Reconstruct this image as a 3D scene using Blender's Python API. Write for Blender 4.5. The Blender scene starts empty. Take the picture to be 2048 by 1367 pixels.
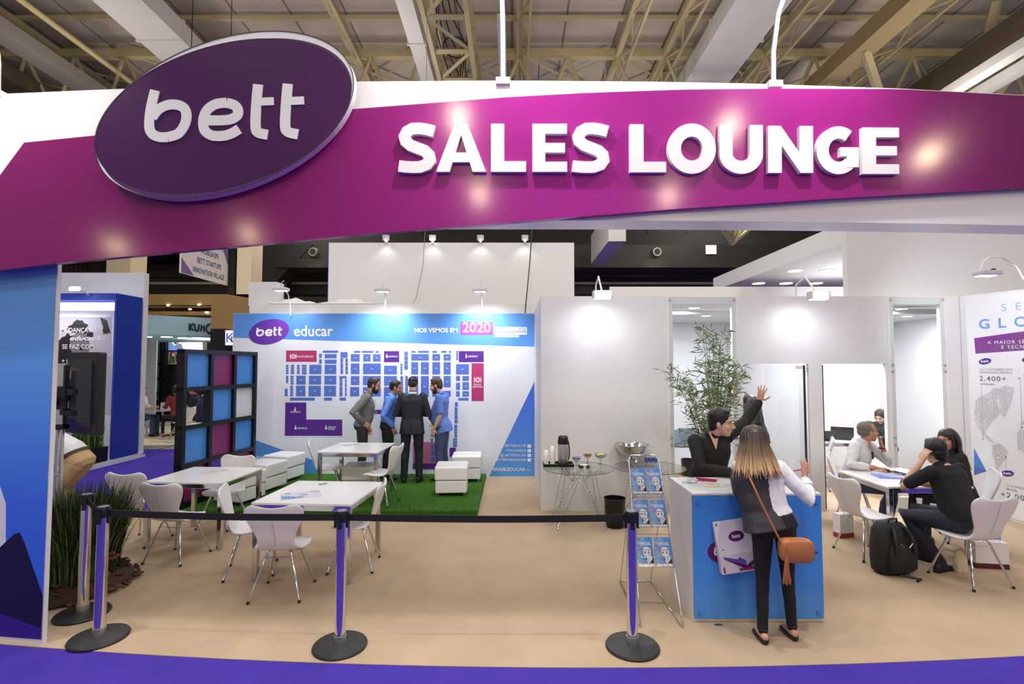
import bpy, bmesh, math, random
from mathutils import Vector, Matrix
random.seed(7)
S = bpy.context.scene; C = S.collection
R = math.radians; PI = math.pi
# ------------------------------------------------------------------ camera
F = 1030.0; H = 2.05; TILT = math.atan(47 / F)
cd = bpy.data.cameras.new('camera'); cam = bpy.data.objects.new('camera', cd); C.objects.link(cam)
cam.location = (0, 0, H); cam.rotation_euler = (PI / 2 + TILT, 0, 0)
cd.sensor_width = 36; cd.lens = 36 * F / 2048; cd.clip_start = .05; cd.clip_end = 200
S.camera = cam
# ------------------------------------------------------------------ world, hall lamps, exposure
S.view_settings.view_transform = 'Standard'; S.view_settings.look = 'None'
S.view_settings.gamma = 1; S.view_settings.exposure = 0.0; S.view_settings.use_curve_mapping = False
S.cycles.max_bounces = 7; S.cycles.diffuse_bounces = 3; S.cycles.glossy_bounces = 3; S.cycles.transmission_bounces = 6
S.cycles.transparent_max_bounces = 12; S.cycles.sample_clamp_indirect = 4; S.cycles.caustics_reflective = False; S.cycles.caustics_refractive = False
W = bpy.data.worlds.new('hall_air'); S.world = W; W.use_nodes = True
W.node_tree.nodes['Background'].inputs[0].default_value = (1.0, .985, .965, 1)
W.node_tree.nodes['Background'].inputs[1].default_value = .27

def lamp(name, kind, loc, energy, target=None, size=1.0, color=(1, 1, 1), spot=None, blend=.6, sy=None):
    L = bpy.data.lights.new(name, kind); L.energy = energy; L.color = color
    if kind == 'AREA':
        L.shape = 'RECTANGLE'; L.size = size; L.size_y = sy or size
    else:
        L.shadow_soft_size = size
    if kind == 'SPOT':
        L.spot_size = R(spot or 60); L.spot_blend = blend
    o = bpy.data.objects.new(name, L); C.objects.link(o); o.location = loc
    if target is not None:
        o.rotation_euler = (Vector(target) - Vector(loc)).to_track_quat('-Z', 'Y').to_euler()
    return o
# rows of high-bay lamps of the hall, above the stand and behind the photographer
for x in (-7.5, 0, 7.5):
    for y in (-5, 1.5, 8):
        lamp('hall_lamp', 'AREA', (x, y, 11.2), 185, (x, y, 0), 2.2, (1, .985, .95))
for x, y in ((-9, 15), (0, 15), (9, 15), (-9, 22), (9, 22)):
    lamp('hall_lamp', 'AREA', (x, y, 10.2), 260, (x, y, 0), 1.6, (1, .95, .88))
# small high-bay lamps that the glossy fascia mirrors
for x, y, z in ((-2.6, -11.5, 11.2), (9.5, -11.7, 11.2), (9.6, -20, 11.2), (-2.5, -20, 11.2), (21, -12, 11.2), (-37, -26, 11.2), (-22.6, -26, 11.2)):
    lamp('high_bay_lamp', 'POINT', (x, y, z), 800, None, .35, (1, .74, .46))
# added upward area lights that brighten the roof, hidden behind the fascia
for x in (-12, -4, 4, 12):
    for y in (14, 20): lamp('roof_fill_light', 'AREA', (x, y, 8.6), 70, (x, y, 13), 1.6, (1, .93, .82))
# ------------------------------------------------------------------ pixels of the photograph to points
cT, sT = math.cos(TILT), math.sin(TILT)
def ray(px, py):
    a = (px - 1024) / F; b = (683.5 - py) / F
    return Vector((a, cT - b * sT, sT + b * cT))
def fl(px, py, z=0.0):
    d = ray(px, py); t = (z - H) / d.z; return Vector((d.x * t, d.y * t, z))
def atY(px, py, Y):
    d = ray(px, py); t = Y / d.y; return Vector((d.x * t, Y, H + d.z * t))
def atX(px, py, X):
    d = ray(px, py); t = X / d.x; return Vector((X, d.y * t, H + d.z * t))
# ------------------------------------------------------------------ materials
def lin(c):
    return tuple(((v / 255) / 12.92 if v <= 10 else (((v / 255) + .055) / 1.055) ** 2.4) for v in c)
MC = {}
def M(name, rgb, rough=.5, metal=0.0, bump=0.0, scale=60.0, var=0.0, emit=0.0, trans=0.0, alpha=1.0, coat=0.0, spec=None, vscale=None, ior=None):
    if name in MC: return MC[name]
    m = bpy.data.materials.new(name); m.use_nodes = True; nt = m.node_tree; b = nt.nodes['Principled BSDF']
    c = lin(rgb) + (1,)
    b.inputs['Base Color'].default_value = c; b.inputs['Roughness'].default_value = rough; b.inputs['Metallic'].default_value = metal
    if spec is not None: b.inputs['Specular IOR Level'].default_value = spec
    if emit: b.inputs['Emission Color'].default_value = c; b.inputs['Emission Strength'].default_value = emit
    if trans: b.inputs['Transmission Weight'].default_value = trans
    if ior: b.inputs['IOR'].default_value = ior
    if alpha < 1: b.inputs['Alpha'].default_value = alpha
    if coat: b.inputs['Coat Weight'].default_value = coat; b.inputs['Coat Roughness'].default_value = .12
    if bump or var:
        tc = nt.nodes.new('ShaderNodeTexCoord'); n = nt.nodes.new('ShaderNodeTexNoise')
        n.inputs['Scale'].default_value = scale; n.inputs['Detail'].default_value = 4
        nt.links.new(tc.outputs['Object'], n.inputs['Vector'])
        if bump:
            bp = nt.nodes.new('ShaderNodeBump'); bp.inputs['Strength'].default_value = bump; bp.inputs['Distance'].default_value = .01
            nt.links.new(n.outputs['Fac'], bp.inputs['Height']); nt.links.new(bp.outputs['Normal'], b.inputs['Normal'])
        if var:
            n2 = nt.nodes.new('ShaderNodeTexNoise'); n2.inputs['Scale'].default_value = vscale or scale; n2.inputs['Detail'].default_value = 5
            nt.links.new(tc.outputs['Object'], n2.inputs['Vector'])
            r = nt.nodes.new('ShaderNodeValToRGB'); r.color_ramp.elements[0].position = .3; r.color_ramp.elements[1].position = .7
            r.color_ramp.elements[0].color = tuple(v * (1 - var) for v in c[:3]) + (1,)
            r.color_ramp.elements[1].color = tuple(min(1, v * (1 + var)) for v in c[:3]) + (1,)
            nt.links.new(n2.outputs['Fac'], r.inputs['Fac']); nt.links.new(r.outputs['Color'], b.inputs['Base Color'])
    MC[name] = m; return m
def MG(name, stops, axis=2, lo=0.0, hi=1.0, rough=.5, coat=0.0, spec=None):
    """colour gradient along one object axis (printed inks, hair, light painted into the fascia vinyl)"""
    if name in MC: return MC[name]
    m = bpy.data.materials.new(name); m.use_nodes = True; nt = m.node_tree; b = nt.nodes['Principled BSDF']
    tc = nt.nodes.new('ShaderNodeTexCoord'); sx = nt.nodes.new('ShaderNodeSeparateXYZ'); mr = nt.nodes.new('ShaderNodeMapRange')
    mr.inputs['From Min'].default_value = lo; mr.inputs['From Max'].default_value = hi
    nt.links.new(tc.outputs['Object'], sx.inputs[0]); nt.links.new(sx.outputs[axis], mr.inputs['Value'])
    r = nt.nodes.new('ShaderNodeValToRGB'); e = r.color_ramp.elements
    while len(e) < len(stops): e.new(.5)
    for k, (p, c) in enumerate(stops): e[k].position = p; e[k].color = lin(c) + (1,)
    nt.links.new(mr.outputs['Result'], r.inputs['Fac']); nt.links.new(r.outputs['Color'], b.inputs['Base Color'])
    b.inputs['Roughness'].default_value = rough
    if spec is not None: b.inputs['Specular IOR Level'].default_value = spec
    if coat: b.inputs['Coat Weight'].default_value = coat; b.inputs['Coat Roughness'].default_value = .16
    MC[name] = m; return m
WHITE = M('white_panel', (226, 225, 228), .45, var=.015, scale=3)
WGLOSS = M('white_laminate', (236, 235, 234), .22)
LEATHER = M('white_leather', (232, 230, 231), .38, bump=.08, scale=220)
CHROME = M('chrome', (215, 215, 218), .09, 1.0)
STEEL = M('brushed_steel', (218, 214, 208), .36, 1.0, var=.06, scale=25)
BLACK = M('black_plastic', (22, 22, 24), .42)
BLACKM = M('black_metal', (20, 20, 22), .35, .2)
BEIGE = M('beige_carpet', (181, 158, 133), .95, bump=.25, scale=420, var=.06, vscale=2.2, spec=.1)
PURPLEC = M('purple_carpet', (71, 53, 158), .95, bump=.3, scale=380, var=.07, vscale=3, spec=.1)
MAGENTA = MG('magenta_vinyl_lit', [(0, (124, 28, 96)), (.3, (136, 30, 104)), (.55, (166, 44, 142)), (.8, (148, 34, 122)), (1, (112, 24, 86))], 0, -4, 4, .13, 0, spec=.35)  # brighter middle and darker ends are light painted into the vinyl colour
VIOLET = M('violet_vinyl', (74, 28, 84), .4, spec=.16)
VIOLET2 = M('violet_vinyl_light', (92, 52, 108), .42, spec=.2)
PURPLE = M('purple_print', (104, 42, 150), .4)
INKWHITE = M('white_ink', (240, 239, 240), .4)
SKYB = M('blue_print', (86, 146, 226), .42)
SKYB2 = M('bright_blue_panel', (72, 142, 226), .25)
MAPB = M('map_blue', (82, 112, 196), .45)
MAPR = M('map_red', (176, 48, 110), .45)
MAPP = M('map_purple', (84, 36, 140), .45)
MAPK = M('map_pink', (196, 112, 150), .45)
GREYINK = M('grey_ink', (128, 128, 144), .5)
def thin_glass(name, tint, refl=1.0):
    if name in MC: return MC[name]
    m = bpy.data.materials.new(name); m.use_nodes = True; nt = m.node_tree; nt.nodes.remove(nt.nodes['Principled BSDF'])
    t = nt.nodes.new('ShaderNodeBsdfTransparent'); t.inputs['Color'].default_value = lin(tint) + (1,)
    g = nt.nodes.new('ShaderNodeBsdfGlossy'); g.inputs['Roughness'].default_value = .03
    f = nt.nodes.new('ShaderNodeFresnel'); f.inputs['IOR'].default_value = 1.45
    k = nt.nodes.new('ShaderNodeMath'); k.operation = 'MULTIPLY'; k.inputs[1].default_value = refl; gm_ = nt.nodes.new('ShaderNodeNewGeometry'); bk = nt.nodes.new('ShaderNodeMath'); bk.operation = 'SUBTRACT'; bk.inputs[0].default_value = 1; nt.links.new(gm_.outputs['Backfacing'], bk.inputs[1]); k2 = nt.nodes.new('ShaderNodeMath'); k2.operation = 'MULTIPLY'; nt.links.new(f.outputs[0], k2.inputs[0]); nt.links.new(bk.outputs[0], k2.inputs[1]); nt.links.new(k2.outputs[0], k.inputs[0])
    x = nt.nodes.new('ShaderNodeMixShader'); nt.links.new(k.outputs[0], x.inputs['Fac']); nt.links.new(t.outputs[0], x.inputs[1]); nt.links.new(g.outputs[0], x.inputs[2])
    nt.links.new(x.outputs[0], nt.nodes['Material Output'].inputs['Surface']); MC[name] = m; return m
GLASS = thin_glass('clear_glass', (250, 252, 252))
GREENT = M('artificial_turf', (62, 104, 34), .9, bump=.6, scale=260, var=.3, vscale=60, spec=.15)
CREAM = M('cream_steel', (196, 182, 140), .6, var=.06, scale=2)
DUCTW = M('white_duct', (222, 217, 214), .55, var=.03, scale=2)
ROOF = M('roof_sheet', (196, 184, 168), .8, var=.06, scale=1.2)
# ------------------------------------------------------------------ mesh builder
class MB:
    def __init__(s): s.v = []; s.f = []; s.m = []
    def add(s, vs, fs, m=0):
        o = len(s.v); s.v += [tuple(p) for p in vs]; s.f += [tuple(i + o for i in f) for f in fs]; s.m += [m] * len(fs); return s
    def box(s, x0, x1, y0, y1, z0, z1, m=0, T=None):
        vs = [Vector((x, y, z)) for z in (z0, z1) for y in (y0, y1) for x in (x0, x1)]
        if T is not None: vs = [T @ p for p in vs]
        return s.add(vs, [(0, 2, 3, 1), (4, 5, 7, 6), (0, 1, 5, 4), (2, 6, 7, 3), (0, 4, 6, 2), (1, 3, 7, 5)], m)
    def cbox(s, c, d, m=0, T=None):
        return s.box(c[0] - d[0] / 2, c[0] + d[0] / 2, c[1] - d[1] / 2, c[1] + d[1] / 2, c[2] - d[2] / 2, c[2] + d[2] / 2, m, T)
    def loft(s, rings, m=0, closed=False):
        n = len(rings[0]); vs = [p for r in rings for p in r]; fs = []
        k = len(rings)
        for i in range(k if closed else k - 1):
            a = i * n; b = ((i + 1) % k) * n
            for j in range(n):
                j2 = (j + 1) % n; fs.append((a + j, a + j2, b + j2, b + j))
        if not closed: fs += [tuple(reversed(range(n))), tuple(range((k - 1) * n, k * n))]
        return s.add(vs, fs, m)
    def tube(s, pts, r, n=8, m=0, closed=False, round_=False):
        pts = [Vector(p) for p in pts]; rs = list(r) if isinstance(r, (list, tuple)) else [r] * len(pts)
        if round_:
            d0 = (pts[0] - pts[1]).normalized(); d1 = (pts[-1] - pts[-2]).normalized(); a, b = rs[0], rs[-1]
            pts = [pts[0] + d0 * a * .95, pts[0] + d0 * a * .6] + pts + [pts[-1] + d1 * b * .6, pts[-1] + d1 * b * .95]
            rs = [a * .3, a * .8] + rs + [b * .8, b * .3]
        k = len(pts); rings = []; up = None
        for i in range(k):
            if closed: t = pts[(i + 1) % k] - pts[i - 1]
            else: t = pts[min(i + 1, k - 1)] - pts[max(i - 1, 0)]
            t.normalize()
            if up is None: up = Vector((0, 0, 1)) if abs(t.z) < .9 else Vector((0, 1, 0))
            x = up.cross(t)
            if x.length < 1e-4: x = Vector((1, 0, 0))
            x.normalize(); y = t.cross(x); up = y
            rings.append([pts[i] + (x * math.cos(2 * PI * j / n) + y * math.sin(2 * PI * j / n)) * rs[i] for j in range(n)])
        return s.loft(rings, m, closed)
    def bar(s, a, b, w, h=None, m=0):
        return s.tube([a, b], (w / 2) * 1.414, 4, m) if h is None else s._bar(a, b, w, h, m)
    def _bar(s, a, b, w, h, m):
        a = Vector(a); b = Vector(b); t = (b - a).normalized(); up = Vector((0, 0, 1)) if abs(t.z) < .95 else Vector((0, 1, 0))
        x = t.cross(up).normalized() * w / 2; y = x.cross(t).normalized() * h / 2
        return s.loft([[p - x - y, p + x - y, p + x + y, p - x + y] for p in (a, b)], m)
    def lathe(s, prof, n=24, c=(0, 0, 0), m=0, sy=1.0):
        return s.loft([[(c[0] + r * math.cos(2 * PI * j / n), c[1] + r * sy * math.sin(2 * PI * j / n), c[2] + z) for j in range(n)] for r, z in prof], m)
    def ell(s, c, r, n=14, m=0, T=None):
        k = n // 2 + 1; rings = []
        for i in range(k):
            a = -PI / 2 + PI * (i + .15) / (k - .7)
            rings.append([Vector((c[0] + r[0] * math.cos(a) * math.cos(2 * PI * j / n), c[1] + r[1] * math.cos(a) * math.sin(2 * PI * j / n), c[2] + r[2] * math.sin(a))) for j in range(n)])
        if T is not None: rings = [[T @ p for p in q] for q in rings]
        return s.loft(rings, m)
    def poly(s, fr, pts, d0, d1, m=0):
        n = len(pts); vs = [fr(x, y, d1) for x, y in pts] + [fr(x, y, d0) for x, y in pts]
        return s.add(vs, [tuple(range(n))] + [(i, i + n, (i + 1) % n + n, (i + 1) % n) for i in range(n)], m)
    def flat(s, fr, pts, d, m=0):
        return s.add([fr(x, y, d) for x, y in pts], [tuple(range(len(pts)))], m)
    def rect(s, fr, x0, y0, x1, y1, d, m=0):
        return s.flat(fr, [(x0, y0), (x1, y0), (x1, y1), (x0, y1)], d, m)
    def stroke(s, fr, path, w, d0, d1, m=0, closed=False):
        P = [Vector(p) for p in path]; k = len(P); L = []; Q = []
        for i in range(k):
            a = P[(i - 1) % k] if (closed or i > 0) else None; b = P[(i + 1) % k] if (closed or i < k - 1) else None
            ts = []
            if a is not None: ts.append((P[i] - a).normalized())
            if b is not None: ts.append((b - P[i]).normalized())
            t = ts[0] if len(ts) == 1 else (ts[0] + ts[1]).normalized()
            nrm = Vector((-t.y, t.x)); sc = 1.0
            if len(ts) == 2: sc = 1 / max(.6, nrm.dot(Vector((-ts[0].y, ts[0].x))))
            L.append(P[i] + nrm * w / 2 * sc); Q.append(P[i] - nrm * w / 2 * sc)
        vs = [fr(p.x, p.y, d1) for p in L] + [fr(p.x, p.y, d1) for p in Q] + [fr(p.x, p.y, d0) for p in L] + [fr(p.x, p.y, d0) for p in Q]
        fs = []
        for i in range(k if closed else k - 1):
            j = (i + 1) % k
            fs += [(i, i + k, j + k, j), (i, j, j + 2 * k, i + 2 * k), (i + k, i + 3 * k, j + 3 * k, j + k)]
        if not closed: fs += [(0, 2 * k, 3 * k, k), (k - 1, 2 * k - 1, 4 * k - 1, 3 * k - 1)]
        return s.add(vs, fs, m)
    def ellipse(s, fr, cx, cy, a, b, tilt, d0, d1, m=0, n=56):
        ct, st = math.cos(tilt), math.sin(tilt)
        pts = [(cx + a * math.cos(2 * PI * j / n) * ct - b * math.sin(2 * PI * j / n) * st, cy + a * math.cos(2 * PI * j / n) * st + b * math.sin(2 * PI * j / n) * ct) for j in range(n)]
        return s.poly(fr, pts, d0, d1, m)
    def text(s, fr, txt, x, y, size, d=0.0, m=0, bold=0.0, align='L', width=None, spacing=1.0, shear=0.0):
        vs, fs, w = glyphs(txt, bold, spacing, shear)
        sx = size if width is None else width / max(w, 1e-6)
        ox = {'L': 0, 'C': -w * sx / 2, 'R': -w * sx}[align]
        return s.add([fr(x + ox + a * sx, y + b * size, d) for a, b in vs], fs, m)
    def build(s, name, mats, parent=None, loc=(0, 0, 0), rz=0.0, smooth=None, bevel=0.0, seg=2):
        me = bpy.data.meshes.new(name); me.from_pydata(s.v, [], s.f)
        for m in (mats if isinstance(mats, (list, tuple)) else [mats]): me.materials.append(m)
        me.polygons.foreach_set('material_index', s.m)
        bm = bmesh.new(); bm.from_mesh(me); bmesh.ops.recalc_face_normals(bm, faces=bm.faces); bm.to_mesh(me); bm.free()
        if smooth is not None:
            me.shade_smooth()
            if smooth < 179: me.set_sharp_from_angle(angle=R(smooth))
        me.update()
        o = bpy.data.objects.new(name, me); C.objects.link(o); o.location = loc; o.rotation_euler = (0, 0, rz)
        if parent is not None: o.parent = parent
        if bevel:
            b = o.modifiers.new('bevel', 'BEVEL'); b.width = bevel; b.segments = seg; b.limit_method = 'ANGLE'; b.angle_limit = R(40)
            b.harden_normals = False
        return o
GC = {}
def glyphs(txt, bold, spacing, shear):
    k = (txt, bold, spacing, shear)
    if k in GC: return GC[k]
    c = bpy.data.curves.new('text', 'FONT'); c.body = txt; c.offset = bold; c.space_character = spacing; c.shear = shear; c.resolution_u = 3
    o = bpy.data.objects.new('text', c); C.objects.link(o)
    dg = bpy.context.evaluated_depsgraph_get(); me = bpy.data.meshes.new_from_object(o.evaluated_get(dg))
    vs = [(v.co.x / .72, v.co.y / .72) for v in me.vertices]; fs = [tuple(p.vertices) for p in me.polygons]
    x0 = min((v[0] for v in vs), default=0); vs = [(a - x0, b) for a, b in vs]; w = max((v[0] for v in vs), default=0)
    bpy.data.objects.remove(o); bpy.data.curves.remove(c); bpy.data.meshes.remove(me)
    GC[k] = (vs, fs, w); return GC[k]
# ------------------------------------------------------------------ things
def tag(o, label=None, cat=None, group=None, kind=None):
    if label: o['label'] = label
    if cat: o['category'] = cat
    if group: o['group'] = group
    if kind: o['kind'] = kind
    return o
def thing(name, label, cat, loc=(0, 0, 0), rz=0.0, group=None):
    o = bpy.data.objects.new(name, None); C.objects.link(o); o.location = loc; o.rotation_euler = (0, 0, rz); o.empty_display_size = .1
    return tag(o, label, cat, group)
def struct(o): o['kind'] = 'structure'; return o
def dup(root, loc, rz=0.0, label=None, group=None, scale=None):
    def cp(o, par):
        c = o.copy(); C.objects.link(c)
        if par is not None: c.parent = par
        for ch in list(o.children): cp(ch, c)
        return c
    r = cp(root, None); r.location = loc; r.rotation_euler = (0, 0, rz)
    if label: r['label'] = label
    if group: r['group'] = group
    if scale: r.scale = scale
    return r
def planeY(Y):
    """printed graphic on a wall facing the viewer: photograph pixels to the wall plane"""
    def fr(px, py, d=0.0):
        p = atY(px, py, Y); return (p.x, Y - d, p.z)
    return fr
def frame(o, ux, uy):
    o = Vector(o); ux = Vector(ux); uy = Vector(uy); n = ux.cross(uy).normalized()
    def fr(x, y, d=0.0): return o + ux * x + uy * y + n * d
    return fr
BETT = ([(905, 530), (880, 640), (872, 740), (890, 785), (935, 805), (985, 805)],
        [(985, 805), (1045, 785), (1082, 735), (1094, 680), (1080, 637), (1040, 617), (985, 617), (930, 642), (890, 690)],
        [(1200, 707), (1330, 705), (1385, 685), (1397, 652), (1378, 620), (1330, 605)],
        [(1330, 605), (1270, 612), (1218, 645), (1194, 700), (1200, 762), (1245, 795), (1310, 797), (1362, 782), (1403, 757)],
        [(1514, 498), (1504, 600), (1498, 735), (1512, 776), (1568, 790)], [(1500, 600), (1604, 596)],
        [(1686, 495), (1676, 600), (1669, 732), (1684, 772), (1742, 787)], [(1672, 597), (1778, 592)])
def crom(p, n=5):
    q = [p[0]] + list(p) + [p[-1]]; out = []
    for a, b, c, d in zip(q, q[1:], q[2:], q[3:]):
        for i in range(n):
            t = i / n; out.append(tuple(.5 * (2 * b[k] + (c[k] - a[k]) * t + (2 * a[k] - 5 * b[k] + 4 * c[k] - d[k]) * t * t + (3 * b[k] - a[k] - 3 * c[k] + d[k]) * t ** 3) for k in (0, 1)))
    return out + [tuple(p[-1])]
def bett(mb, fr, m, d0, d1, boldness=1.0):
    for i, p in enumerate(BETT):
        mb.stroke(fr, crom(p) if len(p) > 2 else p, (58 if i not in (5, 7) else 46) * boldness, d0, d1 + (d1 - d0) * (.12 if i in (1, 3, 5, 7) else 0), m)
def bett_logo(mb, fr, cx, cy, w, mo, mw, d=.002):
    """small oval logo, w wide, centred on cx, cy of a right-handed frame"""
    mb.ellipse(fr, cx, cy, w * .505, w * .285, R(14), d * .2, d, mo, 36)
    k = w / 1520
    g = lambda x, y, q=0.0: fr(cx + (x - 1310) * k, cy - (y - 660) * k, q)
    bett(mb, g, mw, d, d * 1.8, 1.15)
# ================================================================== floors
def yedge(x): return 3.60 + .0155 * (x - .6) ** 2
def ysurf(x): return 3.58 + .0155 * (x - .3) ** 2
m = MB(); m.box(-22, 16, -6, 30, -.06, -.004)
struct(m.build('floor_aisle', PURPLEC))
m = MB(); fr = lambda x, y, d=0.0: Vector((x, y, d))
xs = [-5.32 + i * (14.6 / 40) for i in range(41)]
m.poly(fr, [(x, yedge(x)) for x in xs] + [(9.28, 15), (-5.32, 9.9)], -.004, 0)
struct(m.build('floor', BEIGE))
m = MB(); m.box(-5.3, -.475, 7.13, 9.58, .001, .06)
turf = struct(m.build('floor_turf', GREENT))
# short blades along the turf so that it reads as grass
m = MB()
for i in range(9000):
    x = random.uniform(-5.29, -.48); y = 0
    if -4.72 < x < -4.3 and i % 7: continue
    y = random.uniform(7.12, 9.5) if i > 1500 else random.uniform(7.115, 7.18)
    h = random.uniform(.012, .026); a = random.uniform(0, PI); dx, dy = .004 * math.cos(a), .004 * math.sin(a)
    lx, ly = random.uniform(-.01, .01), random.uniform(-.012, .008)
    m.add([(x - dx, y - dy, .058), (x + dx, y + dy, .058), (x + lx, y + ly, .058 + h)], [(0, 1, 2)])
tag(m.build('turf_blades', M('turf_blade', (70, 118, 40), .8, var=.3, scale=40, spec=.2)), 'short green artificial grass over the raised platform before the map wall', 'grass', None, 'stuff')
# ================================================================== fascia over the entrance
def onf(px, py, off=0.0):
    x = 0.0
    for _ in range(12):
        Y = ysurf(x) - off; p = atY(px, py, Y); x = p.x
    return p
def interp(pts, x):
    for (a, b), (c, d) in zip(pts, pts[1:]):
        if x <= c: return b + (d - b) * (x - a) / (c - a)
    return pts[-1][1]
TOP = [(-140, 192), (0, 188), (230, 178), (700, 163), (1000, 161), (1300, 163), (1500, 167), (1800, 177), (2048, 190), (2200, 200)]
MTOP = [(-140, 560), (0, 350), (48, 285), (187, 271), (705, 218), (1016, 194), (1173, 185.6), (1374, 178.8), (1560, 177), (1800, 178), (2048, 191), (2200, 201)]
MBOT = [(-140, 551), (0, 540), (123, 525), (485, 491), (742, 467), (1084, 439), (1348, 418), (1690, 395), (2048, 376), (2200, 368)]
def zcol(px, py):
    return onf(px, py).z
def strip(mb, top, bot, off0, off1, x0, x1, n):
    A = []
    for i in range(n + 1):
        px = x0 + (x1 - x0) * i / n
        p = onf(px, top(px), off1); q = onf(px, bot(px), off1)
        A.append([p, q, Vector((q.x, q.y + off1 - off0, q.z)), Vector((p.x, p.y + off1 - off0, p.z))])
    mb.loft(A)
fas = thing('entrance_fascia', 'long white and magenta fascia lettered SALES LOUNGE over the stand entrance', 'sign', (0, 3.6, 3.0))
def rel(o, root): o.parent = root; o.location = -root.location if o.location.length == 0 else o.location - root.location; return o
m = MB(); strip(m, lambda x: interp(TOP, x), lambda x: 440.5 + (0 if x < 1100 else (x - 1100) ** 2 * 1.15e-5), -.24, 0, -140, 2200, 60)
rel(m.build('beam', WGLOSS, smooth=30), fas)
m = MB()
xsM = sorted(set([-100, 0, 48, 123, 187] + [-100 + 2300 * i / 60 for i in range(61)]))
rings = []
for px in xsM:
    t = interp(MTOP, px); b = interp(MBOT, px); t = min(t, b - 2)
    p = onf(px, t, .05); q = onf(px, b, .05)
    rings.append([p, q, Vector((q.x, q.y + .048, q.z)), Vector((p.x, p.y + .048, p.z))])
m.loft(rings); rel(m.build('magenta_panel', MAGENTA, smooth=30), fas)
LET = {
 'A': lambda mb, f, d0, d1: [mb.poly(f, p, d0, d1) for p in ([(0, 0), (.27, 0), (.498, .76), (.5, .76), (.5, 1), (.37, 1)], [(1, 0), (.63, 1), (.5, 1), (.5, .76), (.502, .76), (.73, 0)], [(.33, .20), (.67, .20), (.61, .40), (.39, .40)])],
 'L': lambda mb, f, d0, d1: mb.poly(f, [(0, 0), (1, 0), (1, .22), (.38, .22), (.38, 1), (0, 1)], d0, d1),
 'E': lambda mb, f, d0, d1: mb.poly(f, [(0, 0), (1, 0), (1, .21), (.37, .21), (.37, .40), (.94, .40), (.94, .60), (.37, .60), (.37, .79), (1, .79), (1, 1), (0, 1)], d0, d1),
 'N': lambda mb, f, d0, d1: mb.poly(f, [(0, 0), (.3, 0), (.3, .58), (.72, 0), (1, 0), (1, 1), (.7, 1), (.7, .42), (.28, 1), (0, 1)], d0, d1),
}
def arc(cx, cy, rx, ry, a0, a1, n=14):
    return [(cx + rx * math.cos(R(a0 + (a1 - a0) * i / n)), cy + ry * math.sin(R(a0 + (a1 - a0) * i / n))) for i in range(n + 1)]
def letter(ch, box, root, d0=.05, d1=.082):
    x0, y0, x1, y1 = box
    o = onf(x0, y1, .0); ux = onf(x1, y1) - o; uy = onf(x0, y0) - o; asp = ux.length / uy.length
    f = frame(o, ux, uy); mb = MB(); n = ux.cross(uy).normalized()
    fs = lambda x, y, d=0.0: o + ux * (x / asp) + uy * y + n * d          # isotropic: height 1
    if ch in LET: LET[ch](mb, f, d0, d1)
    elif ch == 'O': mb.stroke(fs, arc(asp / 2, .5, asp / 2 - .14, .5 - .125, 0, 360, 40)[:-1], .265, d0, d1, closed=True)
    elif ch == 'U': mb.stroke(fs, [(.135, 1), (.135, .42)] + arc(asp / 2, .40, asp / 2 - .135, .275, 180, 360, 16) + [(asp - .135, .42), (asp - .135, 1)], .27, d0, d1)
    elif ch == 'G': mb.stroke(fs, arc(asp * .52, .5, asp * .52 - .135, .375, 52, 312, 26), .26, d0, d1); mb.poly(fs, [(asp - .27, .14), (asp - .01, .14), (asp - .01, .56), (asp * .56, .56), (asp * .56, .37), (asp - .27, .37)], d0, d1 + .001)
    elif ch == 'S': mb.stroke(fs, [(.02, .13)] + [(.14, .115), (.3, .105), (.45, .11), (.58, .16), (.645, .25), (.625, .36), (.54, .44), (.40, .495), (.26, .55), (.165, .63), (.14, .73), (.19, .83), (.30, .89), (.44, .895), (.58, .875), (.73, .835)], .235, d0, d1)
    return mb.build('letter', INKWHITE, root)
SL = [('S', (801, 257, 874, 353)), ('A', (876, 258, 974, 352)), ('L', (983, 258, 1052, 352)), ('E', (1064, 258, 1132, 352)), ('S', (1140, 257, 1215, 353)), ('L', (1254, 259, 1325, 353)),
      ('O', (1327, 258, 1423, 355)), ('U', (1429, 260, 1514, 355)), ('N', (1524, 262, 1612, 354)), ('G', (1618, 263, 1702, 356)), ('E', (1708, 265, 1780, 356))]
for ch, bx in SL:
    rel(letter(ch, bx, None), fas)
# oval sign on the fascia
def ovalfr(off):
    o = onf(445, 230, off); ux = (onf(500, 230, off) - o) / 55; uy = (onf(445, 175, off) - o) / 55
    return frame(o, ux, uy)
ov = thing('oval_sign', 'large dark purple oval sign with white lettering at the left of the fascia', 'sign', onf(445, 230, .06))
f = ovalfr(.115); m = MB(); m.ellipse(f, 0, 0, 271, 149, R(19.8), -.055, 0, 0, 90)
rel(m.build('sign_board', INKWHITE), ov)
m = MB(); m.ellipse(f, 3, -6.5, 264, 140.5, R(19.8), .0002, .0012, 0, 90); rel(m.build('violet_border', VIOLET2), ov)
m = MB(); m.ellipse(f, -3, -1.5, 264.5, 139.5, R(16.4), .0013, .0025, 0, 90); rel(m.build('violet_face', VIOLET), ov)
m = MB()
for (cx, cy, a, b, t) in ((0, 0, 270.6, 148.6, 19.8), (-3, -1.5, 264.5, 139.5, 16.4)):
    p = [(cx + a * math.cos(2 * PI * j / 90) * math.cos(R(t)) - b * math.sin(2 * PI * j / 90) * math.sin(R(t)), cy + a * math.cos(2 * PI * j / 90) * math.sin(R(t)) + b * math.sin(2 * PI * j / 90) * math.cos(R(t))) for j in range(90)]
    m.stroke(f, p, 1.7, .0025, .0035, closed=True)
rel(m.build('outline', M('dark_ink', (34, 16, 48), .5)), ov)
m = MB(); g = lambda x, y, d=0.0: f(x / 2.926 - 445, 230 - y / 2.926, d)
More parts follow.
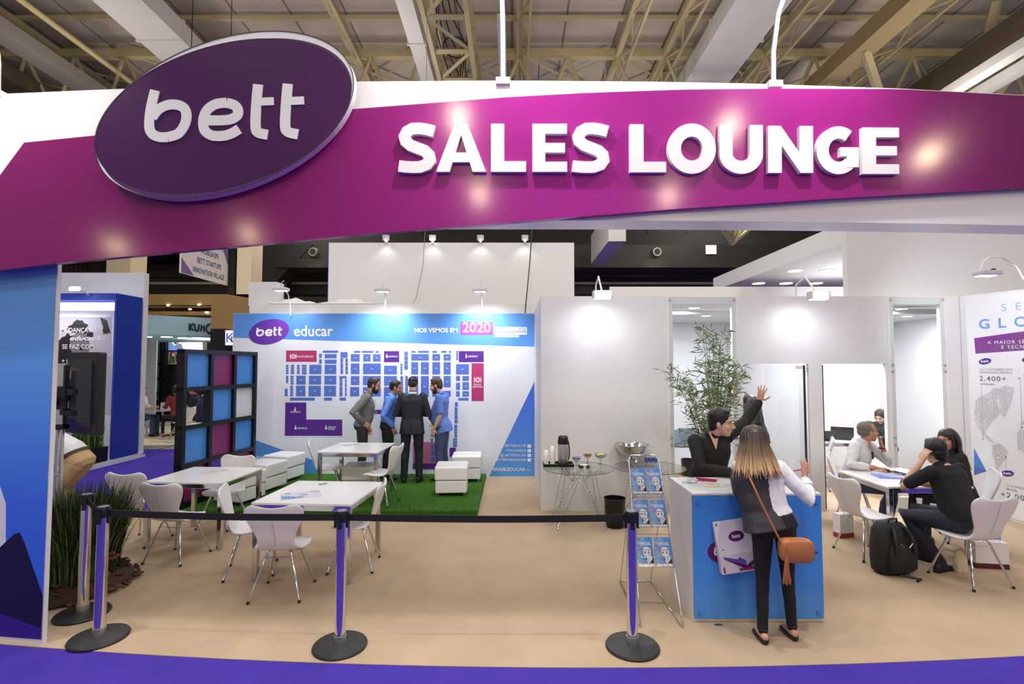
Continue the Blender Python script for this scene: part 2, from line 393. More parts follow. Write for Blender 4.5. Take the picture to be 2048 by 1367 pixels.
bett(m, g, 0, .0025, .009)
rel(m.build('lettering', INKWHITE), ov)
# arm lamps that light the fascia
for k, (px, py, lab) in enumerate(((1006, 166, 'white curved arm lamp over the word SALES on the fascia top'), (1547, 172, 'white curved arm lamp above the word LOUNGE on the fascia top'), (-4, 190, 'white curved arm lamp at the far left end of the fascia'))):
    b = onf(px, py, -.02); t = thing('arm_lamp', lab, 'lamp', b, 0, 'arm lamps on the fascia')
    m = MB(); sx = (-.02, .10, .05)[k]
    P = [(0, 0, 0), (0, -.01, .25), (sx * .15, -.06, .5), (sx * .6, -.18, .72), (sx * 1.3, -.36, .86), (sx * 2, -.52, .90)]
    m.tube(P, .017, 8); m.build('arm', WGLOSS, t, smooth=60)
    m = MB(); m.cbox((0, 0, 0), (.10, .08, .05)); m.tube([(.02, 0, 0), (.08, 0, -.03)], .006, 6); m.build('clamp', WGLOSS, t, bevel=.006)
    m = MB(); h = Vector(P[-1]); m.cbox(h + Vector((0, -.03, -.02)), (.2, .13, .05)); m.build('lamp_head', WGLOSS, t, bevel=.01)
    m = MB(); m.cbox(h + Vector((0, -.03, -.048)), (.17, .10, .006)); m.build('lamp_glass', M('lamp_glow', (255, 252, 246), .4, emit=14), t)
    w = b + h + Vector((0, -.03, -.06))
    lamp('fascia_spot', 'SPOT', w, 215, b + Vector((0, .0, -.5)), .05, (1, .98, .95), 130, .8)
# left front wall under the fascia with its printed mountains
wl = thing('entrance_wall', 'blue printed wall with dark mountain graphic at the left edge of the entrance', 'wall', (-4.2, 3.9, 0))
def wsurf(x): return yedge(x) + .03
x0, x1 = -5.2, -3.45
m = MB(); rr = []
for i in range(9):
    x = x0 + (x1 - x0) * i / 8; y = wsurf(x)
    rr.append([(x, y, 0), (x, y + .032, 0), (x, y + .032, 2.86), (x, y, 2.86)])
m.loft(rr); rel(m.build('wall_panel', WHITE), wl)
def wp(x, z, d=0.0): return Vector((x, wsurf(x) - .003 - d, z))
m = MB()
def wcurve(mb, prof_lo, prof_hi, d, mi, n=16, xa=x0, xb=x1 - .012):
    for i in range(n):
        a = xa + (xb - xa) * i / n; b = xa + (xb - xa) * (i + 1) / n
        mb.add([wp(a, prof_lo(a), d), wp(b, prof_lo(b), d), wp(b, prof_hi(b), d), wp(a, prof_hi(a), d)], [(0, 1, 2, 3)], mi)
wcurve(m, lambda x: .04, lambda x: 2.86, 0, 0)
peak = lambda x: .83 - .87 * max(0, -3.68 - x) - 2.2 * max(0, x + 3.68) - .6 * max(0, .04 - abs(x + 3.68))
wcurve(m, lambda x: .04, lambda x: max(.16, .95 + 2.2 * (-3.78 - x)) if x < -3.78 else .16, .001, 1, 40)
wcurve(m, lambda x: .04, lambda x: max(.12, peak(x)), .002, 2, 40)
wcurve(m, lambda x: .04, lambda x: .13 - .243 * (x + 3.5), .003, 3, 10)
rel(m.build('printed_graphic', [MG('sky_print', [(0, (50, 96, 226)), (.35, (58, 112, 232)), (.6, (84, 148, 236)), (1, (108, 176, 236))], 2, 0, 2.9, .4), M('snow_print', (226, 226, 238), .4), M('night_print', (22, 20, 58), .4), M('deep_purple_print', (58, 30, 142), .4)]), wl)
# ================================================================== back wall of the stand with the floor plan
YB = 9.6; YP = YB - .004; fr = planeY(YP)
m = MB(); a = atY(467, 626, YB); b = atY(1075, 626, YB)
m.box(a.x, b.x, YB, YB + .1, 0, a.z); struct(m.build('wall_back', WHITE))
mu = thing('floor_plan_mural', 'blue and white printed wall graphic with the exhibition floor plan and map blocks', 'wall graphic', (atY(770, 900, YP).x, YP, 0))
m = MB(); X = lambda q: 440 + q / 3.103
Yq = lambda q: 600 + q / 3.103
def zr(x0, y0, x1, y1, mi, d=.002): m.rect(fr, X(x0), Yq(y0), X(x1), Yq(y1), d, mi)
m.flat(fr, [(467, 626.5), (1075, 626.5), (1075, 955), (467, 953)], 0, 0)
m.flat(fr, [(467, 626.5), (1075, 626.5), (1075, 693), (900, 688.5), (467, 675)], .001, 1)
m.flat(fr, [(1074, 752), (1074, 952), (978, 952)], .001, 2)
m.flat(fr, [(495, 874), (568, 900), (640, 924), (640, 952), (495, 952)], .001, 2)
BL = '410,400,425,458 440,400,460,458 478,400,495,458 508,400,537,460 555,400,630,458 650,400,722,458 410,468,424,514 438,468,456,523 474,468,532,523 552,468,628,523 648,468,722,523 402,548,420,595 436,530,454,596 472,530,530,596 550,530,626,596 646,530,720,596 434,604,588,622 645,604,695,622 742,604,782,622 615,332,632,358 615,366,632,394 638,312,734,326 650,334,724,360 650,368,724,394 748,322,764,458 764,322,792,358 778,362,794,458 742,470,760,596 760,470,786,484 776,486,786,596 812,334,867,380 889,334,935,380 949,334,998,380 812,392,866,458 888,392,998,458 812,470,865,526 887,470,998,526 808,538,864,596 887,538,998,596 1018,406,1098,460 1018,470,1098,530 1018,538,1098,620 1144,318,1166,430 1120,392,1132,460 1120,470,1136,600 1150,470,1166,600 1187,334,1296,374 1187,384,1230,460 1247,384,1296,460 1187,470,1230,600 1247,470,1296,600 1318,334,1366,374 1388,334,1432,374 1318,384,1366,460 1388,384,1432,460 1318,470,1366,540 1388,470,1432,540 1318,562,1366,598 1388,562,1432,598 1465,396,1545,460 1465,470,1490,500 1505,470,1545,500 1465,512,1490,556 1505,508,1545,556 1465,564,1488,598 1505,564,1545,598 1478,606,1543,622 1458,632,1476,660 1456,664,1474,764 1454,772,1472,852 1446,856,1472,910 1310,800,1322,846 1310,856,1322,880 832,314,870,326 880,314,952,326 966,314,986,326 1187,314,1214,326 1228,314,1296,326 1318,314,1346,326 1374,314,1406,326 1420,314,1434,326 1466,314,1478,372'
for q in BL.split():
    x0_, y0_, x1_, y1_ = map(float, q.split(',')); zr(x0_, y0_, x1_, y1_, 3)
    if x1_ - x0_ > 30 and y1_ - y0_ > 30:
        zr((x0_ + x1_) / 2 - 8, (y0_ + y1_) / 2 - 1.2, (x0_ + x1_) / 2 + 8, (y0_ + y1_) / 2 + 1.2, 6, .003)
    elif y1_ - y0_ > 50:
        for k in range(1, 4): zr(x0_, y0_ + (y1_ - y0_) * k / 4 - .7, x1_, y0_ + (y1_ - y0_) * k / 4 + .7, 0, .003)
zr(410, 312, 600, 382, 4); zr(1561, 391, 1637, 625, 4)
zr(1018, 315, 1112, 384, 5); zr(1482, 315, 1637, 384, 5)
m.flat(fr, [(X(398), Yq(628)), (X(540), Yq(628)), (X(540), Yq(734)), (X(766), Yq(734)), (X(766), Yq(848)), (X(398), Yq(848))], .002, 0)
m.flat(fr, [(X(406), Yq(634)), (X(536), Yq(634)), (X(536), Yq(740)), (X(759), Yq(740)), (X(759), Yq(841)), (X(402), Yq(841))], .003, 5)
zr(1196, 880, 1362, 1012, 7); zr(1196, 1012, 1362, 1048, 5, .003); zr(1425, 914, 1464, 972, 5, .003); zr(958, 680, 1000, 705, 5)
for k in range(3):
    zr(1206, 892 + k * 40, 1230, 922 + k * 40, 3, .003); zr(1310, 892 + k * 40, 1338, 922 + k * 40, 3, .003)
# small marks: plates, bottles
for (cx, cy, s_) in ((455, 349, 1.0), (1599, 494, 1.15)):
    for r_ in (13, 7): m.stroke(fr, [(X(cx + r_ * s_ * math.cos(q * PI / 8)), Yq(cy + r_ * s_ * math.sin(q * PI / 8))) for q in range(16)], 1.0, .003, .004, 6, True)
    for sx in (-18, 18): zr(cx + sx * s_ - 2, cy - 15 * s_, cx + sx * s_ + 2, cy + 15 * s_, 6, .004)
for (cx, cy) in ((466, 676), (469, 789), (658, 789), (1035, 346), (1529, 346)):
    m.ellipse(fr, X(cx), Yq(cy + 4), 1.9, 2.9, 0, .0032, .004, 6, 12); zr(cx - 2, cy - 14, cx + 2, cy, 6, .004)
T = lambda mb, txt, px, py, size, m=6, **k: mb.text(lambda x, y, d=0.0: fr(px + x, py - y, .005 + d), txt, 0, 0, size, 0.0, m, **k)
T(m, 'educar', 588, 671.5, 22, bold=.012, width=78); T(m, 'NOS VEMOS EM', 829, 664, 8.5, bold=.03, width=86)
m.text(lambda x, y, d=0.0: fr(925 + x, 664 - y, .008), '2020', 0, 0, 20, 0.0, 6, bold=.008, width=56)
for i, (txt, y) in enumerate((('/BETTEDUCAR', 893), ('+TDUCARECE', 902.5), ('@_BETTEDUCAR', 912), ('@BETTBRASILEDUCAR', 921))):
    T(m, txt, 1052, y, 4.8, align='R')
T(m, 'BETTBRASILEDUCAR', 1050, 941, 6.6, align='R', bold=.01); T(m, '.COM.BR', 1060, 941, 3, align='R')
for cx, cy, s_, w_ in (('PRAÇA DE ALIMENTAÇÃO', (594, 714.5), 4, 33), ('AUDITÓRIO 03', (775, 714), 3.2, 20), ('AUDITÓRIO 01', (936, 714), 3.6, 19), ('PRAÇA DE', (947, 770), 3.4, 15), ('ALIMENTAÇÃO', (945, 774.5), 3.4, 20), ('AUDITÓRIO 02', (581, 825), 3.4, 20), ('AUDITÓRIO 04', (594, 857.5), 3.6, 20), ('FÓRUM DOS', (656, 855), 3, 16), ('GESTORES', (656, 859), 3, 14)):
    T(m, cx, cy[0], cy[1], s_, width=w_, bold=.01)
T(m, 'TRANSFORMAÇÃO', 467, 921, 9.5, bold=.03, width=90)
for k in range(4): m.rect(fr, 1055, 888.3 + k * 9.2, 1062, 894.8 + k * 9.2, .004, 6)
m.rect(fr, 989, 653.5, 1054, 663, .004, 6); m.rect(fr, 989, 664.5, 1054, 669, .004, 6); m.rect(fr, 989, 670, 1038, 674, .004, 6)
T(m, '12-15 MAIO 2020', 991, 662.3, 8, width=61, m=1)
rel(m.build('printed_sheet', [M('mural_white', (226, 228, 238), .42), SKYB, MG('blue_corner_print', [(0, (88, 156, 226)), (1, (62, 104, 214))], 2, 0, 1.6, .42), MAPB, MAPR, MAPP, INKWHITE, MAPK]), mu)
m = MB(); m.rect(fr, 921, 643.5, 985.5, 669, .004); rel(m.build('year_box', MG('year_print', [(0, (150, 60, 170)), (1, (196, 70, 150))], 0, -1, 0, .45)), mu)
m = MB(); gg = lambda x, y, d=0.0: fr(x, -y, d)
m.ellipse(gg, 538, -663, 41, 24.5, R(13), .004, .006, 0, 40)
rel(m.build('logo_oval', MG('logo_print', [(0, (84, 44, 160)), (1, (128, 60, 180))], 0, -4.8, -4.0, .42)), mu)
m = MB(); k_ = 52 / 935; bett(m, lambda x, y, d=0.0: fr(513 + (x - 848) * k_, 672 + (y - 832) * k_, d), 0, .006, .008, 1.1)
rel(m.build('logo_lettering', INKWHITE), mu)
# ================================================================== white panel wall with the glass meeting rooms
YW = 7.38; ZT = atY(1500, 592, YW).z
P = lambda px, py: atY(px, py, YW)
def wallbox(mb, px0, px1, z0, z1, t=.06): mb.box(P(px0, 700).x, P(px1, 700).x, YW, YW + t, z0, z1)
zdoor = P(1500, 727).z
m = MB(); wallbox(m, 1082, 1334, 0, ZT); struct(m.build('wall_panel_left', WHITE))
m = MB(); wallbox(m, 1476, 1776, zdoor, ZT); wallbox(m, 1476, 1484, 0, zdoor); wallbox(m, 1616, 1643, 0, zdoor); wallbox(m, 1770, 1776, 0, zdoor); struct(m.build('wall_panel_middle', WHITE))
m = MB(); wallbox(m, 1893, 1934, 0, ZT); struct(m.build('wall_panel_right', WHITE))
# end of the wall beside the mural: return panel
m = MB(); xr = P(1082, 700).x; m.box(xr, xr + .06, YW + .06, YB - .02, 0, ZT); struct(m.build('wall_return', WHITE))
# tall glass windows: frame posts with bolts, pane
for n_, (a_, b_) in enumerate(((1334, 1476), (1776, 1893))):
    xa, xb = P(a_, 700).x, P(b_, 700).x
    m = MB(); w_ = .085
    m.box(xa, xa + w_, YW - .012, YW + .05, 0, ZT); m.box(xb - w_, xb, YW - .012, YW + .05, 0, ZT)
    m.box(xa + w_, xb - w_, YW - .012, YW + .05, ZT - .12, ZT); m.box(xa + w_, xb - w_, YW - .012, YW + .05, 0, .19)
    wn = struct(m.build('window_%d' % (n_ + 1), WGLOSS, bevel=.004))
    m = MB(); m.box(xa + .03, xb - .03, YW - .024, YW - .014, .02, ZT - .01); m.build('pane', GLASS, wn)
    m = MB()
    for z in (ZT - .05, 1.97, 2.06, .93, 1.03):
        if z > 2.5 or True:
            for x in (xa + .045, xb - .045): m.tube([(x, YW - .036, z), (x, YW - .012, z)], .014, 10)
    m.build('bolts', STEEL, wn, smooth=40)
# glass doors: leaf standing open into the room, patch fittings, handle
for n_, (a_, b_, hx, ang) in enumerate(((1484, 1616, 1612, 98), (1643, 1770, 1648, 80))):
    x = P(hx, 800).x; t = struct(bpy.data.objects.new('door_%d' % (n_ + 1), None)); C.objects.link(t); t.location = (x, YW + .03, 0)
    t.rotation_euler = (0, 0, R(ang))
    m = MB(); m.box(.01, .9, -.005, .005, .02, zdoor - .02); m.build('glass_leaf', GLASS, t)
    m = MB(); m.box(-.011, .011, -.011, .011, .02, zdoor - .02); m.build('edge_seal', BLACK, t)
    m = MB(); m.box(.0, .16, -.018, .018, zdoor - .075, zdoor - .02); m.box(.0, .16, -.018, .018, .01, .06); m.build('hinge', STEEL, t, bevel=.004)
# room behind the glass
XR0, XR1, YR = P(1334, 700).x - .35, P(1934, 700).x + .02, 10.6
m = MB(); m.box(XR0, XR1 + 1.9, YR, YR + .08, 0, 3.0); struct(m.build('wall_room_back', WHITE))
m = MB(); m.box(XR0 - .06, XR0, YW + .06, YR, 0, 3.0); struct(m.build('wall_room_left', WHITE))
m = MB(); xd = P(1600, 700).x + .62; m.box(xd, xd + .06, YW + .9, YR, 0, 3.0); struct(m.build('wall_room_divider', WHITE))
m = MB(); m.box(XR1 + 1.3, XR1 + 1.36, YW + .06, YR, 0, 3.0); struct(m.build('wall_room_right', WHITE))
m = MB(); m.box(XR0, XR1 + 1.36, YW + .065, 8.0, 2.93, 2.98); m.box(XR0, XR1 + 1.36, 8.35, YR, 2.93, 2.98); struct(m.build('ceiling_room', WHITE))
m = MB(); m.box(XR0, XR1 + 1.36, 8.1, 8.16, 2.86, 2.92); m.build('ceiling_rail', STEEL); tag(C.objects['ceiling_rail'], 'grey metal rail under the ceiling of the glass meeting room', 'rail')
for k, (x, y, w_) in enumerate(((2.75, 7.75, 'nearest above the bamboo plant'), (3.4, 9.0, 'deep behind the bamboo window'), (4.4, 7.75, 'over the left glass door'), (5.2, 9.0, 'over the right glass door'), (6.0, 7.9, 'behind the tall right window'), (7.0, 9.1, 'farthest right inside the meeting room'))):  # last entry is an extra lamp added to brighten the right room
    m = MB(); m.lathe([(.085, -.012), (.095, -.006), (.095, 0)], 20); t = m.build('ceiling_downlight', WGLOSS, None, (x, y, 2.93), smooth=40)
    m = MB(); m.lathe([(.078, -.015), (.078, -.0125)], 20); m.build('diffuser', M('room_glow', (255, 252, 248), .4, emit=5), t)
    tag(t, 'round white downlight in the meeting room ceiling, ' + w_, 'ceiling light', 'meeting room downlights')
    lamp('room_light', 'AREA', (x, y, 2.905), 42, (x, y, 0), .13, (.94, .965, 1))
m = MB(); m.tube([(0, 0, 0), (0, -.05, 0)], .012, 8); m.tube([(-.01, -.05, 0), (.13, -.05, -.0)], .010, 8); m.ell((0, -.01, 0), (.03, .012, .03), 10)
tag(m.build('door_handle', CHROME, None, atY(1548, 857, YR - .01), smooth=50), 'chrome lever handle on the white wall inside the left glass room', 'handle')
# ================================================================== right wall with the world map
A_ = Vector((P(1934, 1000).x, YW - .01, 0)); D_ = Vector((.34, -.94, 0)).normalized()
N_ = Vector((-D_.y, D_.x, 0)); N_ = -N_ if N_.x > 0 else N_
ZR = ZT
m = MB(); q = [A_, A_ + D_ * 3.2, A_ + D_ * 3.2 - N_ * .08, A_ - N_ * .08]
m.add([(p.x, p.y, 0) for p in q] + [(p.x, p.y, ZR) for p in q], [(0, 1, 2, 3), (4, 5, 6, 7), (0, 1, 5, 4), (1, 2, 6, 5), (2, 3, 7, 6), (3, 0, 4, 7)])
struct(m.build('wall_right', WHITE))
def onr(px, py, d=.004):
    r = ray(px, py); o = Vector((0, 0, H)); A2 = A_ + N_ * d
    t = (A2 - o).dot(N_) / r.dot(N_); return o + r * t
fq = lambda x, y, d=0.0: onr(x, y, .004 + d)
gm = thing('world_map_graphic', 'printed dotted world map with purple banner and lettering on the right wall', 'wall graphic', (onr(1990, 900).x, onr(1990, 900).y, 0))
m = MB()
q = [onr(1946, 1000), onr(1946, 1000) + D_ * 3.0]; m.add([(q[0].x, q[0].y, .03), (q[1].x, q[1].y, .03), (q[1].x, q[1].y, ZR - .03), (q[0].x, q[0].y, ZR - .03)], [(0, 1, 2, 3)], 3)
m.flat(fq, [(1948, 676), (2200, 640), (2200, 690), (1951, 707)], 0, 0)
m.flat(fq, [(1948, 895), (1948, 948), (1973, 942)], 0, 1); m.flat(fq, [(1948, 930), (1948, 950), (1973, 942)], .001, 2)
CONT = ['1951,800 1962,792 1975,787 1990,775 2003,778 2010,784 2000,792 1992,800 1996,812 2003,822 1996,832 1986,842 1978,852 1972,866 1982,876 1990,884 1984,886 1972,878 1962,866 1954,852 1948,832',
        '1992,778 2012,770 2030,776 2024,800 2014,826 2006,838 2000,822 1998,800', '1984,888 1998,886 2008,892 2018,904 2010,918 2000,932 1994,948 1990,944 1990,924 1984,906',
        '2033,868 2044,852 2060,850 2075,860 2075,900 2050,906 2034,896', '2036,850 2060,828 2090,820 2090,846 2050,848']
def inside(x, y, pl):
    c = False
    for (a, b), (d, e) in zip(pl, pl[1:] + pl[:1]):
        if (b > y) != (e > y) and x < (d - a) * (y - b) / (e - b) + a: c = not c
    return c
base = onr(1950, 900); ux = D_; uz = Vector((0, 0, 1))
polys = [[(lambda p: ((p - base).dot(ux), p.z))(onr(*map(float, q.split(',')))) for q in s_.split()] for s_ in CONT]
st = .0125
for pl in polys:
    x_ = min(p[0] for p in pl)
    while x_ < max(p[0] for p in pl):
        z_ = min(p[1] for p in pl)
        while z_ < max(p[1] for p in pl):
            if inside(x_, z_, pl) and random.random() > .06:
                c = base + ux * x_; c.z = z_; h = st * .37
                m.add([c - ux * h - uz * h, c + ux * h - uz * h, c + ux * h + uz * h, c - ux * h + uz * h], [(0, 1, 2, 3)], 4)
            z_ += st
        x_ += st
for a_, b_ in (((1963, 772), (1966, 877)), ((2040, 754), (2044, 854)), ((2012, 913), (2012, 936))):
    p, q = onr(*a_), onr(*b_); m.tube([p, q], .002, 5, 4)
    m.ell(q if b_[1] < 930 else p, (.010, .010, .010), 8, 4)
def wtext(mb, txt, px, py, hpx, m_=0, **k):
    o = onr(px, py, .008); sc = (onr(px, py - hpx, .008) - o).length
    mb.text(lambda x, y, d=0.0: o + D_ * x + uz * y, txt, 0, 0, sc, 0, m_, **k)
wtext(m, 'SERIE', 2003, 622, 15, 5, spacing=2.2); wtext(m, 'GLOBAL', 1958, 657, 19, 6, spacing=1.9, bold=.02)
wtext(m, 'A MAIOR SÉRIE DE EVENTOS', 1975, 688, 6.6, 7, spacing=1.25); wtext(m, 'E TECNOLOGIA', 2003, 697, 6.6, 7, spacing=1.25)
wtext(m, '2,400+', 1959, 761, 10, 8, spacing=1.15); wtext(m, '- 7,000', 2036, 759, 10, 8); wtext(m, '+2.000', 2002, 992, 10.5, 8, spacing=1.15)
wtext(m, '15-17 OUTUBRO 2019', 1959, 740, 4, 9); wtext(m, 'CIDADE DO MÉXICO', 1959, 746, 4, 9); wtext(m, 'visitantes', 1960, 769, 4.6, 9); wtext(m, '12-15 MAIO 2020', 2012, 972, 4.2, 9); wtext(m, 'BRASIL', 2013, 979, 4.2, 9)
for px, py in ((1970, 722), (2056, 718), (2015, 946)):
    o = onr(px, py, .006); bett_logo(m, frame(o, D_, uz), 0, 0, (onr(px + 12, py) - onr(px - 12, py)).length * 1.03, 10, 7, .004)
rel(m.build('printed_sheet', [MG('banner_print', [(0, (96, 36, 150)), (1, (150, 60, 170))], 0, 0, .8, .4), SKYB, MAPB, M('map_sheet', (232, 232, 238), .42), M('map_dots', (120, 122, 146), .5), M('pale_blue_ink', (150, 190, 236), .5), M('mid_blue_ink', (110, 160, 226), .5), INKWHITE, M('dark_grey_ink', (96, 92, 104), .5), GREYINK, MAPP]), gm)
# ================================================================== upper structures behind the stand
m = MB(); p0 = atY(1690, 462, 7.62); m.box(p0.x, 9.5, 7.6, 7.7, 2.9, 4.6); struct(m.build('wall_upper_right', M('white_panel_high', (222, 221, 222), .55)))
m = MB(); m.box(5.35, 12, 7.75, 13.6, 4.03, 4.36); cn = struct(m.build('ceiling_canopy', M('canopy_white', (226, 225, 226), .5)))
for k, (px, py, w_) in enumerate(((1590, 541, 'front left'), (1655, 541, 'front right'), (1517, 566, 'back left'), (1572, 566, 'back middle'), (1632, 566, 'back right'))):
    d = ray(px, py); t_ = (4.02 - H) / d.z; q = Vector((0, 0, H)) + d * t_
    m = MB(); m.lathe([(.15, -.004), (.17, 0), (.17, .012)], 20); t = m.build('canopy_downlight', WGLOSS, None, (q.x, q.y, 4.018), smooth=40)
    m = MB(); m.lathe([(.14, -.008), (.14, -.005)], 20); m.build('diffuser', M('canopy_glow', (255, 252, 248), .4, emit=6), t)
    tag(t, 'round recessed downlight in the white canopy, ' + w_ + ' of five', 'ceiling light', 'canopy downlights')
lamp('canopy_light', 'AREA', (7.6, 10.6, 3.3), 34, (7.6, 10.6, 9), 2.5)
m = MB(); a = atY(658, 485, 11.2); b = atY(1148, 485, 11.2); m.box(a.x, b.x, 11.2, 12.8, 0, a.z)
tag(m.build('exhibition_wall', M('white_panel_far', (234, 233, 234), .55)), 'tall plain white exhibition wall rising behind the floor plan wall', 'wall')
m = MB(); m.box(a.x - .012, a.x - .002, 11.2, 12.8, 3, a.z); tag(m.build('edge_strip', M('blue_edge', (60, 90, 190), .5)), 'thin blue strip on the left edge of the tall white wall', 'strip')
a = atY(500, 608, 10.0); b = atY(1080, 608, 10.0)
m = MB(); m.box(a.x, b.x, 9.98, 10.06, 0, a.z); struct(m.build('wall_back_upper', WHITE))
m = MB(); a = atY(503, 565, 10.2); b = atY(558, 612, 10.2); m.box(a.x, b.x, 10.1, 10.4, b.z, a.z); tag(m.build('box_panel', WHITE), 'small white box panel standing above the left end of the map wall', 'panel')
m = MB(); a = atY(1220, 573, 11.6); m.box(a.x, 9, 11.6, 11.7, 0, a.z); struct(m.build('wall_behind_room', M('soft_white', (236, 230, 230), .6)))
# crumpled sheet on top of the back wall
m = MB(); rr = []; zt_ = atY(800, 608, 10.0).z
for i in range(24):
    q = atY(560 + i * 9, 602, 10.5); w_ = .06 + .05 * math.sin(i * .5) + .02 * math.sin(i * 1.9)
    rr.append([(q.x, 10.07, zt_ - .02), (q.x, 10.0, zt_ + .015), (q.x + .02, 10.35, zt_ + .05 + w_), (q.x, 10.8, zt_ - .02)])
m.loft(rr); tag(m.build('crumpled_sheet', M('sheet_white', (216, 213, 212), .7, bump=.6, scale=9), smooth=60), 'crumpled white sheet lying along the roof behind the map wall', 'sheet')
# spots on the tall white wall and arm spots over the map
ES = M('spot_glow', (255, 250, 240), .4, emit=9)
for k, (px, lab) in enumerate(((772, 'leftmost'), (865, 'second from the left, lit'), (961, 'third from the left'), (1050, 'rightmost'))):
    q = atY(px, 483, 11.15); t = thing('wall_spotlight', 'white clip spotlight on top of the tall white wall, ' + lab, 'spotlight', q, 0, 'spotlights on the tall white wall')
    m = MB(); m.tube([(0, 0, .03), (0, -.02, .14)], [.075, .075], 14); m.build('shade', M('clear_shade', (230, 230, 230), .2, alpha=.75), t, smooth=40)
    m = MB(); m.cbox((0, .05, .02), (.04, .10, .1)); m.build('clip', WGLOSS, t)
    m = MB(); m.ell((0, -.0, .04), (.045, .045, .04), 10); m.build('bulb', ES if k == 1 else M('bulb_white', (246, 244, 236), .3, emit=1.2), t, smooth=60)
    lamp('wall_spot', 'SPOT', q + Vector((0, -.12, .0)), 3, q + Vector((0, .1, -2)), .05, (1, .96, .9), 110)
for k, (px, py, bx, lab) in enumerate(((765, 580, 772, 'left of the two over the floor plan wall'), (960, 580, 966, 'right of the two over the floor plan wall'), (562, 578, 582, 'above the small white box panel'))):
    b_ = atY(bx, 626, 9.56); h_ = atY(px, py, 9.0); t = thing('floodlight', 'white floodlight on a bent arm, ' + lab, 'floodlight', b_, 0, 'floodlights over the map wall')
    h = h_ - b_
    m = MB(); m.tube([(0, 0, -.05), (-.01, -.02, .15), (h.x * .6, h.y * .4, h.z * .9), (h.x, h.y * .8, h.z + .02)], .012, 8); m.build('arm', WGLOSS, t, smooth=60)
    m = MB(); m.cbox((h.x, h.y, h.z), (.25, .16, .05)); m.build('lamp_head', M('lamp_grey', (205, 206, 212), .4), t, bevel=.008)
    m = MB(); m.cbox((h.x, h.y + .02, h.z - .028), (.2, .12, .006)); m.build('lamp_glass', M('flood_glow', (250, 250, 250), .4, emit=3), t)
    m = MB(); m.tube([(h.x, h.y, h.z + .03), (h.x + .01, h.y, h.z + .12), (h.x + .05, h.y, h.z + .15)], .008, 6); m.build('bracket', STEEL, t)
    lamp('flood_spot', 'SPOT', b_ + h + Vector((0, .03, -.05)), 170 if k < 2 else 50, b_ + Vector((0, .0, -.6)), .08, (.93, .96, 1), 120, .9)
for k, (px, py, lab) in enumerate(((1205, 590, 'bright floodlight over the plain white panel above the coffee table'), (1637, 592, 'bright floodlight above the two glass doors'))):
    q = atY(px, py, YW - .55); t = thing('floodlight', 'white ' + lab, 'floodlight', (q.x, YW, ZT), 0, 'floodlights over the panel wall')
    o = Vector((q.x, YW, ZT)); h = q - o
    m = MB(); m.tube([(0, 0, -.03), (0, -.02, .16), (0, -.25, .24), (0, -.5, h.z + .06)], .012, 8); m.build('arm', WGLOSS, t, smooth=60)
    m = MB(); m.cbox((h.x, h.y, h.z + .01), (.26, .12, .10)); m.build('lamp_head', M('lamp_grey', (205, 206, 212), .4), t, bevel=.008)
    m = MB(); m.cbox((h.x, h.y - .064, h.z + .005), (.17, .006, .085)); m.cbox((h.x, h.y, h.z - .045), (.2, .1, .006)); m.build('lamp_glass', M('hot_glow', (250, 250, 255), .4, emit=30), t)
    lamp('panel_spot', 'SPOT', q + Vector((0, .08, -.06)), 15, (q.x, YW, ZT - 1.1), .06, (.92, .94, 1), 150, 1.0)
q = atY(1975, 546, 5.9); t = thing('floodlight', 'white square floodlight on a curved arm over the world map wall', 'floodlight', q)
m = MB(); m.cbox((0, 0, 0), (.22, .16, .05)); m.build('lamp_head', M('lamp_grey', (205, 206, 212), .4), t, bevel=.008)
m = MB(); m.ell((.05, -.02, .035), (.028, .028, .02), 8); m.build('knob', BLACK, t, smooth=60)
m = MB(); m.tube([(-.08, 0, .02), (-.05, 0, .13), (.05, .02, .19), (.22, .05, .20), (.42, .08, .10), (.52, .1, -.05)], .010, 8); m.build('arm', WGLOSS, t, smooth=60)
m = MB(); m.cbox((.0, .03, -.028), (.18, .1, .006)); m.build('lamp_glass', M('flood_glow', (250, 250, 250), .4, emit=3), t)
lamp('map_spot', 'SPOT', q + Vector((.05, .05, -.06)), 62, onr(1995, 640), .06, (.92, .94, 1), 130, .9)
# loose cables
for pts, lab in (([(1078, 130, 12.0), (1065, 440, 11.0), (1060, 520, 10.9), (1050, 626, 9.7)], 'black cable hanging beside the right end of the map wall'), ([(856, -330, 11.0), (851, 450, 11.0), (846, 530, 11.0), (832, 596, 11.0), (826, 606, 10.6)], 'thin grey wire hanging in front of the tall white wall')):
    m = MB(); m.tube([atY(*p) for p in pts], .012 if 'black' in lab else .006, 6); tag(m.build('hanging_cable', BLACK if 'black' in lab else M('wire_grey', (120, 118, 116), .5)), lab, 'cable')
# ================================================================== hall: roof, trusses, ducts, far wall
ZC = 13.5
m = MB(); m.box(-26, 26, 11.0, 30, ZC, ZC + .1)
for k in range(-14, 15): m.box(k * 1.8 - .03, k * 1.8 + .03, 11, 30, ZC - .012, ZC, 1)
struct(m.build('ceiling_hall', [ROOF, M('roof_seam', (140, 128, 112), .8)]))
def truss(Y, z1, z0, lab, step=1.75, ph=.24):
    m = MB(); m.box(-24, 24, Y - .12, Y + .12, z1 - .16, z1 + .12); m.box(-24, 24, Y - .09, Y + .09, z0 - .1, z0 + .1)
    k = -13
    while k <= 13:
        x = ph + k * step
        for s_ in (-1, 1): m.bar((x, Y, z1 - .1), (x + s_ * step * .5, Y + .3, z0), .10)
        if k % 2 == 0:
            m.bar((x, Y, z1), (x + 2 * step, Y + 3.1, z1 + .1), .07); m.bar((x + 2 * step, Y, z1), (x, Y + 3.1, z1 + .1), .07)
        k += 1
    tag(m.build('roof_truss', CREAM), lab, 'truss')
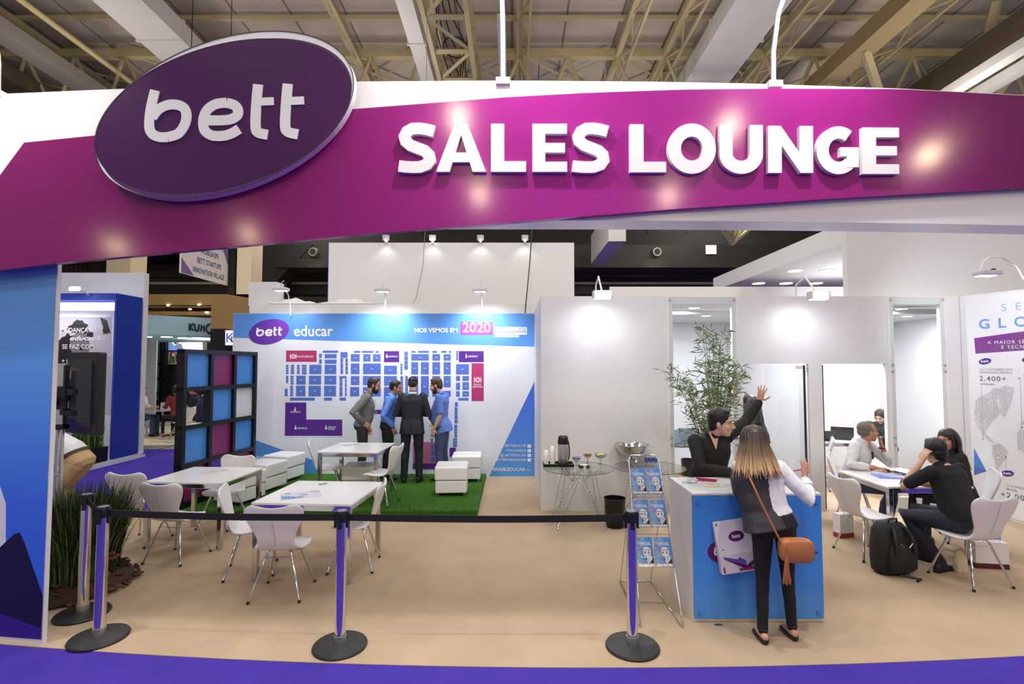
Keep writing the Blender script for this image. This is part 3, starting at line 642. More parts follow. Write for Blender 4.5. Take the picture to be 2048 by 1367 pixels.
truss(17.8, 13.1, 11.0, 'cream steel roof truss with V braces, crossing nearest above the fascia')
m = MB(); m.box(-24, 24, 16.1, 16.22, 13.2, 13.32); tag(m.build('roof_purlin', CREAM), 'thin cream purlin crossing the roof above the nearest truss', 'beam')
for k, x in enumerate((-16.0, -12.2, -5.6, -3.4, .25, 3.75, 5.4, 9.0, 12.6)):
    m = MB(); m.box(x - .09, x + .09, 12, 29, 12.95, 13.2); m.box(x + .26, x + .34, 12, 29, 12.6, 12.7)
    j = 12.0
    while j < 27: m.bar((x + .3, j, 12.66), (x, j + 1.2, 13.0), .05); m.bar((x, j + 1.2, 13.0), (x + .3, j + 2.4, 12.66), .05); j += 2.4
    tag(m.build('roof_beam', CREAM), 'cream lattice beam running away along the hall roof, %s from the left' % ('first second third fourth fifth sixth seventh eighth ninth'.split()[k]), 'beam', 'lattice beams of the roof')
m = MB()   # ladder girder with cables
for x in (-2.25, -1.15): m.box(x - .06, x + .06, 11, 24, 10.9, 11.06); m.box(x - .05, x + .05, 11, 24, 12.1, 12.2)
j = 11.4; s_ = 0
while j < 23:
    m.bar((-2.25, j, 11), (-1.15, j, 11), .12); a_, b_ = (-2.25, -1.15) if s_ % 2 else (-1.15, -2.25)
    m.bar((a_, j, 11), (b_, j + 1.45, 11), .09)
    for x in (-2.25, -1.15): m.bar((x, j, 11), (x, j + .7, 12.15), .06)
    j += 1.45; s_ += 1
gd = tag(m.build('ladder_girder', CREAM), 'cream ladder girder carrying black cables under the hall roof', 'girder')
m = MB()
for q in range(5):
    m.tube([(-2.0 + .16 * q + .12 * math.sin(i * .7 + q), 11 + i * .5, 11.3 + .15 * math.sin(i * 1.1 + 2 * q)) for i in range(24)], .018, 5)
m.tube([(-1.65 + .35 * math.cos(i * .4), 14.6 + .5 * math.sin(i * .4), 11.3) for i in range(16)], .02, 5, closed=True)
m.build('cables', BLACK, gd)
def duct(name, x0, x1, y0, y1, z0, z1, lab, mt=DUCTW, ribs=3.2):
    m = MB(); m.box(x0, x1, y0, y1, z0, z1); j = y0 + 1.1
    while ribs and j < y1: m.box(x0 - .05, x1 + .05, j, j + .07, z0 - .05, z1 + .03); j += ribs
    tag(m.build(name, mt), lab, 'duct')
duct('air_duct', -11.46, -10.1, 11, 24.3, 12, 12.6, 'wide white air duct under the roof behind the oval sign')
duct('air_duct', 6.1, 7.65, 11, 24.3, 12, 12.62, 'wide white air duct under the roof right of the word SALES')
duct('air_duct', -3.03, -2.58, 11, 24.3, 11.5, 11.8, 'slim white duct under the roof beside the ladder girder', ribs=2.6)
duct('air_duct', -.42, -.18, 14, 24.3, 11.6, 11.9, 'narrow white duct under the roof beside the white arm lamp', ribs=0)
duct('roof_girder', 10.6, 11.3, 11, 24.3, 11.75, 12.3, 'heavy cream box girder running away under the roof at the right', M('girder_paint', (168, 146, 104), .6), 0)
duct('roof_girder', 14.2, 15.2, 11, 24.3, 11.3, 12.0, 'dark brown box girder under the roof at the far right', M('girder_dark', (104, 90, 70), .6), 0)
duct('roof_girder', -17.9, -16.8, 11, 24.3, 11.6, 12.1, 'brown box girder under the roof at the far left', M('girder_dark', (104, 90, 70), .6), 0)
for x, lab in ((12.7, 'white cable tray under the roof at the right, the nearer of two'), (13.6, 'white cable tray under the roof at the right, the farther of two')):
    duct('cable_tray', x, x + .35, 10, 24.3, 9.95, 10.2, lab, ribs=0)
duct('cable_tray', -14.3, -13.6, 10, 24.3, 11.0, 11.35, 'long grey lamp trunk under the roof at the left', M('trunk_grey', (140, 132, 124), .5), 0)
m = MB(); m.tube([(-13.4, 10, 12), (-13.4, 24.3, 12)], .09, 10); tag(m.build('roof_pipe', M('pipe_cream', (206, 190, 140), .35), smooth=60), 'shiny cream pipe running away under the roof at the far left', 'pipe')
m = MB()
for a_, b_ in (((10.9, 15.5, 11.8), (14.4, 19, 10.6)), ((10.9, 17.4, 11.8), (11.3, 19.0, 9.4)), ((14.6, 15, 13), (15.0, 17, 9.4)), ((16.8, 15, 13.2), (15.0, 17, 9.4))): m.bar(a_, b_, .2)
tag(m.build('roof_brace', CREAM), 'cream diagonal roof braces meeting the girders at the right', 'brace')
# hall end wall
m = MB(); m.box(-30, 30, 29, 29.2, -.06, 14); struct(m.build('wall_hall_end', M('end_wall', (96, 88, 78), .85, var=.12, scale=1.5)))
m = MB(); m.box(-24.2, -24, 8, 29, -.06, 14)
for k in range(70): m.box(-24, -23.95, 8 + k * .3, 8.12 + k * .3, 4, 13.5)
struct(m.build('wall_hall_left', M('ribbed_wall', (112, 100, 86), .8)))
za, zb = atY(1000, 490, 24).z, atY(1000, 536, 24).z
m = MB(); m.box(-22, 22, 25.3, 28.9, za + .03, za + .2)
for k in range(24): m.box(-22 + k * 1.9, -21.97 + k * 1.9, 24.45, 24.5, 8.4, 13)
m.box(-22, 22, 24.5, 24.6, za + .03, 12.6); struct(m.build('wall_hall_soffit', M('dark_soffit', (44, 42, 40), .8)))
za, zb = atY(1000, 490, 24).z, atY(1000, 536, 24).z
dk = thing('black_air_duct', 'long black air duct with round nozzles along the far hall wall', 'duct', (0, 24, zb))
m = MB(); x0d = atY(560, 500, 24).x; m.box(x0d, 22, 23.9, 25.2, zb, za); m.box(x0d, 22, 23.7, 25.2, zb - .02, zb + .38)
a = atY(486, 520, 24); m.add([(a.x, 23.85, zb - 1.0), (a.x + 1.3, 23.85, zb - 1.0), (x0d + 1.6, 23.85, za), (x0d - .9, 23.85, za), (a.x, 23.85, zb + .4)] + [(a.x, 25.2, zb - 1.0), (a.x + 1.3, 25.2, zb - 1.0), (x0d + 1.6, 25.2, za), (x0d - .9, 25.2, za), (a.x, 25.2, zb + .4)], [(0, 1, 2, 3, 4), (9, 8, 7, 6, 5), (0, 5, 6, 1), (1, 6, 7, 2), (2, 7, 8, 3), (3, 8, 9, 4), (4, 9, 5, 0)])
rel(m.build('duct_body', M('duct_black', (26, 25, 25), .42)), dk)
for px in (629, 1312):
    q = atY(px, 505, 23.88); m = MB(); m.tube([(0, 0, 0), (0, -.22, 0)], [.24, .20], 20); nz = m.build('nozzle', M('nozzle_grey', (150, 146, 136), .3, .7), None, q, smooth=40)
    rel(nz, dk); m = MB(); m.tube([(0, -.2, 0), (0, -.226, 0)], .15, 18); m.build('nozzle_mouth', BLACK, nz)
    lamp('duct_lamp', 'SPOT', q + Vector((0, -1.2, -.9)), 30, q + Vector((0, 0, .1)), .1, (1, .85, .62), 90)
m = MB(); q = atY(1422, 499, 23.85); m.cbox(q, (.5, .02, .42)); tag(m.build('duct_notice', INKWHITE), 'small white notice on the black duct at the right', 'notice')
for k, (py, th, mt, lab) in enumerate(((549, .28, M('pipe_dark', (40, 38, 37), .5), 'upper dark pipe along the far hall wall'), (566, .12, M('pipe_pale', (170, 164, 156), .5), 'pale thin pipe along the far hall wall'), (580, .42, M('pipe_dark', (40, 38, 37), .5), 'lower dark beam along the far hall wall'))):
    z = atY(1000, py, 26).z; m = MB(); m.box(-22, 22, 26, 26.3, z - th / 2, z + th / 2); tag(m.build('wall_pipe', mt), lab, 'pipe')
for px0, px1, Y, lab in ((465, 503, 20, 'cream hall column behind the hanging direction sign'), (214, 262, 20, 'cream hall column above the blue neighbouring stand')):
    m = MB(); a, b = atY(px0, 500, Y), atY(px1, 500, Y); m.box(a.x, b.x, Y, Y + .9, 0, 10); tag(m.build('hall_column', M('column_cream', (226, 206, 176), .7)), lab, 'column')
m = MB(); a, b = atY(1217, 457, 18), atY(1252, 482, 18); m.box(a.x, b.x, 18, 22, b.z, b.z + 1.2); m.box(a.x + .1, a.x + .14, 19, 19.04, b.z + 1.1, ZC); m.box(b.x - .14, b.x - .1, 19, 19.04, b.z + 1.1, ZC); tag(m.build('air_duct', DUCTW), 'short white duct end hanging above the bright floodlight', 'duct')
m = MB()
for k in range(6): m.bar(atY(1440 + k * 12, 455, 19 + k * .4), atY(1462, 488, 21), .14)
tag(m.build('roof_brace', CREAM), 'cream fan of roof braces seen under the white fascia', 'brace')
# ================================================================== neighbouring stands at the left
NAVY = M('navy_panel', (30, 56, 158), .45); BLUEF = M('royal_blue_panel', (44, 74, 190), .4)
XN = -8.3
st = thing('neighbour_stand', 'royal blue portal stand with white top and lit poster across the left aisle', 'exhibition stand', (XN - 1.5, 11, 0))
zt = atY(240, 586, 10.75).z; zo = atY(226, 600, 10.75).z; xo = atY(226, 700, 10.75).x
m = MB(); m.box(-14, XN, 11.55, 11.7, 0, atY(290, 545, 11.55).z); rel(m.build('white_backing', WHITE), st)
m = MB(); m.box(-14, XN, 10.75, 11.5, zo, zt); m.box(xo, XN - .002, 10.752, 11.5, 0, zo); rel(m.build('portal', BLUEF), st)
m = MB(); m.box(XN - .002, XN + .012, 10.75, 11.5, 0, zt); rel(m.build('side_panel', NAVY), st)
m = MB(); m.box(-14, XN + .03, 9.6, 11.72, 0, .10); rel(m.build('plinth', WHITE), st)
m = MB(); m.box(-14, xo, 11.35, 11.4, .1, zo - .02); rel(m.build('back_panel', WGLOSS), st)
m = MB(); m.box(-13, xo - .02, 10.8, 10.95, zo - .20, zo - .04); rel(m.build('light_box', M('box_glow', (255, 255, 255), .4, emit=1.4)), st)
lamp('stand_light', 'AREA', (-10, 10.95, zo - .25), 9, (-10, 11.35, 1.8), 1.6, sy=.2)
fr2 = planeY(11.345)
m = MB()
m.flat(fr2, [(60, 634), (222, 634), (222, 829), (60, 829)], 0, 0)
def blot(cx, cy, rx, ry, mi, n=26, j=.16, d=.001):
    m.flat(fr2, [(cx + rx * (1 + random.uniform(-j, j)) * math.cos(2 * PI * i / n), cy + ry * (1 + random.uniform(-j, j)) * math.sin(2 * PI * i / n)) for i in range(n)], d, mi)
blot(138, 705, 26, 38, 1, j=.2); blot(157, 655, 20, 14, 1, j=.3); blot(180, 668, 8, 6, 1, j=.3); m.flat(fr2, [(60, 690), (118, 680), (124, 829), (60, 829)], .0012, 1)
blot(160, 690, 20, 26, 2, j=.05, d=.002); blot(166, 680, 3, 1.6, 1, d=.003); blot(150, 679, 3, 1.6, 1, d=.003); blot(163, 697, 5, 3, 1, d=.003, j=.1)
m.flat(fr2, [(200, 634), (214, 640), (222, 668), (212, 660), (204, 648)], .001, 1); blot(212, 658, 6, 11, 1, j=.4, d=.0015)
rel(m.build('portrait_poster', [M('poster_grey', (196, 190, 204), .5), M('poster_black', (24, 23, 26), .5), M('poster_mid', (122, 116, 122), .5)]), st)
m = MB(); T2 = lambda txt, px, py, size, **k: m.text(lambda x, y, d=0.0: fr2(px + x, py - y, .006 + d), txt, 0, 0, size, **k)
T2('A MUDANÇA NA', 112, 664, 9.2, bold=.012, width=83); T2('educação', 140, 680, 9, shear=.35, bold=.02, width=71); T2('SE FAZ COM', 125, 697, 9.2, bold=.012, width=63); T2('experiências', 148, 712, 8, shear=.35, bold=.02, width=88); T2('+ inovação', 124, 725, 8, bold=.02)
rel(m.build('poster_lettering', INKWHITE), st)
q = atY(155, 578, 10.6); t = thing('floodlight', 'bright white floodlight above the royal blue portal at the left', 'floodlight', q)
m = MB(); m.cbox((0, 0, 0), (.24, .14, .08)); m.build('lamp_head', WGLOSS, t); m = MB(); m.cbox((0, -.075, 0), (.2, .01, .07)); m.build('lamp_glass', M('hot_glow', (250, 250, 255), .4, emit=30), t)
m = MB(); m.tube([(.08, 0, 0), (.14, .1, -.1), (.14, .16, -.12)], .012, 6); m.build('arm', STEEL, t)
lamp('portal_spot', 'SPOT', q + Vector((0, -.1, .02)), 16, q + Vector((0, .3, -.4)), .06, (.95, .97, 1), 140)
# grass trough before the portal
def grass(mb, x0, x1, y0, y1, z, h, n, lean=.12, w=.006):
    for _ in range(n):
        x, y = random.uniform(x0, x1), random.uniform(y0, y1); a = random.uniform(0, 2 * PI); hh = h * random.uniform(.6, 1.08)
        lx, ly = random.gauss(0, lean) * hh, random.gauss(0, lean) * hh; dx, dy = w * math.cos(a), w * math.sin(a); mi = random.randrange(3)
        mb.add([(x - dx, y - dy, z), (x + dx, y + dy, z), (x + lx * .35 + dx, y + ly * .35 + dy, z + hh * .55), (x + lx * .35 - dx, y + ly * .35 - dy, z + hh * .55), (x + lx, y + ly, z + hh)], [(0, 1, 2, 3), (3, 2, 4)], mi)
GR = [M('grass_dark', (44, 74, 26), .6, spec=.3), M('grass_mid', (72, 104, 40), .6, spec=.3), M('grass_light', (112, 132, 66), .6, spec=.3)]
t = thing('grass_planter', 'dark trough of tall green grass before the blue portal stand', 'planter', (-9.04, 10.36, .1))
m = MB(); m.box(-1.6, .75, -.3, .3, 0, .3); m.build('trough', BLACKM, t)
m = MB(); grass(m, -1.5, .72, -.26, .26, .28, .72, 2200, .1); m.build('grass_blades', GR, t)
# light blue stand with rounded letters
LB = M('pale_blue_panel', (158, 190, 204), .5)
k0, k1 = Vector((-10.4, 13.75, 0)), Vector((-8.2, 15.6, 0)); kd = (k1 - k0).normalized(); kn = Vector((kd.y, -kd.x, 0))
t = thing('pale_blue_stand', 'pale blue canopy stand with round navy letters far down the left aisle', 'exhibition stand', (-9.5, 15, 0))
m = MB()
def wallq(mb, a, b, z0, z1, th, mi=0):
    n = Vector((b.y - a.y, a.x - b.x, 0)).normalized() * th; q = [a, b, b - n, a - n]
    mb.add([(p.x, p.y, z0) for p in q] + [(p.x, p.y, z1) for p in q], [(0, 1, 2, 3), (4, 5, 6, 7), (0, 1, 5, 4), (1, 2, 6, 5), (2, 3, 7, 6), (3, 0, 4, 7)], mi)
wallq(m, k0 - kd * 1.2, k1, 2.88, 3.44, .3); wallq(m, k0 - kd * 1.5, k1, 2.86, 2.9, 4.5)
wallq(m, k0 - kd * 1.6 + kn * .02, k0 + kd * .42 + kn * .02, 3.3, 3.95, .2)
rel(m.build('canopy', LB), t)
m = MB()
for s_, o_ in ((.55, -.5), (1.0, -.25), (1.45, -.6), (.2, -.75)):
    c = k0 + kd * s_ + kn * o_; m.lathe([(.14, 2.85), (.14, 2.86)], 18, (c.x, c.y, 0))
rel(m.build('downlights', M('far_glow', (255, 252, 246), .4, emit=6)), t)
def kfr(a):
    return frame(a, kd, (0, 0, 1))
m = MB()
ko = k0 + kn * .008; s0 = 0.0
def ks(px):      # distance along the canopy face at a photograph column
    a_ = (px - 1024) / F; return (a_ * k0.y - k0.x) / (kd.x - a_ * kd.y)
f3 = frame(ko + Vector((0, 0, 0)), kd, (0, 0, 1))
for px, pts in () and ((379, [[(0, 0), (0, .26)], [(.13, .26), (0, .12), (.14, 0)]]), (391, [[(0, .26), (0, .08), (.03, .01), (.08, 0), (.13, .02), (.15, .08), (.15, .26)]]), (403, [[(0, 0), (0, .26), (.1, .1), (.2, .26), (.2, 0)]])):
    for p in pts: m.stroke(f3, [(ks(px) + a_, 3.02 + b_) for a_, b_ in p], .045, 0, .02)
def kp(zx, zy):
    r_ = ray(270 + zx / 7.596, 560 + zy / 7.596); t_ = (ko - Vector((0, 0, H))).dot(kn) / r_.dot(kn); q_ = Vector((0, 0, H)) + r_ * t_; return ((q_ - ko).dot(kd), q_.z)
for p in ([(829, 655), (825, 762)], [(885, 655), (832, 712), (888, 764)], [(905, 662), (908, 735), (925, 766), (950, 766), (966, 740), (970, 668)], [(1000, 772), (1006, 680), (1030, 735), (1052, 684), (1048, 778)]):
    m.stroke(f3, [kp(*q) for q in p], .042, 0, .02)
m.stroke(f3, [kp(1142 + 62 * math.cos(i * PI / 12), 738 + 76 * math.sin(i * PI / 12)) for i in range(24)], .034, 0, .02, closed=True)
for q in ((1106, 690), (1160, 690)): c_ = kp(*q); m.ellipse(f3, c_[0], c_[1], .022, .026, 0, 0, .02, 0, 10)
m.stroke(f3, [kp(1112, 786), kp(1132, 796), kp(1155, 786)], .03, 0, .02)
rel(m.build('lettering', M('navy_letter', (20, 32, 72), .4)), t)
lamp('kumo_light', 'POINT', (-9.6, 16, 2.7), 60, None, .3, (1, .97, .93)); lamp('kumo_light', 'POINT', (-8.6, 17.5, 2.7), 60, None, .3, (1, .97, .93))
FLC = M('pale_stage_floor', (224, 212, 184), .45, var=.03, scale=2)
m = MB(); m.box(-16, -6.2, 12.75, 24, -.004, .10)
fsh = m.build('floor_stage', FLC); struct(fsh)
m = MB()
for a_, b_ in (((283, 896), (384, 885)), ((330, 884), (384, 890)), ((285, 905), (350, 890)), ((300, 884), (384, 880))):
    p, q = fl(a_[0], a_[1], .102), fl(b_[0], b_[1], .102); m.stroke(lambda x, y, d=0.0: Vector((x, y, .101 + d)), [(p.x, p.y), (q.x, q.y)], .04, 0, .002)
struct(m.build('trim_1', BLACKM))
m = MB(); a, b = atY(293, 700, 18.2), atY(470, 700, 18.2); m.box(a.x - 2, b.x + 3.5, 18.2, 18.3, .1, 3.0); m.box(a.x - .2, atY(312, 700, 18.2).x, 17.0, 18.2, .1, 2.86)
tag(m.build('exhibition_wall', M('stage_black', (24, 24, 26), .5)), 'black back wall of the pale blue stand behind the seated visitors', 'wall')
m = MB(); a, b = atY(294, 700, 16.4), atY(313, 700, 16.4); m.box(a.x, b.x, 16.4, 16.46, .1, 2.86); tag(m.build('partition_panel', M('grey_panel', (180, 184, 186), .6)), 'tall grey partition panel under the pale blue canopy', 'panel')
fr4 = planeY(18.1)
t = thing('shelf_frame', 'black metal shelf frame with grey and violet backs on the pale blue stand', 'shelf', atY(330, 860, 18.0))
m = MB()
for px in (310, 325, 333): p = atY(px, 700, 18.0); m.box(p.x - .03, p.x + .03, 17.9, 18.05, .1, 2.86)
for py in (674, 728, 757, 786): a, b = atY(310, py, 18.0), atY(333, py, 18.0); m.box(a.x, b.x, 17.9, 18.05, a.z - .03, a.z + .03)
rel(m.build('frame', BLACKM), t)
m = MB(); m.rect(fr4, 311, 676, 324, 800, .0, 0); m.rect(fr4, 326, 676, 332, 722, .001, 1); m.rect(fr4, 326, 722, 332, 800, .001, 2); rel(m.build('panels', [M('shelf_grey', (168, 168, 170), .6), M('shelf_pale', (214, 206, 206), .6), M('shelf_violet', (74, 60, 186), .5)]), t)
m = MB(); m.text(lambda x, y, d=0.0: fr4(326 + x, 696 - y, .004), 'LO', 0, 0, 4.5, bold=.03); m.text(lambda x, y, d=0.0: fr4(326 + x, 702 - y, .004), 'GO', 0, 0, 4.5, bold=.03); rel(m.build('lettering', BLACKM), t)
t = thing('display_screen', 'lit screen picture of a woman studying under the pale blue canopy', 'screen', atY(370, 690, 18.05))
m = MB(); m.rect(fr4, 334, 675, 408, 700, .0, 0); rel(m.build('screen', M('screen_white', (236, 240, 246), .4, emit=1.1)), t)
m = MB(); m.flat(fr4, [(334, 678), (343, 684), (356, 700), (334, 700)], .002, 0); m.flat(fr4, [(343, 700), (350, 690), (362, 686), (368, 700)], .002, 1); m.ellipse(lambda x, y, d=0.0: fr4(x, -y, d), 353, -682, 5.5, 6.5, 0, .002, .004, 2, 18); m.ellipse(lambda x, y, d=0.0: fr4(x, -y, d), 354.5, -683, 3.6, 5, 0, .004, .006, 3, 18)
rel(m.build('picture', [M('pic_blue', (130, 178, 226), .5, emit=.5), M('pic_shirt', (150, 170, 214), .5, emit=.4), M('pic_hair', (88, 60, 52), .5), M('pic_skin', (224, 178, 156), .5, emit=.3)]), t)
t = thing('picture_panel', 'small picture of a woman in green below the lit screen', 'picture', atY(345, 715, 18.05))
m = MB(); m.rect(fr4, 334, 703, 357, 728, .0, 0); m.flat(fr4, [(336, 726), (340, 714), (350, 716), (350, 726)], .002, 1); m.ellipse(lambda x, y, d=0.0: fr4(x, -y, d), 345, -710, 5, 7, 0, .002, .004, 2, 16); m.ellipse(lambda x, y, d=0.0: fr4(x, -y, d), 346.5, -709, 3, 4, 0, .004, .005, 3, 14); m.rect(fr4, 352, 708, 357, 722, .003, 2)
rel(m.build('picture', [M('pic_pale', (206, 204, 204), .5), M('pic_green', (96, 146, 92), .5), M('pic_hair', (88, 60, 52), .5), M('pic_skin', (224, 178, 156), .5, emit=.3)]), t)
for (a_, b_, c_, d_), lab in (((374, 703, 388, 728), 'small beige panel on the black wall under the lit screen'), ((406, 675, 414, 700), 'narrow beige panel at the right end of the lit screen')):
    m = MB(); m.rect(fr4, a_, b_, c_, d_, .02); m.rect(fr4, a_, b_, c_, d_, 0); tag(m.build('wall_panel', M('beige_panel', (186, 166, 152), .6)), lab, 'panel')
WOOD = M('wood_fascia', (158, 126, 74), .55, var=.05, scale=3); WOODD = M('wood_underside', (196, 168, 118), .6)
t = thing('wood_stand', 'brown wood clad canopy of a stand far behind the pale blue one', 'exhibition stand', atY(360, 600, 20))
m = MB(); a, b = atY(285, 588, 20), atY(424, 612, 20); m.box(a.x, b.x + 2, 20, 20.2, b.z + .05, a.z); m.box(a.x, b.x + 2, 20.0, 27, b.z - .35, b.z - .2); m.box(a.x, b.x + 2, 21.5, 21.7, b.z - .4, b.z - .05); rel(m.build('wood_fascia', WOOD), t)
m = MB(); m.box(a.x, b.x + 2, 20.2, 26.9, b.z - .02, b.z + .02); rel(m.build('underside', WOODD), t)
m = MB()
for px, py in ((336, 610), (413, 624), (380, 618), (398, 609)): q = atY(px, py, 19.95); m.ell(q, (.07, .04, .035), 8)
rel(m.build('spot_bulbs', M('far_glow', (255, 252, 246), .4, emit=6)), t)
t = thing('wood_tower', 'brown wood clad tower with a black base beside the map wall', 'exhibition stand', atY(445, 640, 13.5))
m = MB(); a, b = atY(423, 588, 13.5), atY(450, 657, 13.5); c = atY(500, 598, 15.5)
q = [Vector((a.x, 13.5, 0)), Vector((b.x, 13.5, 0)), Vector((c.x + 1.5, 16.5, 0)), Vector((c.x + .5, 18, 0)), Vector((a.x, 17, 0))]
m.add([(p.x, p.y, b.z) for p in q] + [(p.x, p.y, a.z) for p in q], [(0, 1, 2, 3, 4), (5, 6, 7, 8, 9)] + [(i, (i + 1) % 5, (i + 1) % 5 + 5, i + 5) for i in range(5)]); rel(m.build('wood_cladding', WOOD), t)
m = MB(); m.add([(p.x, p.y, 2.35) for p in q] + [(p.x, p.y, b.z) for p in q], [(0, 1, 2, 3, 4), (5, 6, 7, 8, 9)] + [(i, (i + 1) % 5, (i + 1) % 5 + 5, i + 5) for i in range(5)]); m.box(a.x + .1, a.x + .3, 13.7, 13.9, 0, 2.4); rel(m.build('black_base', BLACKM), t)
m = MB(); fk = planeY(13.4); m.rect(fk, 450.5, 660, 466, 690, .0, 0); m.text(lambda x, y, d=0.0: fk(453 + x, 684 - y, .004), 'K', 0, 0, 19, 0, 1); m.text(lambda x, y, d=0.0: fk(462 + x, 684 - y, .004), 'r', 0, 0, 19, 0, 1)
rel(m.build('sign_panel', [M('sign_white', (232, 234, 246), .4, emit=.6), M('sign_blue', (84, 104, 200), .5)]), t)
# hanging direction sign
t = thing('hanging_sign', 'white hanging direction sign lettered WORKSHOPS and INNOVATION VILLAGE', 'sign', atY(410, 520, 13))
sa, sb = atY(362, 545, 13.0), atY(456, 571, 15.0); sd = Vector((sb.x - sa.x, sb.y - sa.y, 0)); L_ = sd.length; sd.normalize()
hh = atY(457, 496, 15.0).z - sb.z; f5 = frame(Vector((sa.x, sa.y, sa.z)), sd, (0, 0, 1)); zb_ = sb.z - sa.z
m = MB(); m.poly(f5, [(0, 0), (L_, zb_), (L_, zb_ + hh), (0, hh)], -.05, 0); rel(m.build('sign_board', M('sign_cream', (232, 220, 214), .6)), t)
m = MB(); m.flat(f5, [(0, .01), (.5, .17 * zb_ + .01), (0, .40)], .002); rel(m.build('corner_print', M('lilac_print', (128, 104, 156), .6)), t); m = MB(); m.flat(f5, [(L_, zb_ + .55), (L_, zb_ + hh), (L_ - .35, zb_ * .85 + hh)], .002); rel(m.build('corner_print', M('lilac_print', (128, 104, 156), .6)), t)
m = MB()
for i, (s_, w_) in enumerate((('INNOVATION VILLAGE', 1.75), ('BETT STARTUPS', 1.35), ('WORKSHOPS', 1.0), ('AUDITÓRIOS 3, 4, 5 e 6', 1.75))):
    m.text(lambda x, y, d=0.0: f5(x, y + zb_ * x / L_, d), s_, L_ * .56, .12 + i * .275, .15, .006, align='C', bold=.012, width=w_ * L_ / 2.6)
rel(m.build('lettering', M('steel_blue_ink', (72, 104, 150), .5)), t)
m = MB(); e = f5(L_, 0, 0); e0 = f5(0, 0, 0); m.tube([(e0.x + .1, e0.y, e0.z + .5), (e0.x + .1, e0.y, 13.5)], .012, 6); m.tube([(e.x - .1, e.y, e.z + .8), (e.x - .1, e.y, 13.5)], .012, 6); rel(m.build('hanging_wires', BLACK), t)
m = MB(); m.box(e.x + .03, e.x + .22, e.y - .05, e.y + .05, sb.z - .35, sb.z + hh); rel(m.build('edge_bar', BLACKM), t)
m = MB(); m.bar((e.x - 1.5, e.y + 7, sb.z - .6), (e.x - 1.5, e.y + 7, sb.z + 1.2), .15); m.bar((e.x - 1.5, e.y + 7, sb.z - .6), (e.x - 2.3, e.y + 7, sb.z + .6), .12); m.box(e.x - 9, e.x + 2.6, e.y + 6.9, e.y + 7.1, sb.z + .35, sb.z + .6)
tag(m.build('wall_bracket', BLACKM), 'black steel bracket hanging on the far wall under the direction sign', 'bracket')
# ================================================================== lattice of coloured panels
t = thing('grid_partition', 'black grid partition with blue and magenta square panels beside the left tables', 'partition', (-4.60, 7.22, 0))
p0 = Vector((-4.62, 7.2, 0)); p1 = Vector((-4.42, 8.86, 0)); gd_ = (p1 - p0).normalized(); gw = (p1 - p0).length; f6 = frame(p0, gd_, (0, 0, 1))
m = MB(); gh = 2.28; b_ = .06; cw = (gw - 4 * b_) / 3; chh = .475; z0_ = gh - 4 * chh - 5 * b_
for i in range(4): m.poly(f6, [(i * (cw + b_), .061), (i * (cw + b_) + b_, .061), (i * (cw + b_) + b_, gh), (i * (cw + b_), gh)], -.07, 0.05)
for j in range(5): z = z0_ + j * (chh + b_); m.poly(f6, [(0, z), (gw, z), (gw, z + b_), (0, z + b_)], -.069, .049)
rel(m.build('grid_frame', BLACKM), t)
CELL = ['BMB', 'OBW', 'BMB', 'MOM']
PM = {'B': M('blue_square', (70, 138, 216), .35), 'M': M('magenta_square', (128, 30, 96), .35), 'W': M('white_square', (222, 226, 228), .35)}
for r_ in range(4):
    for c_ in range(3):
        k_ = CELL[r_][c_]
        if k_ == 'O': continue
        m = MB(); x_ = b_ + c_ * (cw + b_); z = gh - (r_ + 1) * (chh + b_)
        m.poly(f6, [(x_, z), (x_ + cw, z), (x_ + cw, z + chh), (x_, z + chh)], -.02, .0)
        o = rel(m.build('square_panel', PM[k_]), t); o['label'] = {'B': 'blue square panel', 'M': 'magenta square panel', 'W': 'white square panel'}[k_]
# ================================================================== monitor on its pole
bp = Vector((-4.36, 5.0, 0)); t = thing('monitor_stand', 'chrome floor stand holding the black monitor at the left', 'stand', bp)
m = MB(); m.cbox((0, 0, 1.76), (.085, .05, .62)); m.cbox((-.02, 0, .74), (.022, .03, 1.48)); m.cbox((.025, 0, .74), (.022, .03, 1.48)); m.cbox((0, 0, 1.0), (.07, .04, .02)); m.build('pole', STEEL, t, bevel=.005)
m = MB(); m.cbox((0, 0, .015), (.5, .4, .03)); m.build('base_plate', BLACKM, t, bevel=.01)
m = MB(); m.cbox((.03, 0, 1.74), (.14, .11, .22)); m.tube([(0, -.06, 1.70), (-.07, -.13, 1.72)], .04, 10); m.cbox((0, 0, 1.46), (.12, .08, .05)); m.build('clamp', BLACK, t, bevel=.01)
m = MB(); m.tube([(-.04, -.05, 1.3), (-.02, -.09, .95), (-.05, -.08, .6), (-.04, -.06, .1)], .008, 6); m.build('cable', BLACK, t)
t = thing('monitor', 'black upright monitor seen from behind on the chrome floor stand', 'monitor', bp + Vector((.20, .13, 1.80)), R(152))
m = MB(); m.box(-.31, .31, .02, .10, -.42, .38); m.build('screen_housing', M('monitor_black', (38, 38, 40), .35), t, bevel=.02)
m = MB(); m.loft([[(-.22, .10, -.36), (.22, .10, -.36), (.22, .10, .32), (-.22, .10, .32)], [(-.14, .19, -.26), (.14, .19, -.26), (.14, .19, .2), (-.14, .19, .2)]]); m.build('rear_cover', M('monitor_grey', (56, 56, 60), .32), t, bevel=.01)
m = MB(); m.cbox((0, .21, 0), (.3, .03, .06)); m.cbox((0, .21, -.2), (.3, .03, .05)); m.cbox((.0, .22, .08), (.04, .03, .34)); m.build('bracket', BLACK, t)
m = MB(); m.box(-.02, .03, .192, .195, .12, .2); m.build('sticker', INKWHITE, t); m = MB(); m.box(.0, .05, .192, .195, -.16, -.08); m.build('sticker', INKWHITE, t)
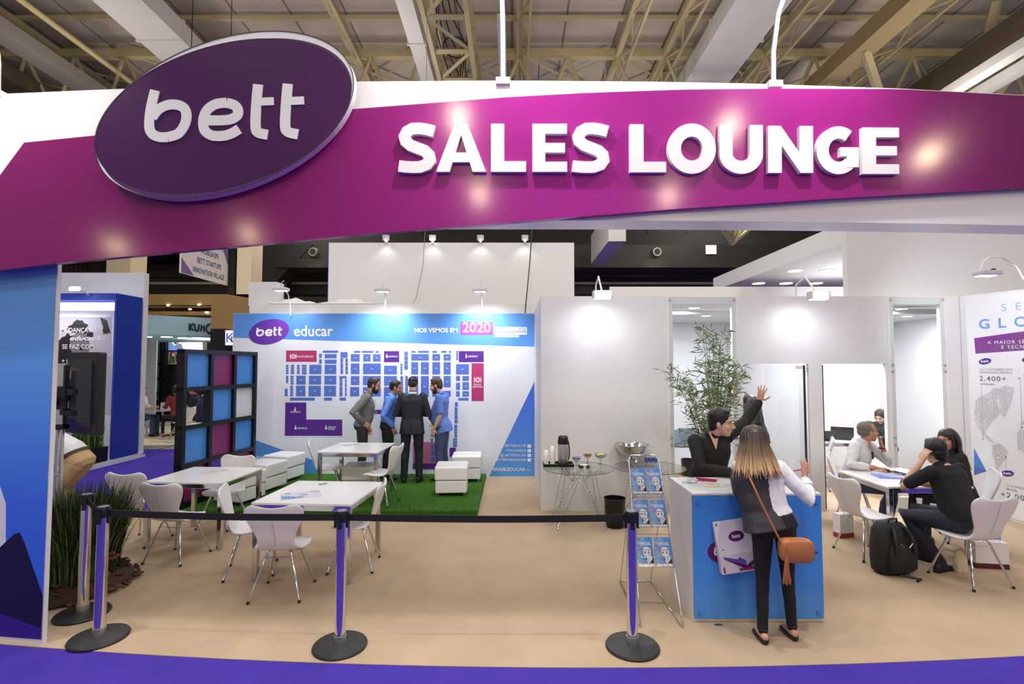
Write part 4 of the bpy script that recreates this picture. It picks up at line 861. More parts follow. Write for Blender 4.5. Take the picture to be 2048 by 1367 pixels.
# ================================================================== tall grass bed beside the entrance wall
t = thing('grass_bed', 'bed of tall dark grass with bark chips inside the entrance wall', 'plant', (-3.98, 4.85, 0))
m = MB(); m.lathe([(.30, 0), (.36, .02), (.34, .09), (.2, .14), (.02, .15)], 20, sy=1.3); m.build('soil_mound', M('soil', (70, 48, 34), .95, bump=.8, scale=30, var=.3), t, smooth=60)
m = MB(); 
for i in range(2600):
    a = random.uniform(0, 2 * PI); r_ = .26 * math.sqrt(random.random()); x, y = r_ * math.cos(a), 1.2 * r_ * math.sin(a)
    hh_ = random.uniform(.5, .98); ln = random.uniform(.02, .28); a2 = a + random.gauss(0, .5); w_ = .0045; dx, dy = -w_ * math.sin(a2), w_ * math.cos(a2)
    P_ = [(x + ln * f_ * f_ * math.cos(a2), y + ln * f_ * f_ * math.sin(a2), .1 + hh_ * f_ * (1 - .12 * f_)) for f_ in (0, .35, .7, 1)]
    vs = []
    for k_, p_ in enumerate(P_[:-1]): vs += [(p_[0] - dx, p_[1] - dy, p_[2]), (p_[0] + dx, p_[1] + dy, p_[2])]
    vs.append(P_[-1]); m.add(vs, [(0, 1, 3, 2), (2, 3, 5, 4), (4, 5, 6)], random.choice((0, 0, 0, 1, 1, 2)))
m.build('grass_blades', [M('reed_dark', (36, 52, 24), .6, spec=.3), M('reed_mid', (58, 80, 36), .6, spec=.3), M('reed_light', (104, 120, 66), .6, spec=.3)], t)
m = MB()
for i in range(130):
    a = random.uniform(0, 2 * PI); r_ = random.uniform(.2, .42); z = .10 + random.uniform(0, .06) if r_ < .33 else .03
    T_ = Matrix.Translation((r_ * math.cos(a), r_ * 1.25 * math.sin(a), z)) @ Matrix.Rotation(random.uniform(0, 6), 4, 'Z') @ Matrix.Rotation(random.uniform(-.6, .6), 4, 'X')
    m.cbox((0, 0, 0), (random.uniform(.03, .09), random.uniform(.02, .04), random.uniform(.008, .02)), random.randrange(2), T_)
tag(m.build('bark_chips', [M('bark', (92, 60, 42), .9, bump=.5, scale=60), M('bark_dark', (62, 40, 30), .9)], t), kind='stuff')
m = MB()
for (x_, y_, z_) in ((.30, -.04, .38), (.33, -.12, .18), (.36, -.06, .14), (.28, .02, .36), (.35, -.16, .13), (.30, -.1, .22)):
    for q_ in range(3): m.ell((x_ + random.uniform(-.03, .03), y_ + random.uniform(-.03, .03), z_ - .08 + random.uniform(-.03, .03)), (.035, .028, .016), 8, 0, None)
m.build('dry_leaves', M('dry_leaf', (110, 66, 44), .85), t)
# ================================================================== retractable belt barriers
def stanchion(loc, lab, rz=0.0):
    t = thing('belt_post', lab, 'barrier post', loc, rz, 'barrier posts at the entrance')
    m = MB(); m.lathe([(.192, 0), (.195, .012), (.188, .022), (.06, .034), (.045, .036)], 48); m.build('base', M('base_black', (34, 34, 36), .5, bump=.1, scale=300), t, smooth=35)
    m = MB(); m.lathe([(.044, .03), (.044, .085)], 24); m.build('collar', STEEL, t, smooth=40)
    m = MB(); m.lathe([(.0395, .03), (.0395, .90)], 32); m.build('pole', CHROME, t, smooth=40)
    m = MB(); m.lathe([(.043, .90), (.045, .905), (.045, .965), (.041, .98)], 28)
    for a in (0, 90, 180, 270): m.cbox((0, 0, 0), (.03, .012, .115), 0, Matrix.Rotation(R(a), 4, 'Z') @ Matrix.Translation((0, -.047, .915)))
    m.build('belt_head', BLACK, t, smooth=35)
    m = MB(); m.lathe([(.036, .9805), (.034, .983)], 24); m.build('cap', M('cap_grey', (120, 120, 122), .3, .4), t, smooth=40)
    return t
sp = [fl(165, 1228), fl(198, 1276), fl(680, 1292), fl(1265, 1294)]
stanchion(sp[0], 'chrome belt post behind the leftmost one, beside the tall grass', R(20)); stanchion(sp[1], 'leftmost front chrome belt post, nearest the blue entrance wall')
stanchion(sp[2], 'middle chrome belt post in front of the white tables'); stanchion(sp[3], 'rightmost chrome belt post, in front of the catalogue rack')
def belt(a, b, lab):
    a = a + Vector((0, 0, .93)); b = b + Vector((0, 0, .93)); d = (b - a).normalized(); a = a + d * .047; b = b - d * .047; n = Vector((-d.y, d.x, 0)) * .002; rr = []
    for i in range(13):
        p = a.lerp(b, i / 12); p.z -= .012 * math.sin(PI * i / 12); rr.append([p - n - Vector((0, 0, .025)), p + n - Vector((0, 0, .025)), p + n + Vector((0, 0, .025)), p - n + Vector((0, 0, .025))])
    m = MB(); m.loft(rr); tag(m.build('barrier_belt', M('belt_black', (16, 16, 18), .7, bump=.2, scale=400)), lab, 'belt', 'black belts between the posts')
belt(sp[0], sp[1], 'short black belt between the two left posts beside the tall grass'); belt(sp[1], sp[2], 'black belt stretched across before the left white tables'); belt(sp[2], sp[3], 'black belt stretched across the empty floor to the catalogue rack')
# ================================================================== chairs
def shell_bm():
    prof = [(.225, .432), (.19, .447), (.12, .45), (.03, .443), (-.06, .438), (-.125, .445), (-.168, .472), (-.19, .52), (-.206, .58), (-.224, .65), (-.241, .72), (-.256, .785), (-.267, .83), (-.273, .862)]
    wid = [.13, .19, .222, .234, .230, .20, .166, .152, .170, .206, .240, .258, .248, .18]
    m = MB(); n = 13; top = []; 
    for i, ((y, z), w) in enumerate(zip(prof, wid)):
        row = []
        for j in range(n):
            v = -1 + 2 * j / (n - 1); dish = .018 * (1 - v * v) * (1 if i < 6 else -.0); yb = y; zb = z
            if i < 6: zb = z - dish * (.4 if i == 0 else 1) + (.0 if i else -.006)
            else:
                yb = y - .035 * (1 - v * v) * min(1, (i - 5) / 5) + .02
                if i >= 11: zb = z - (.030 * (1 - abs(v) ** 1.6)) * (i - 10) / 3
            row.append((v * w, yb, zb))
        top.append(row)
    vs = [p for r_ in top for p in r_]; fs = [(i * n + j, i * n + j + 1, (i + 1) * n + j + 1, (i + 1) * n + j) for i in range(len(prof) - 1) for j in range(n - 1)]
    return m.add(vs, fs)
def make_chair(lab, loc, rz, grp):
    t = thing('shell_chair', lab, 'chair', loc, rz, grp)
    o = shell_bm().build('seat_shell', LEATHER, t, smooth=180)
    s_ = o.modifiers.new('thick', 'SOLIDIFY'); s_.thickness = .022; s_.offset = 0
    s_ = o.modifiers.new('sub', 'SUBSURF'); s_.levels = 1; s_.render_levels = 2
    m = MB(); m.tube([(0, -.190, .50), (0, -.223, .58), (0, -.252, .655), (0, -.271, .72), (0, -.287, .785), (0, -.290, .82)], .0022, 5); m.build('back_seam', M('seam_grey', (204, 201, 203), .7), t)
    m = MB(); m.tube([(-.09, -.07, .415), (.09, -.07, .415), (.09, .10, .415), (-.09, .10, .415)], .006, 6, closed=True)
    m.tube([(-.125, -.11, .36), (.125, -.11, .36)], .003, 5); m.tube([(-.125, .14, .36), (.125, .14, .36)], .003, 5); m.cbox((0, .015, .424), (.2, .2, .012)); m.build('under_frame', CHROME, t, smooth=60)
    for sx in (-1, 1):
        for sy in (-1, 1):
            m = MB(); m.tube([(sx * .05, .015 + sy * .05, .418), (sx * .085, .015 + sy * .085, .412), (sx * .105, .015 + sy * .105, .39), (sx * .215, .015 + sy * .215, .008)], .0105, 10); l = m.build('leg', CHROME, t, smooth=60)
            m = MB(); m.tube([(sx * .212, .015 + sy * .212, .022), (sx * .218, .015 + sy * .218, 0)], .013, 8); m.build('foot_cap', BLACK, l, smooth=60)
    return t
G1 = 'white shell chairs around the left tables'; G2 = 'white shell chairs around the right table'
CH = [((-2.07, 4.74, 0), 4, 'front white shell chair of the middle table, its back towards the belt', G1),
      ((-3.57, 5.58, 0), -8, 'white shell chair with its back to the belt at the leftmost table', G1),
      ((-4.32, 6.09, 0), -5, 'white shell chair at the left end of the leftmost table, nearest the aisle', G1),
      ((-3.70, 6.72, 0), 172, 'white shell chair tucked behind the leftmost table, only its back edge showing above', G1),
      ((-2.62, 5.24, 0), -70, 'white shell chair between the leftmost and the middle table', G1),
      ((-1.60, 5.38, 0), 95, 'white shell chair at the right side of the middle table, behind the middle post', G1),
      ((-2.82, 7.95, .06), -75, 'white shell chair at the left side of the far table by the map wall', G1),
      ((-1.90, 7.55, .06), 80, 'white shell chair at the right side of the far table by the map wall', G1),
      ((3.84, 5.70, 0), -84, 'empty white shell chair at the left of the right table, beside the blue counter', G2),
      ((4.52, 6.92, 0), -125, 'white shell chair under the man in the white shirt', G2),
      ((4.37, 5.00, 0), 9, 'white shell chair under the man in the black T-shirt, back to the viewer', G2),
      ((5.33, 6.10, 0), 60, 'white shell chair under the woman with dark hair, before the map wall', G2),
      ((2.62, 9.55, 0), 150, 'white shell chair behind the bamboo window in the meeting room', 'chairs in the meeting rooms'),
      ((5.1, 8.75, 0), 60, 'white shell chair behind the right glass door, nearest the glass', 'chairs in the meeting rooms'),
      ((5.85, 8.15, 0), 200, 'white shell chair behind the tall right window, papers beside it', 'chairs in the meeting rooms')]
chair0 = None
for loc, a, lab, g in CH:
    if chair0 is None: chair0 = make_chair(lab, loc, R(a), g)
    else: dup(chair0, loc, R(a), lab, g)
# ================================================================== tables
def make_table(lab, loc, rz, w, d, grp, h=.745):
    t = thing('square_table', lab, 'table', loc, rz, grp)
    m = MB(); m.box(0, w, 0, d, h - .022, h); m.build('tabletop', WGLOSS, t, bevel=.004)
    m = MB()
    for a_ in ((.02, w - .02, .02, .045), (.02, w - .02, d - .045, d - .02), (.02, .045, .045, d - .045), (w - .045, w - .02, .045, d - .045)): m.box(*a_, h - .075, h - .022)
    m.build('apron', CHROME, t, bevel=.003)
    for x in (.012, w - .062):
        for y in (.012, d - .062): m = MB(); m.box(x, x + .05, y, y + .05, 0, h - .024); m.build('leg', CHROME, t, bevel=.004)
    return t
GT = 'white square tables with chrome legs'
t1 = make_table('leftmost white square table with chrome legs, behind the left belt', (-4.15, 5.86, 0), R(-3), .92, .86, GT)
make_table('middle white square table with a blue flyer on top, nearest the belt', (-2.49, 4.98, 0), R(-4), .98, .94, GT)
make_table('far white square table on the turf before the four standing men', (-2.83, 7.52, .06), R(-3), .90, .90, GT)
make_table('white square table covered in papers where three people sit at the right', (4.06, 5.62, 0), R(0), .92, .86, GT)
make_table('white table with open laptop inside the left glass room', (2.5, 8.7, 0), R(0), .9, .75, 'tables in the meeting rooms')
make_table('white table with black laptop behind the right glass door', (4.95, 8.85, 0), R(0), 1.3, .75, 'tables in the meeting rooms')
def flyer(lab, c, rz, w, h, mats, name='flyer', pic=True, th=.0012, cat='flyer', grp=None, base=WGLOSS):
    t = thing(name, lab, cat, c, rz, grp)
    m = MB(); m.box(-w / 2, w / 2, -h / 2, h / 2, 0, th); m.build('sheet', base, t)
    m = MB(); f = lambda x, y, d=0.0: Vector((x, y, th + .0006 + d))
    if pic:
        for i in range(7):
            x, y = random.uniform(-.4, .3) * w, random.uniform(-.42, .36) * h; m.rect(f, x, y, x + random.uniform(.08, .2) * w, y + random.uniform(.05, .2) * h, .0002 * i, i % len(mats))
        m.flat(f, [(-w * .48, -h * .48), (w * .1, -h * .48), (-w * .48, h * .1)], .0002, 0)
        m.flat(f, [(w * .48, h * .46), (w * .1, h * .46), (w * .48, h * .1)], .0002, 1 % len(mats))
        m.build('print', mats, t)
    return t
FM = [M('flyer_blue', (96, 150, 206), .5), M('flyer_lilac', (176, 160, 196), .5), M('flyer_navy', (58, 70, 110), .5), M('flyer_rose', (196, 120, 140), .5)]
flyer('blue and lilac floor plan flyer on the middle white table', fl(602, 989, .7455), R(25), .38, .27, FM, base=M('flyer_base', (204, 202, 220), .5))
flyer('blue flyer on the far white table by the map wall', fl(702, 889, .8055), R(10), .24, .17, FM)
flyer('pale printed sheet on the leftmost white table', fl(430, 942, .7455), R(20), .3, .2, [M('faint_print', (214, 210, 208), .5), M('faint_print_dark', (186, 182, 182), .5)])
m = MB(); p = fl(637, 968, .75); m.tube([p, p + Vector((.05, .03, 0)), p + Vector((.09, .01, .01))], .004, 6); tag(m.build('table_clip', BLACK), 'small black clip lying on the middle white table', 'clip')
# ================================================================== ottomans
def ottoman(lab, loc, rz):
    t = thing('ottoman', lab, 'ottoman', loc, rz, 'white cube ottomans on the turf'); s_ = .24
    m = MB(); m.box(-s_, s_, -s_, s_, .05, .235); m.build('base_cube', LEATHER, t, bevel=.018, seg=3)
    m = MB(); m.box(-s_ - .012, s_ + .012, -s_ - .012, s_ + .012, .24, .45); m.build('cushion', LEATHER, t, bevel=.03, seg=3)
    for x in (-.2, .2):
        for y in (-.2, .2): m = MB(); m.tube([(x, y, 0), (x, y, .055)], .014, 8); m.build('leg', CHROME, t)
    return t
o0 = None
for (px, py), a, lab in (((904, 985), 3, 'white cube ottoman at the front right corner of the turf'), ((934, 958), 2, 'white cube ottoman behind the front right one on the turf'), ((568, 958), -12, 'white cube ottoman farthest back beside the map wall at the left'), ((528, 978), -14, 'middle white cube ottoman of the left row beside the grid partition'), ((480, 1002), -16, 'nearest white cube ottoman of the left row, behind the leftmost table'), ((722, 985), 5, 'white cube ottoman behind the far white table')):
    q = fl(px, py, .06)
    if o0 is None: o0 = ottoman(lab, q, R(a))
    else: dup(o0, q, R(a), lab)
# ================================================================== coffee tables with wire bases
def wire_table(lab, loc, rz=0.0):
    t = thing('glass_table', lab, 'table', loc, rz, 'round glass tables with wire bases'); h = .73; r = .455
    m = MB(); m.lathe([(r - .003, h - .010), (r, h - .006), (r, h - .003), (r - .003, h)], 72); m.build('glass_top', thin_glass('table_glass', (244, 248, 247)), t, smooth=40)
    m = MB(); m.tube([(r * math.cos(i * PI / 36), r * math.sin(i * PI / 36), h - .005) for i in range(72)], .0032, 6, closed=True); m.build('glass_edge', M('edge_green', (52, 60, 58), .25), t, smooth=60)
    m = MB()
    for k in range(4):
        a = PI / 4 + k * PI / 2; c, s = math.cos(a), math.sin(a)
        m.tube([(.44 * c, .44 * s, .012), (.30 * c, .30 * s, .56), (.26 * c, .26 * s, h - .018), (.24 * c, .24 * s, h - .018), (.10 * c, .10 * s, .585)], .0055, 8)
        for d_ in (-.42, .42): m.tube([(.43 * c, .43 * s, .03), (.085 * math.cos(a + d_ * 1.6), .085 * math.sin(a + d_ * 1.6), .565), (.26 * math.cos(a + d_ * .55), .26 * math.sin(a + d_ * .55), h - .018)], .0045, 8)
    m.tube([(.095 * math.cos(i * PI / 12), .095 * math.sin(i * PI / 12), .575) for i in range(24)], .006, 8, closed=True)
    m.tube([(.06 * math.cos(i * PI / 12), .06 * math.sin(i * PI / 12), .565) for i in range(24)], .005, 8, closed=True)
    m.build('wire_base', CHROME, t, smooth=60)
    for k in range(4):
        a = PI / 4 + k * PI / 2; m = MB(); m.lathe([(.012, 0), (.014, .008), (.006, .014)], 10, (.44 * math.cos(a), .44 * math.sin(a), 0)); m.build('foot', STEEL, t)
    return t
tb1 = Vector((.86, 6.74, 0)); tb2 = Vector((1.79, 6.78, 0))
wire_table('round glass table with chrome wire base carrying the coffee flask and snack bowls', tb1); wire_table('round glass table behind the catalogue rack carrying the big steel punch bowl', tb2)
TZ = .731
def on1(px, py): q = fl(px, py, TZ); return q
t = thing('serving_tray', 'black square tray under the coffee flask and cups', 'tray', fl(1116, 930, TZ))
m = MB(); m.cbox((0, 0, .006), (.40, .24, .012)); 
for a_ in ((-.2, .2, -.12, -.11), (-.2, .2, .11, .12), (-.2, -.19, -.12, .12), (.19, .2, -.12, .12)): m.box(*a_, .0, .032)
m.build('tray_body', BLACKM, t, bevel=.003)
q = fl(1126, 926, TZ + .012); t = thing('coffee_flask', 'steel pump coffee flask with black lid on the tray', 'flask', q + Vector((0, -.03, .001)))
m = MB(); m.lathe([(.066, 0), (.07, .012), (.07, .25), (.068, .262)], 32); m.build('body', STEEL, t, smooth=40)
m = MB(); m.lathe([(.072, 0), (.072, .014)], 32); m.build('base_ring', BLACK, t, smooth=50)
m = MB(); m.lathe([(.072, .262), (.074, .29), (.068, .32), (.066, .345), (.058, .365), (.035, .375), (.01, .377)], 32); m.cbox((0, -.062, .318), (.04, .045, .03)); m.build('lid', BLACK, t, smooth=50)
m = MB(); m.tube([(.07, 0, .30), (.083, 0, .20), (.083, 0, .10), (.071, 0, .05)], .008, 8); m.build('handle', BLACK, t, smooth=60)
m = MB(); m.lathe([(.02, .3765), (.02, .379), (.005, .380)], 16); m.build('push_button', M('button_grey', (210, 210, 212), .3), t, smooth=40)
CUP = M('cup_white', (240, 238, 236), .5)
for k, (px, n_, lab) in enumerate(((1092, 5, 'shorter stack at the edge of the tray'), (1105, 7, 'taller stack beside the coffee flask'))):
    q = fl(px, 927, TZ + .0125)
    for j in range(n_):
        zc = j * .026
        m = MB(); m.lathe([(.034, zc), (.036, zc + .004), (.035, zc + .007), (.026, zc + .072), (.024, zc + .074)], 18)
        tag(m.build('plastic_cup', CUP, None, q, smooth=40), 'white plastic cup, %s in the %s' % ('lowest,second up,third up,fourth up,fifth up,sixth up,topmost'.split(',')[j if j < n_ - 1 else 6], lab), 'cup', 'stacked plastic cups')
CG = thin_glass('cut_glass', (226, 232, 238), 1.6)
def bowl(lab, px, py, r, h, fill, fcol, stem=.05):
    t = thing('glass_bowl', lab, 'bowl', fl(px, py, TZ), 0, 'glass snack bowls')
    m = MB(); m.lathe([(r * .42, 0), (r * .42, .004), (.010, .012), (.010, stem), (r * .45, stem + .012), (r * .85, stem + h * .5), (r, stem + h), (r * .96, stem + h), (r * .80, stem + h * .5), (r * .40, stem + .018), (.003, stem + .016)], 28); m.build('bowl_glass', CG, t, smooth=50)
    m = MB(); rnd = random.Random(int(px))
    for i in range(46):
        a = rnd.uniform(0, 2 * PI); q = r * .66 * math.sqrt(rnd.random()); m.ell((q * math.cos(a), q * math.sin(a), stem + .032 + h * .45 * rnd.random() + h * .12 * (1 - q / r)), (r * .15, r * .13, r * .09), 6, rnd.randrange(len(fcol)))
    tag(m.build(fill, fcol, t, smooth=60), kind='stuff')
bowl('small cut glass bowl of blue and white wrapped sweets', 1153, 931, .062, .062, 'wrapped_sweets', [M('sweet_blue', (70, 90, 180), .4), M('sweet_white', (226, 228, 236), .4)], .055)
bowl('small cut glass bowl of brown biscuits', 1175, 926, .062, .062, 'biscuits', [M('biscuit', (178, 112, 62), .7), M('biscuit_light', (206, 146, 92), .7)], .065)
bowl('larger cut glass bowl of yellow snacks', 1201, 928, .085, .07, 'yellow_snacks', [M('snack', (236, 206, 120), .6), M('snack_light', (244, 222, 150), .6)], .07)
t = thing('tea_box', 'small dark box with white band in front of the snack bowls', 'box', fl(1168, 935, TZ), R(8))
m = MB(); m.box(-.065, .065, -.045, .045, 0, .038); m.build('box_body', M('box_brown', (66, 48, 36), .5), t, bevel=.003); m = MB(); m.box(-.02, .015, -.0465, .0465, -.0, .0395); m.box(-.05, .05, -.035, .035, .038, .040); m.build('white_band', INKWHITE, t)
q = fl(1264, 922, TZ); t = thing('punch_bowl', 'large shiny steel punch bowl on the right glass table', 'bowl', q)
m = MB(); m.lathe([(.085, 0), (.088, .006), (.07, .03), (.05, .055), (.06, .075)], 32); m.build('foot_ring', CHROME, t, smooth=50)
m = MB(); m.lathe([(.06, .075), (.14, .10), (.20, .16), (.222, .215), (.24, .235), (.238, .24), (.216, .218), (.192, .165), (.13, .11), (.01, .098)], 48); m.build('bowl_body', CHROME, t, smooth=60)
t = thing('steel_cup', 'small group of clear cups with blue print behind the catalogue rack', 'cup', fl(1302, 925, TZ))
m = MB()
for dx in (-.06, .0, .06): m.lathe([(.026, 0), (.032, .075), (.030, .075), (.024, .004)], 14, (dx, 0, 0))
m.build('cups', CG, t, smooth=50); m = MB()
for dx in (-.06, .0, .06): m.lathe([(.0275, .02), (.0325, .065)], 14, (dx, 0, 0))
m.build('blue_band', M('cup_blue', (92, 100, 190), .4), t, smooth=50)
t = thing('waste_bin', 'black round waste bin between the glass table and the catalogue rack', 'bin', fl(1230, 1052))
m = MB(); m.lathe([(.115, 0), (.12, .01), (.135, .36), (.138, .36), (.132, .355), (.116, .02), (.01, .018)], 32); m.build('bin_body', BLACKM, t, smooth=40)
m = MB(); m.tube([(.136 * math.cos(i * PI / 16), .136 * math.sin(i * PI / 16), .358) for i in range(32)], .006, 8, closed=True); m.build('rim', BLACK, t, smooth=60)
t = thing('waste_bin', 'black round waste bin on the floor inside the left glass room', 'bin', fl(1378, 950) + Vector((0, .0, 0)))
m = MB(); m.lathe([(.13, 0), (.14, .30), (.135, .30), (.12, .02), (.01, .02)], 24); m.build('bin_body', BLACKM, t, smooth=40)
# ================================================================== catalogue rack
rk = thing('catalogue_rack', 'leaning chrome wire rack holding six blue catalogues beside the counter', 'rack', (1.17, 4.15, 0))
RB0, RB1 = Vector((1.005, 4.13, .01)), Vector((1.335, 4.12, .01)); RT0, RT1 = atY(1257, 912, 4.78), atY(1316, 912, 4.78); RT1.x = RT0.x + .335 if False else RT1.x
m = MB(); m.tube([RB0, RB0.lerp(RT0, .97), RT0 + Vector((.02, 0, .01)), RT1 + Vector((-.02, 0, .01)), RB1.lerp(RT1, .97), RB1], .006, 8)
bl, br = Vector((RB0.x + .02, 4.98, .01)), Vector((RB1.x - .02, 4.98, .01))
m.tube([RB0 + Vector((0, 0, .0)), bl, br, RB1], .006, 8); m.tube([bl, RB0.lerp(RT0, .78)], .005, 8); m.tube([br, RB1.lerp(RT1, .78)], .005, 8); m.tube([RB0.lerp(bl, .5), RB1.lerp(br, .5)], .004, 8)
ob = m.build('rack_frame', CHROME, None, smooth=60); rel(ob, rk)
ux_ = (RB1 - RB0).normalized(); up_ = ((RT0 + RT1) / 2 - (RB0 + RB1) / 2); RL = up_.length; up_.normalize()
def rkpt(u, v, d=0.0):      # u 0..1 across, v metres up along the lean
    a = RB0.lerp(RT0, v / RL); b = RB1.lerp(RT1, v / RL); n = ux_.cross(up_).normalized(); return a.lerp(b, u) + n * d
m = MB(); LV = [.43, .74, 1.02]
for v in LV:
    for dv, dd in ((0, .05), (.07, .05), (.13, .05)): m.tube([rkpt(0, v + dv), rkpt(.02, v + dv, dd), rkpt(.98, v + dv, dd), rkpt(1, v + dv)], .0025, 6)
    for u in (.03, .18, .33, .48, .52, .67, .82, .97): m.tube([rkpt(u, v, 0), rkpt(u, v, .05), rkpt(u, v + .13, .05)], .002, 5)
    for u in (0, 1): m.tube([rkpt(u, v), rkpt(u, v + .26)], .003, 5)
    m.tube([rkpt(0, v + .26), rkpt(1, v + .26)], .0025, 5)
rel(m.build('wire_pockets', CHROME, None, smooth=60), rk)
CB = MG('catalogue_print', [(0, (206, 226, 236)), (.35, (150, 196, 232)), (1, (72, 140, 224))], 0, -.05, .1, .3)
def catalogue(u0, v, lab, par=None):
    o = rkpt(u0 + .02, v + .004, .018); w_ = (rkpt(u0 + .46, v + .1) - rkpt(u0 + .02, v + .1)); h_ = .228
    t = thing('catalogue', lab, 'catalogue', o, 0, 'blue catalogues in the wire rack'); W_ = w_.length; ux = w_.normalized(); uy = up_; f = frame((0, 0, 0), ux, uy)
    m = MB(); m.poly(f, [(0, 0), (W_, 0), (W_, h_), (0, h_)], -.006, .006); m.build('book_block', CB, t)
    m = MB(); d = .0066
    m.rect(f, .002, .002, W_ - .002, .02, d, 0)
    m.ellipse(f, W_ * .6, h_ * .50, .036, .037, 0, d, d + .0006, 0, 24); m.ellipse(f, W_ * .74, h_ * .24, .026, .04, .3, d, d + .0005, 0, 20)
    for x in (.49, .72): m.ellipse(f, W_ * x, h_ * .465, .0065, .0065, 0, d + .0007, d + .0012, 1, 12)
    m.stroke(f, [(0, h_ * .72), (W_ * .2, h_ * .68), (W_ * .34, h_ * .56), (W_ * .38, h_ * .44)], .022, d, d + .0003, 2)
    m.flat(f, [(W_ - .04, .022), (W_ - .002, .022), (W_ - .002, .055), (W_ - .01, .06)], d + .0008, 1); m.flat(f, [(W_ * .45, .05), (W_ * .62, .045), (W_ * .52, .075)], d + .0009, 3); m.flat(f, [(.02, .022), (W_ - .03, .022), (W_ * .6, .038)], d + .0003, 2)
    m.text(f, 'CATÁLOGO', W_ * .56, h_ * .79, .011, d + .001, 0, .01, 'C'); m.text(f, 'OFICIAL', W_ * .56, h_ * .72, .019, d + .001, 0, .03, 'C')
    m.ellipse(f, W_ * .16, h_ * .92, .016, .009, .2, d, d + .0006, 4, 18); m.text(f, 'bett', W_ * .16, h_ * .905, .010, d + .001, 0, .01, 'C'); m.text(f, 'educar', W_ * .30, h_ * .91, .008, d + .001, 0)
    m.build('cover_print', [INKWHITE, M('ink_black', (30, 28, 34), .5), M('ink_violet', (150, 128, 206), .4), M('ink_teal', (70, 110, 130), .4), M('ink_plum', (104, 34, 110), .4)], t)
for i, v in enumerate(reversed(LV)):
    for j, u in enumerate((0.02, .50)): catalogue(u, v, 'blue catalogue in the %s pocket row of the wire rack, %s one' % (('top', 'middle', 'bottom')[i], ('left', 'right')[j]))
# ================================================================== reception counter
CX0, CX1, CY0, CY1, CZ = 1.455, 2.50, 4.215, 4.80, 1.02
ct = thing('reception_counter', 'white counter with blue glass front where the woman stands', 'counter', ((CX0 + CX1) / 2, CY0, 0))
m = MB(); m.box(CX0, CX1, CY0 + .02, CY1, 0, CZ - .02); rel(m.build('body', WHITE), ct)
m = MB(); m.box(CX0 - .0, CX1 + .0, CY0 - .0, CY1 + .01, CZ - .02, CZ); rel(m.build('countertop', WGLOSS, bevel=.003), ct)
m = MB(); m.box(CX0 + .004, CX1 - .004, CY0 - .004, CY0 + .012, .03, CZ - .024); rel(m.build('blue_front', SKYB2, bevel=.002), ct)
m = MB()
for x in (CX0 + .05, CX1 - .05):
    for z in (.08, CZ - .07): m.tube([(x, CY0 - .018, z), (x, CY0 - .003, z)], .018, 18)
rel(m.build('glass_bolts', M('bolt_blue', (66, 128, 210), .2), smooth=40), ct)
m = MB(); f = frame((CX0, CY0 - .0042, 0), (1, 0, 0), (0, 0, 1)); m.ellipse(f, .27, .565, .155, .10, R(8), 0, .002, 0, 40); bett_logo(m, f, .27, .565, .01, 0, 1, .002)
g = lambda x, y, d=0.0: f(.27 + (x - 1310) * .00022, .565 - (y - 660) * .00022, d); bett(m, g, 1, .002, .0035, 1.1)
rel(m.build('logo_print', [M('plum_print', (92, 28, 96), .3), INKWHITE]), ct)
def ctop(px, py): q = fl(px, py, CZ + .001); return q
BM = [M('bro_blue', (80, 150, 214), .4), M('bro_rose', (214, 130, 120), .4), M('bro_violet', (120, 90, 170), .4), M('bro_white', (232, 232, 236), .4)]
flyer('open booklet with blue cover at the left end of the counter top', ctop(1386, 964), R(-18), .2, .13, BM, 'booklet', True, .004, 'booklet')
flyer('stack of pale booklets behind the open booklet on the counter', ctop(1376, 958), R(8), .15, .1, [BM[1], BM[0], BM[3]], 'booklet', True, .003, 'booklet')
flyer('magenta leaflet under the arm of the man at the counter', ctop(1412, 959), R(-30), .18, .12, [M('leaf_magenta', (160, 30, 110), .4)], 'leaflet', True, .002, 'leaflet', None, M('leaf_magenta', (160, 30, 110), .4))
flyer('white price list with yellow and blue boxes on the counter', ctop(1440, 970), R(-4), .3, .14, [M('list_yellow', (226, 196, 120), .5), M('list_blue', (150, 176, 214), .5), M('list_grey', (196, 196, 206), .5)], 'price_list', True, .0015, 'leaflet')
flyer('white leaflet with blue text at the right end of the counter', ctop(1590, 968), R(6), .22, .16, [M('list_blue', (150, 176, 214), .5), M('list_grey', (196, 196, 206), .5)], 'leaflet', True, .0015, 'leaflet')
m = MB(); f_ = lambda x, y, d=0.0: Vector((x, y, CZ + .0012 + d)); q = ctop(1388, 981); m.ellipse(f_, q.x, q.y, .014, .010, 0, 0, .002, 0, 14); q = ctop(1614, 977); m.ellipse(f_, q.x, q.y, .016, .011, 0, 0, .002, 0, 14); rel(m.build('top_bolts', STEEL), ct)
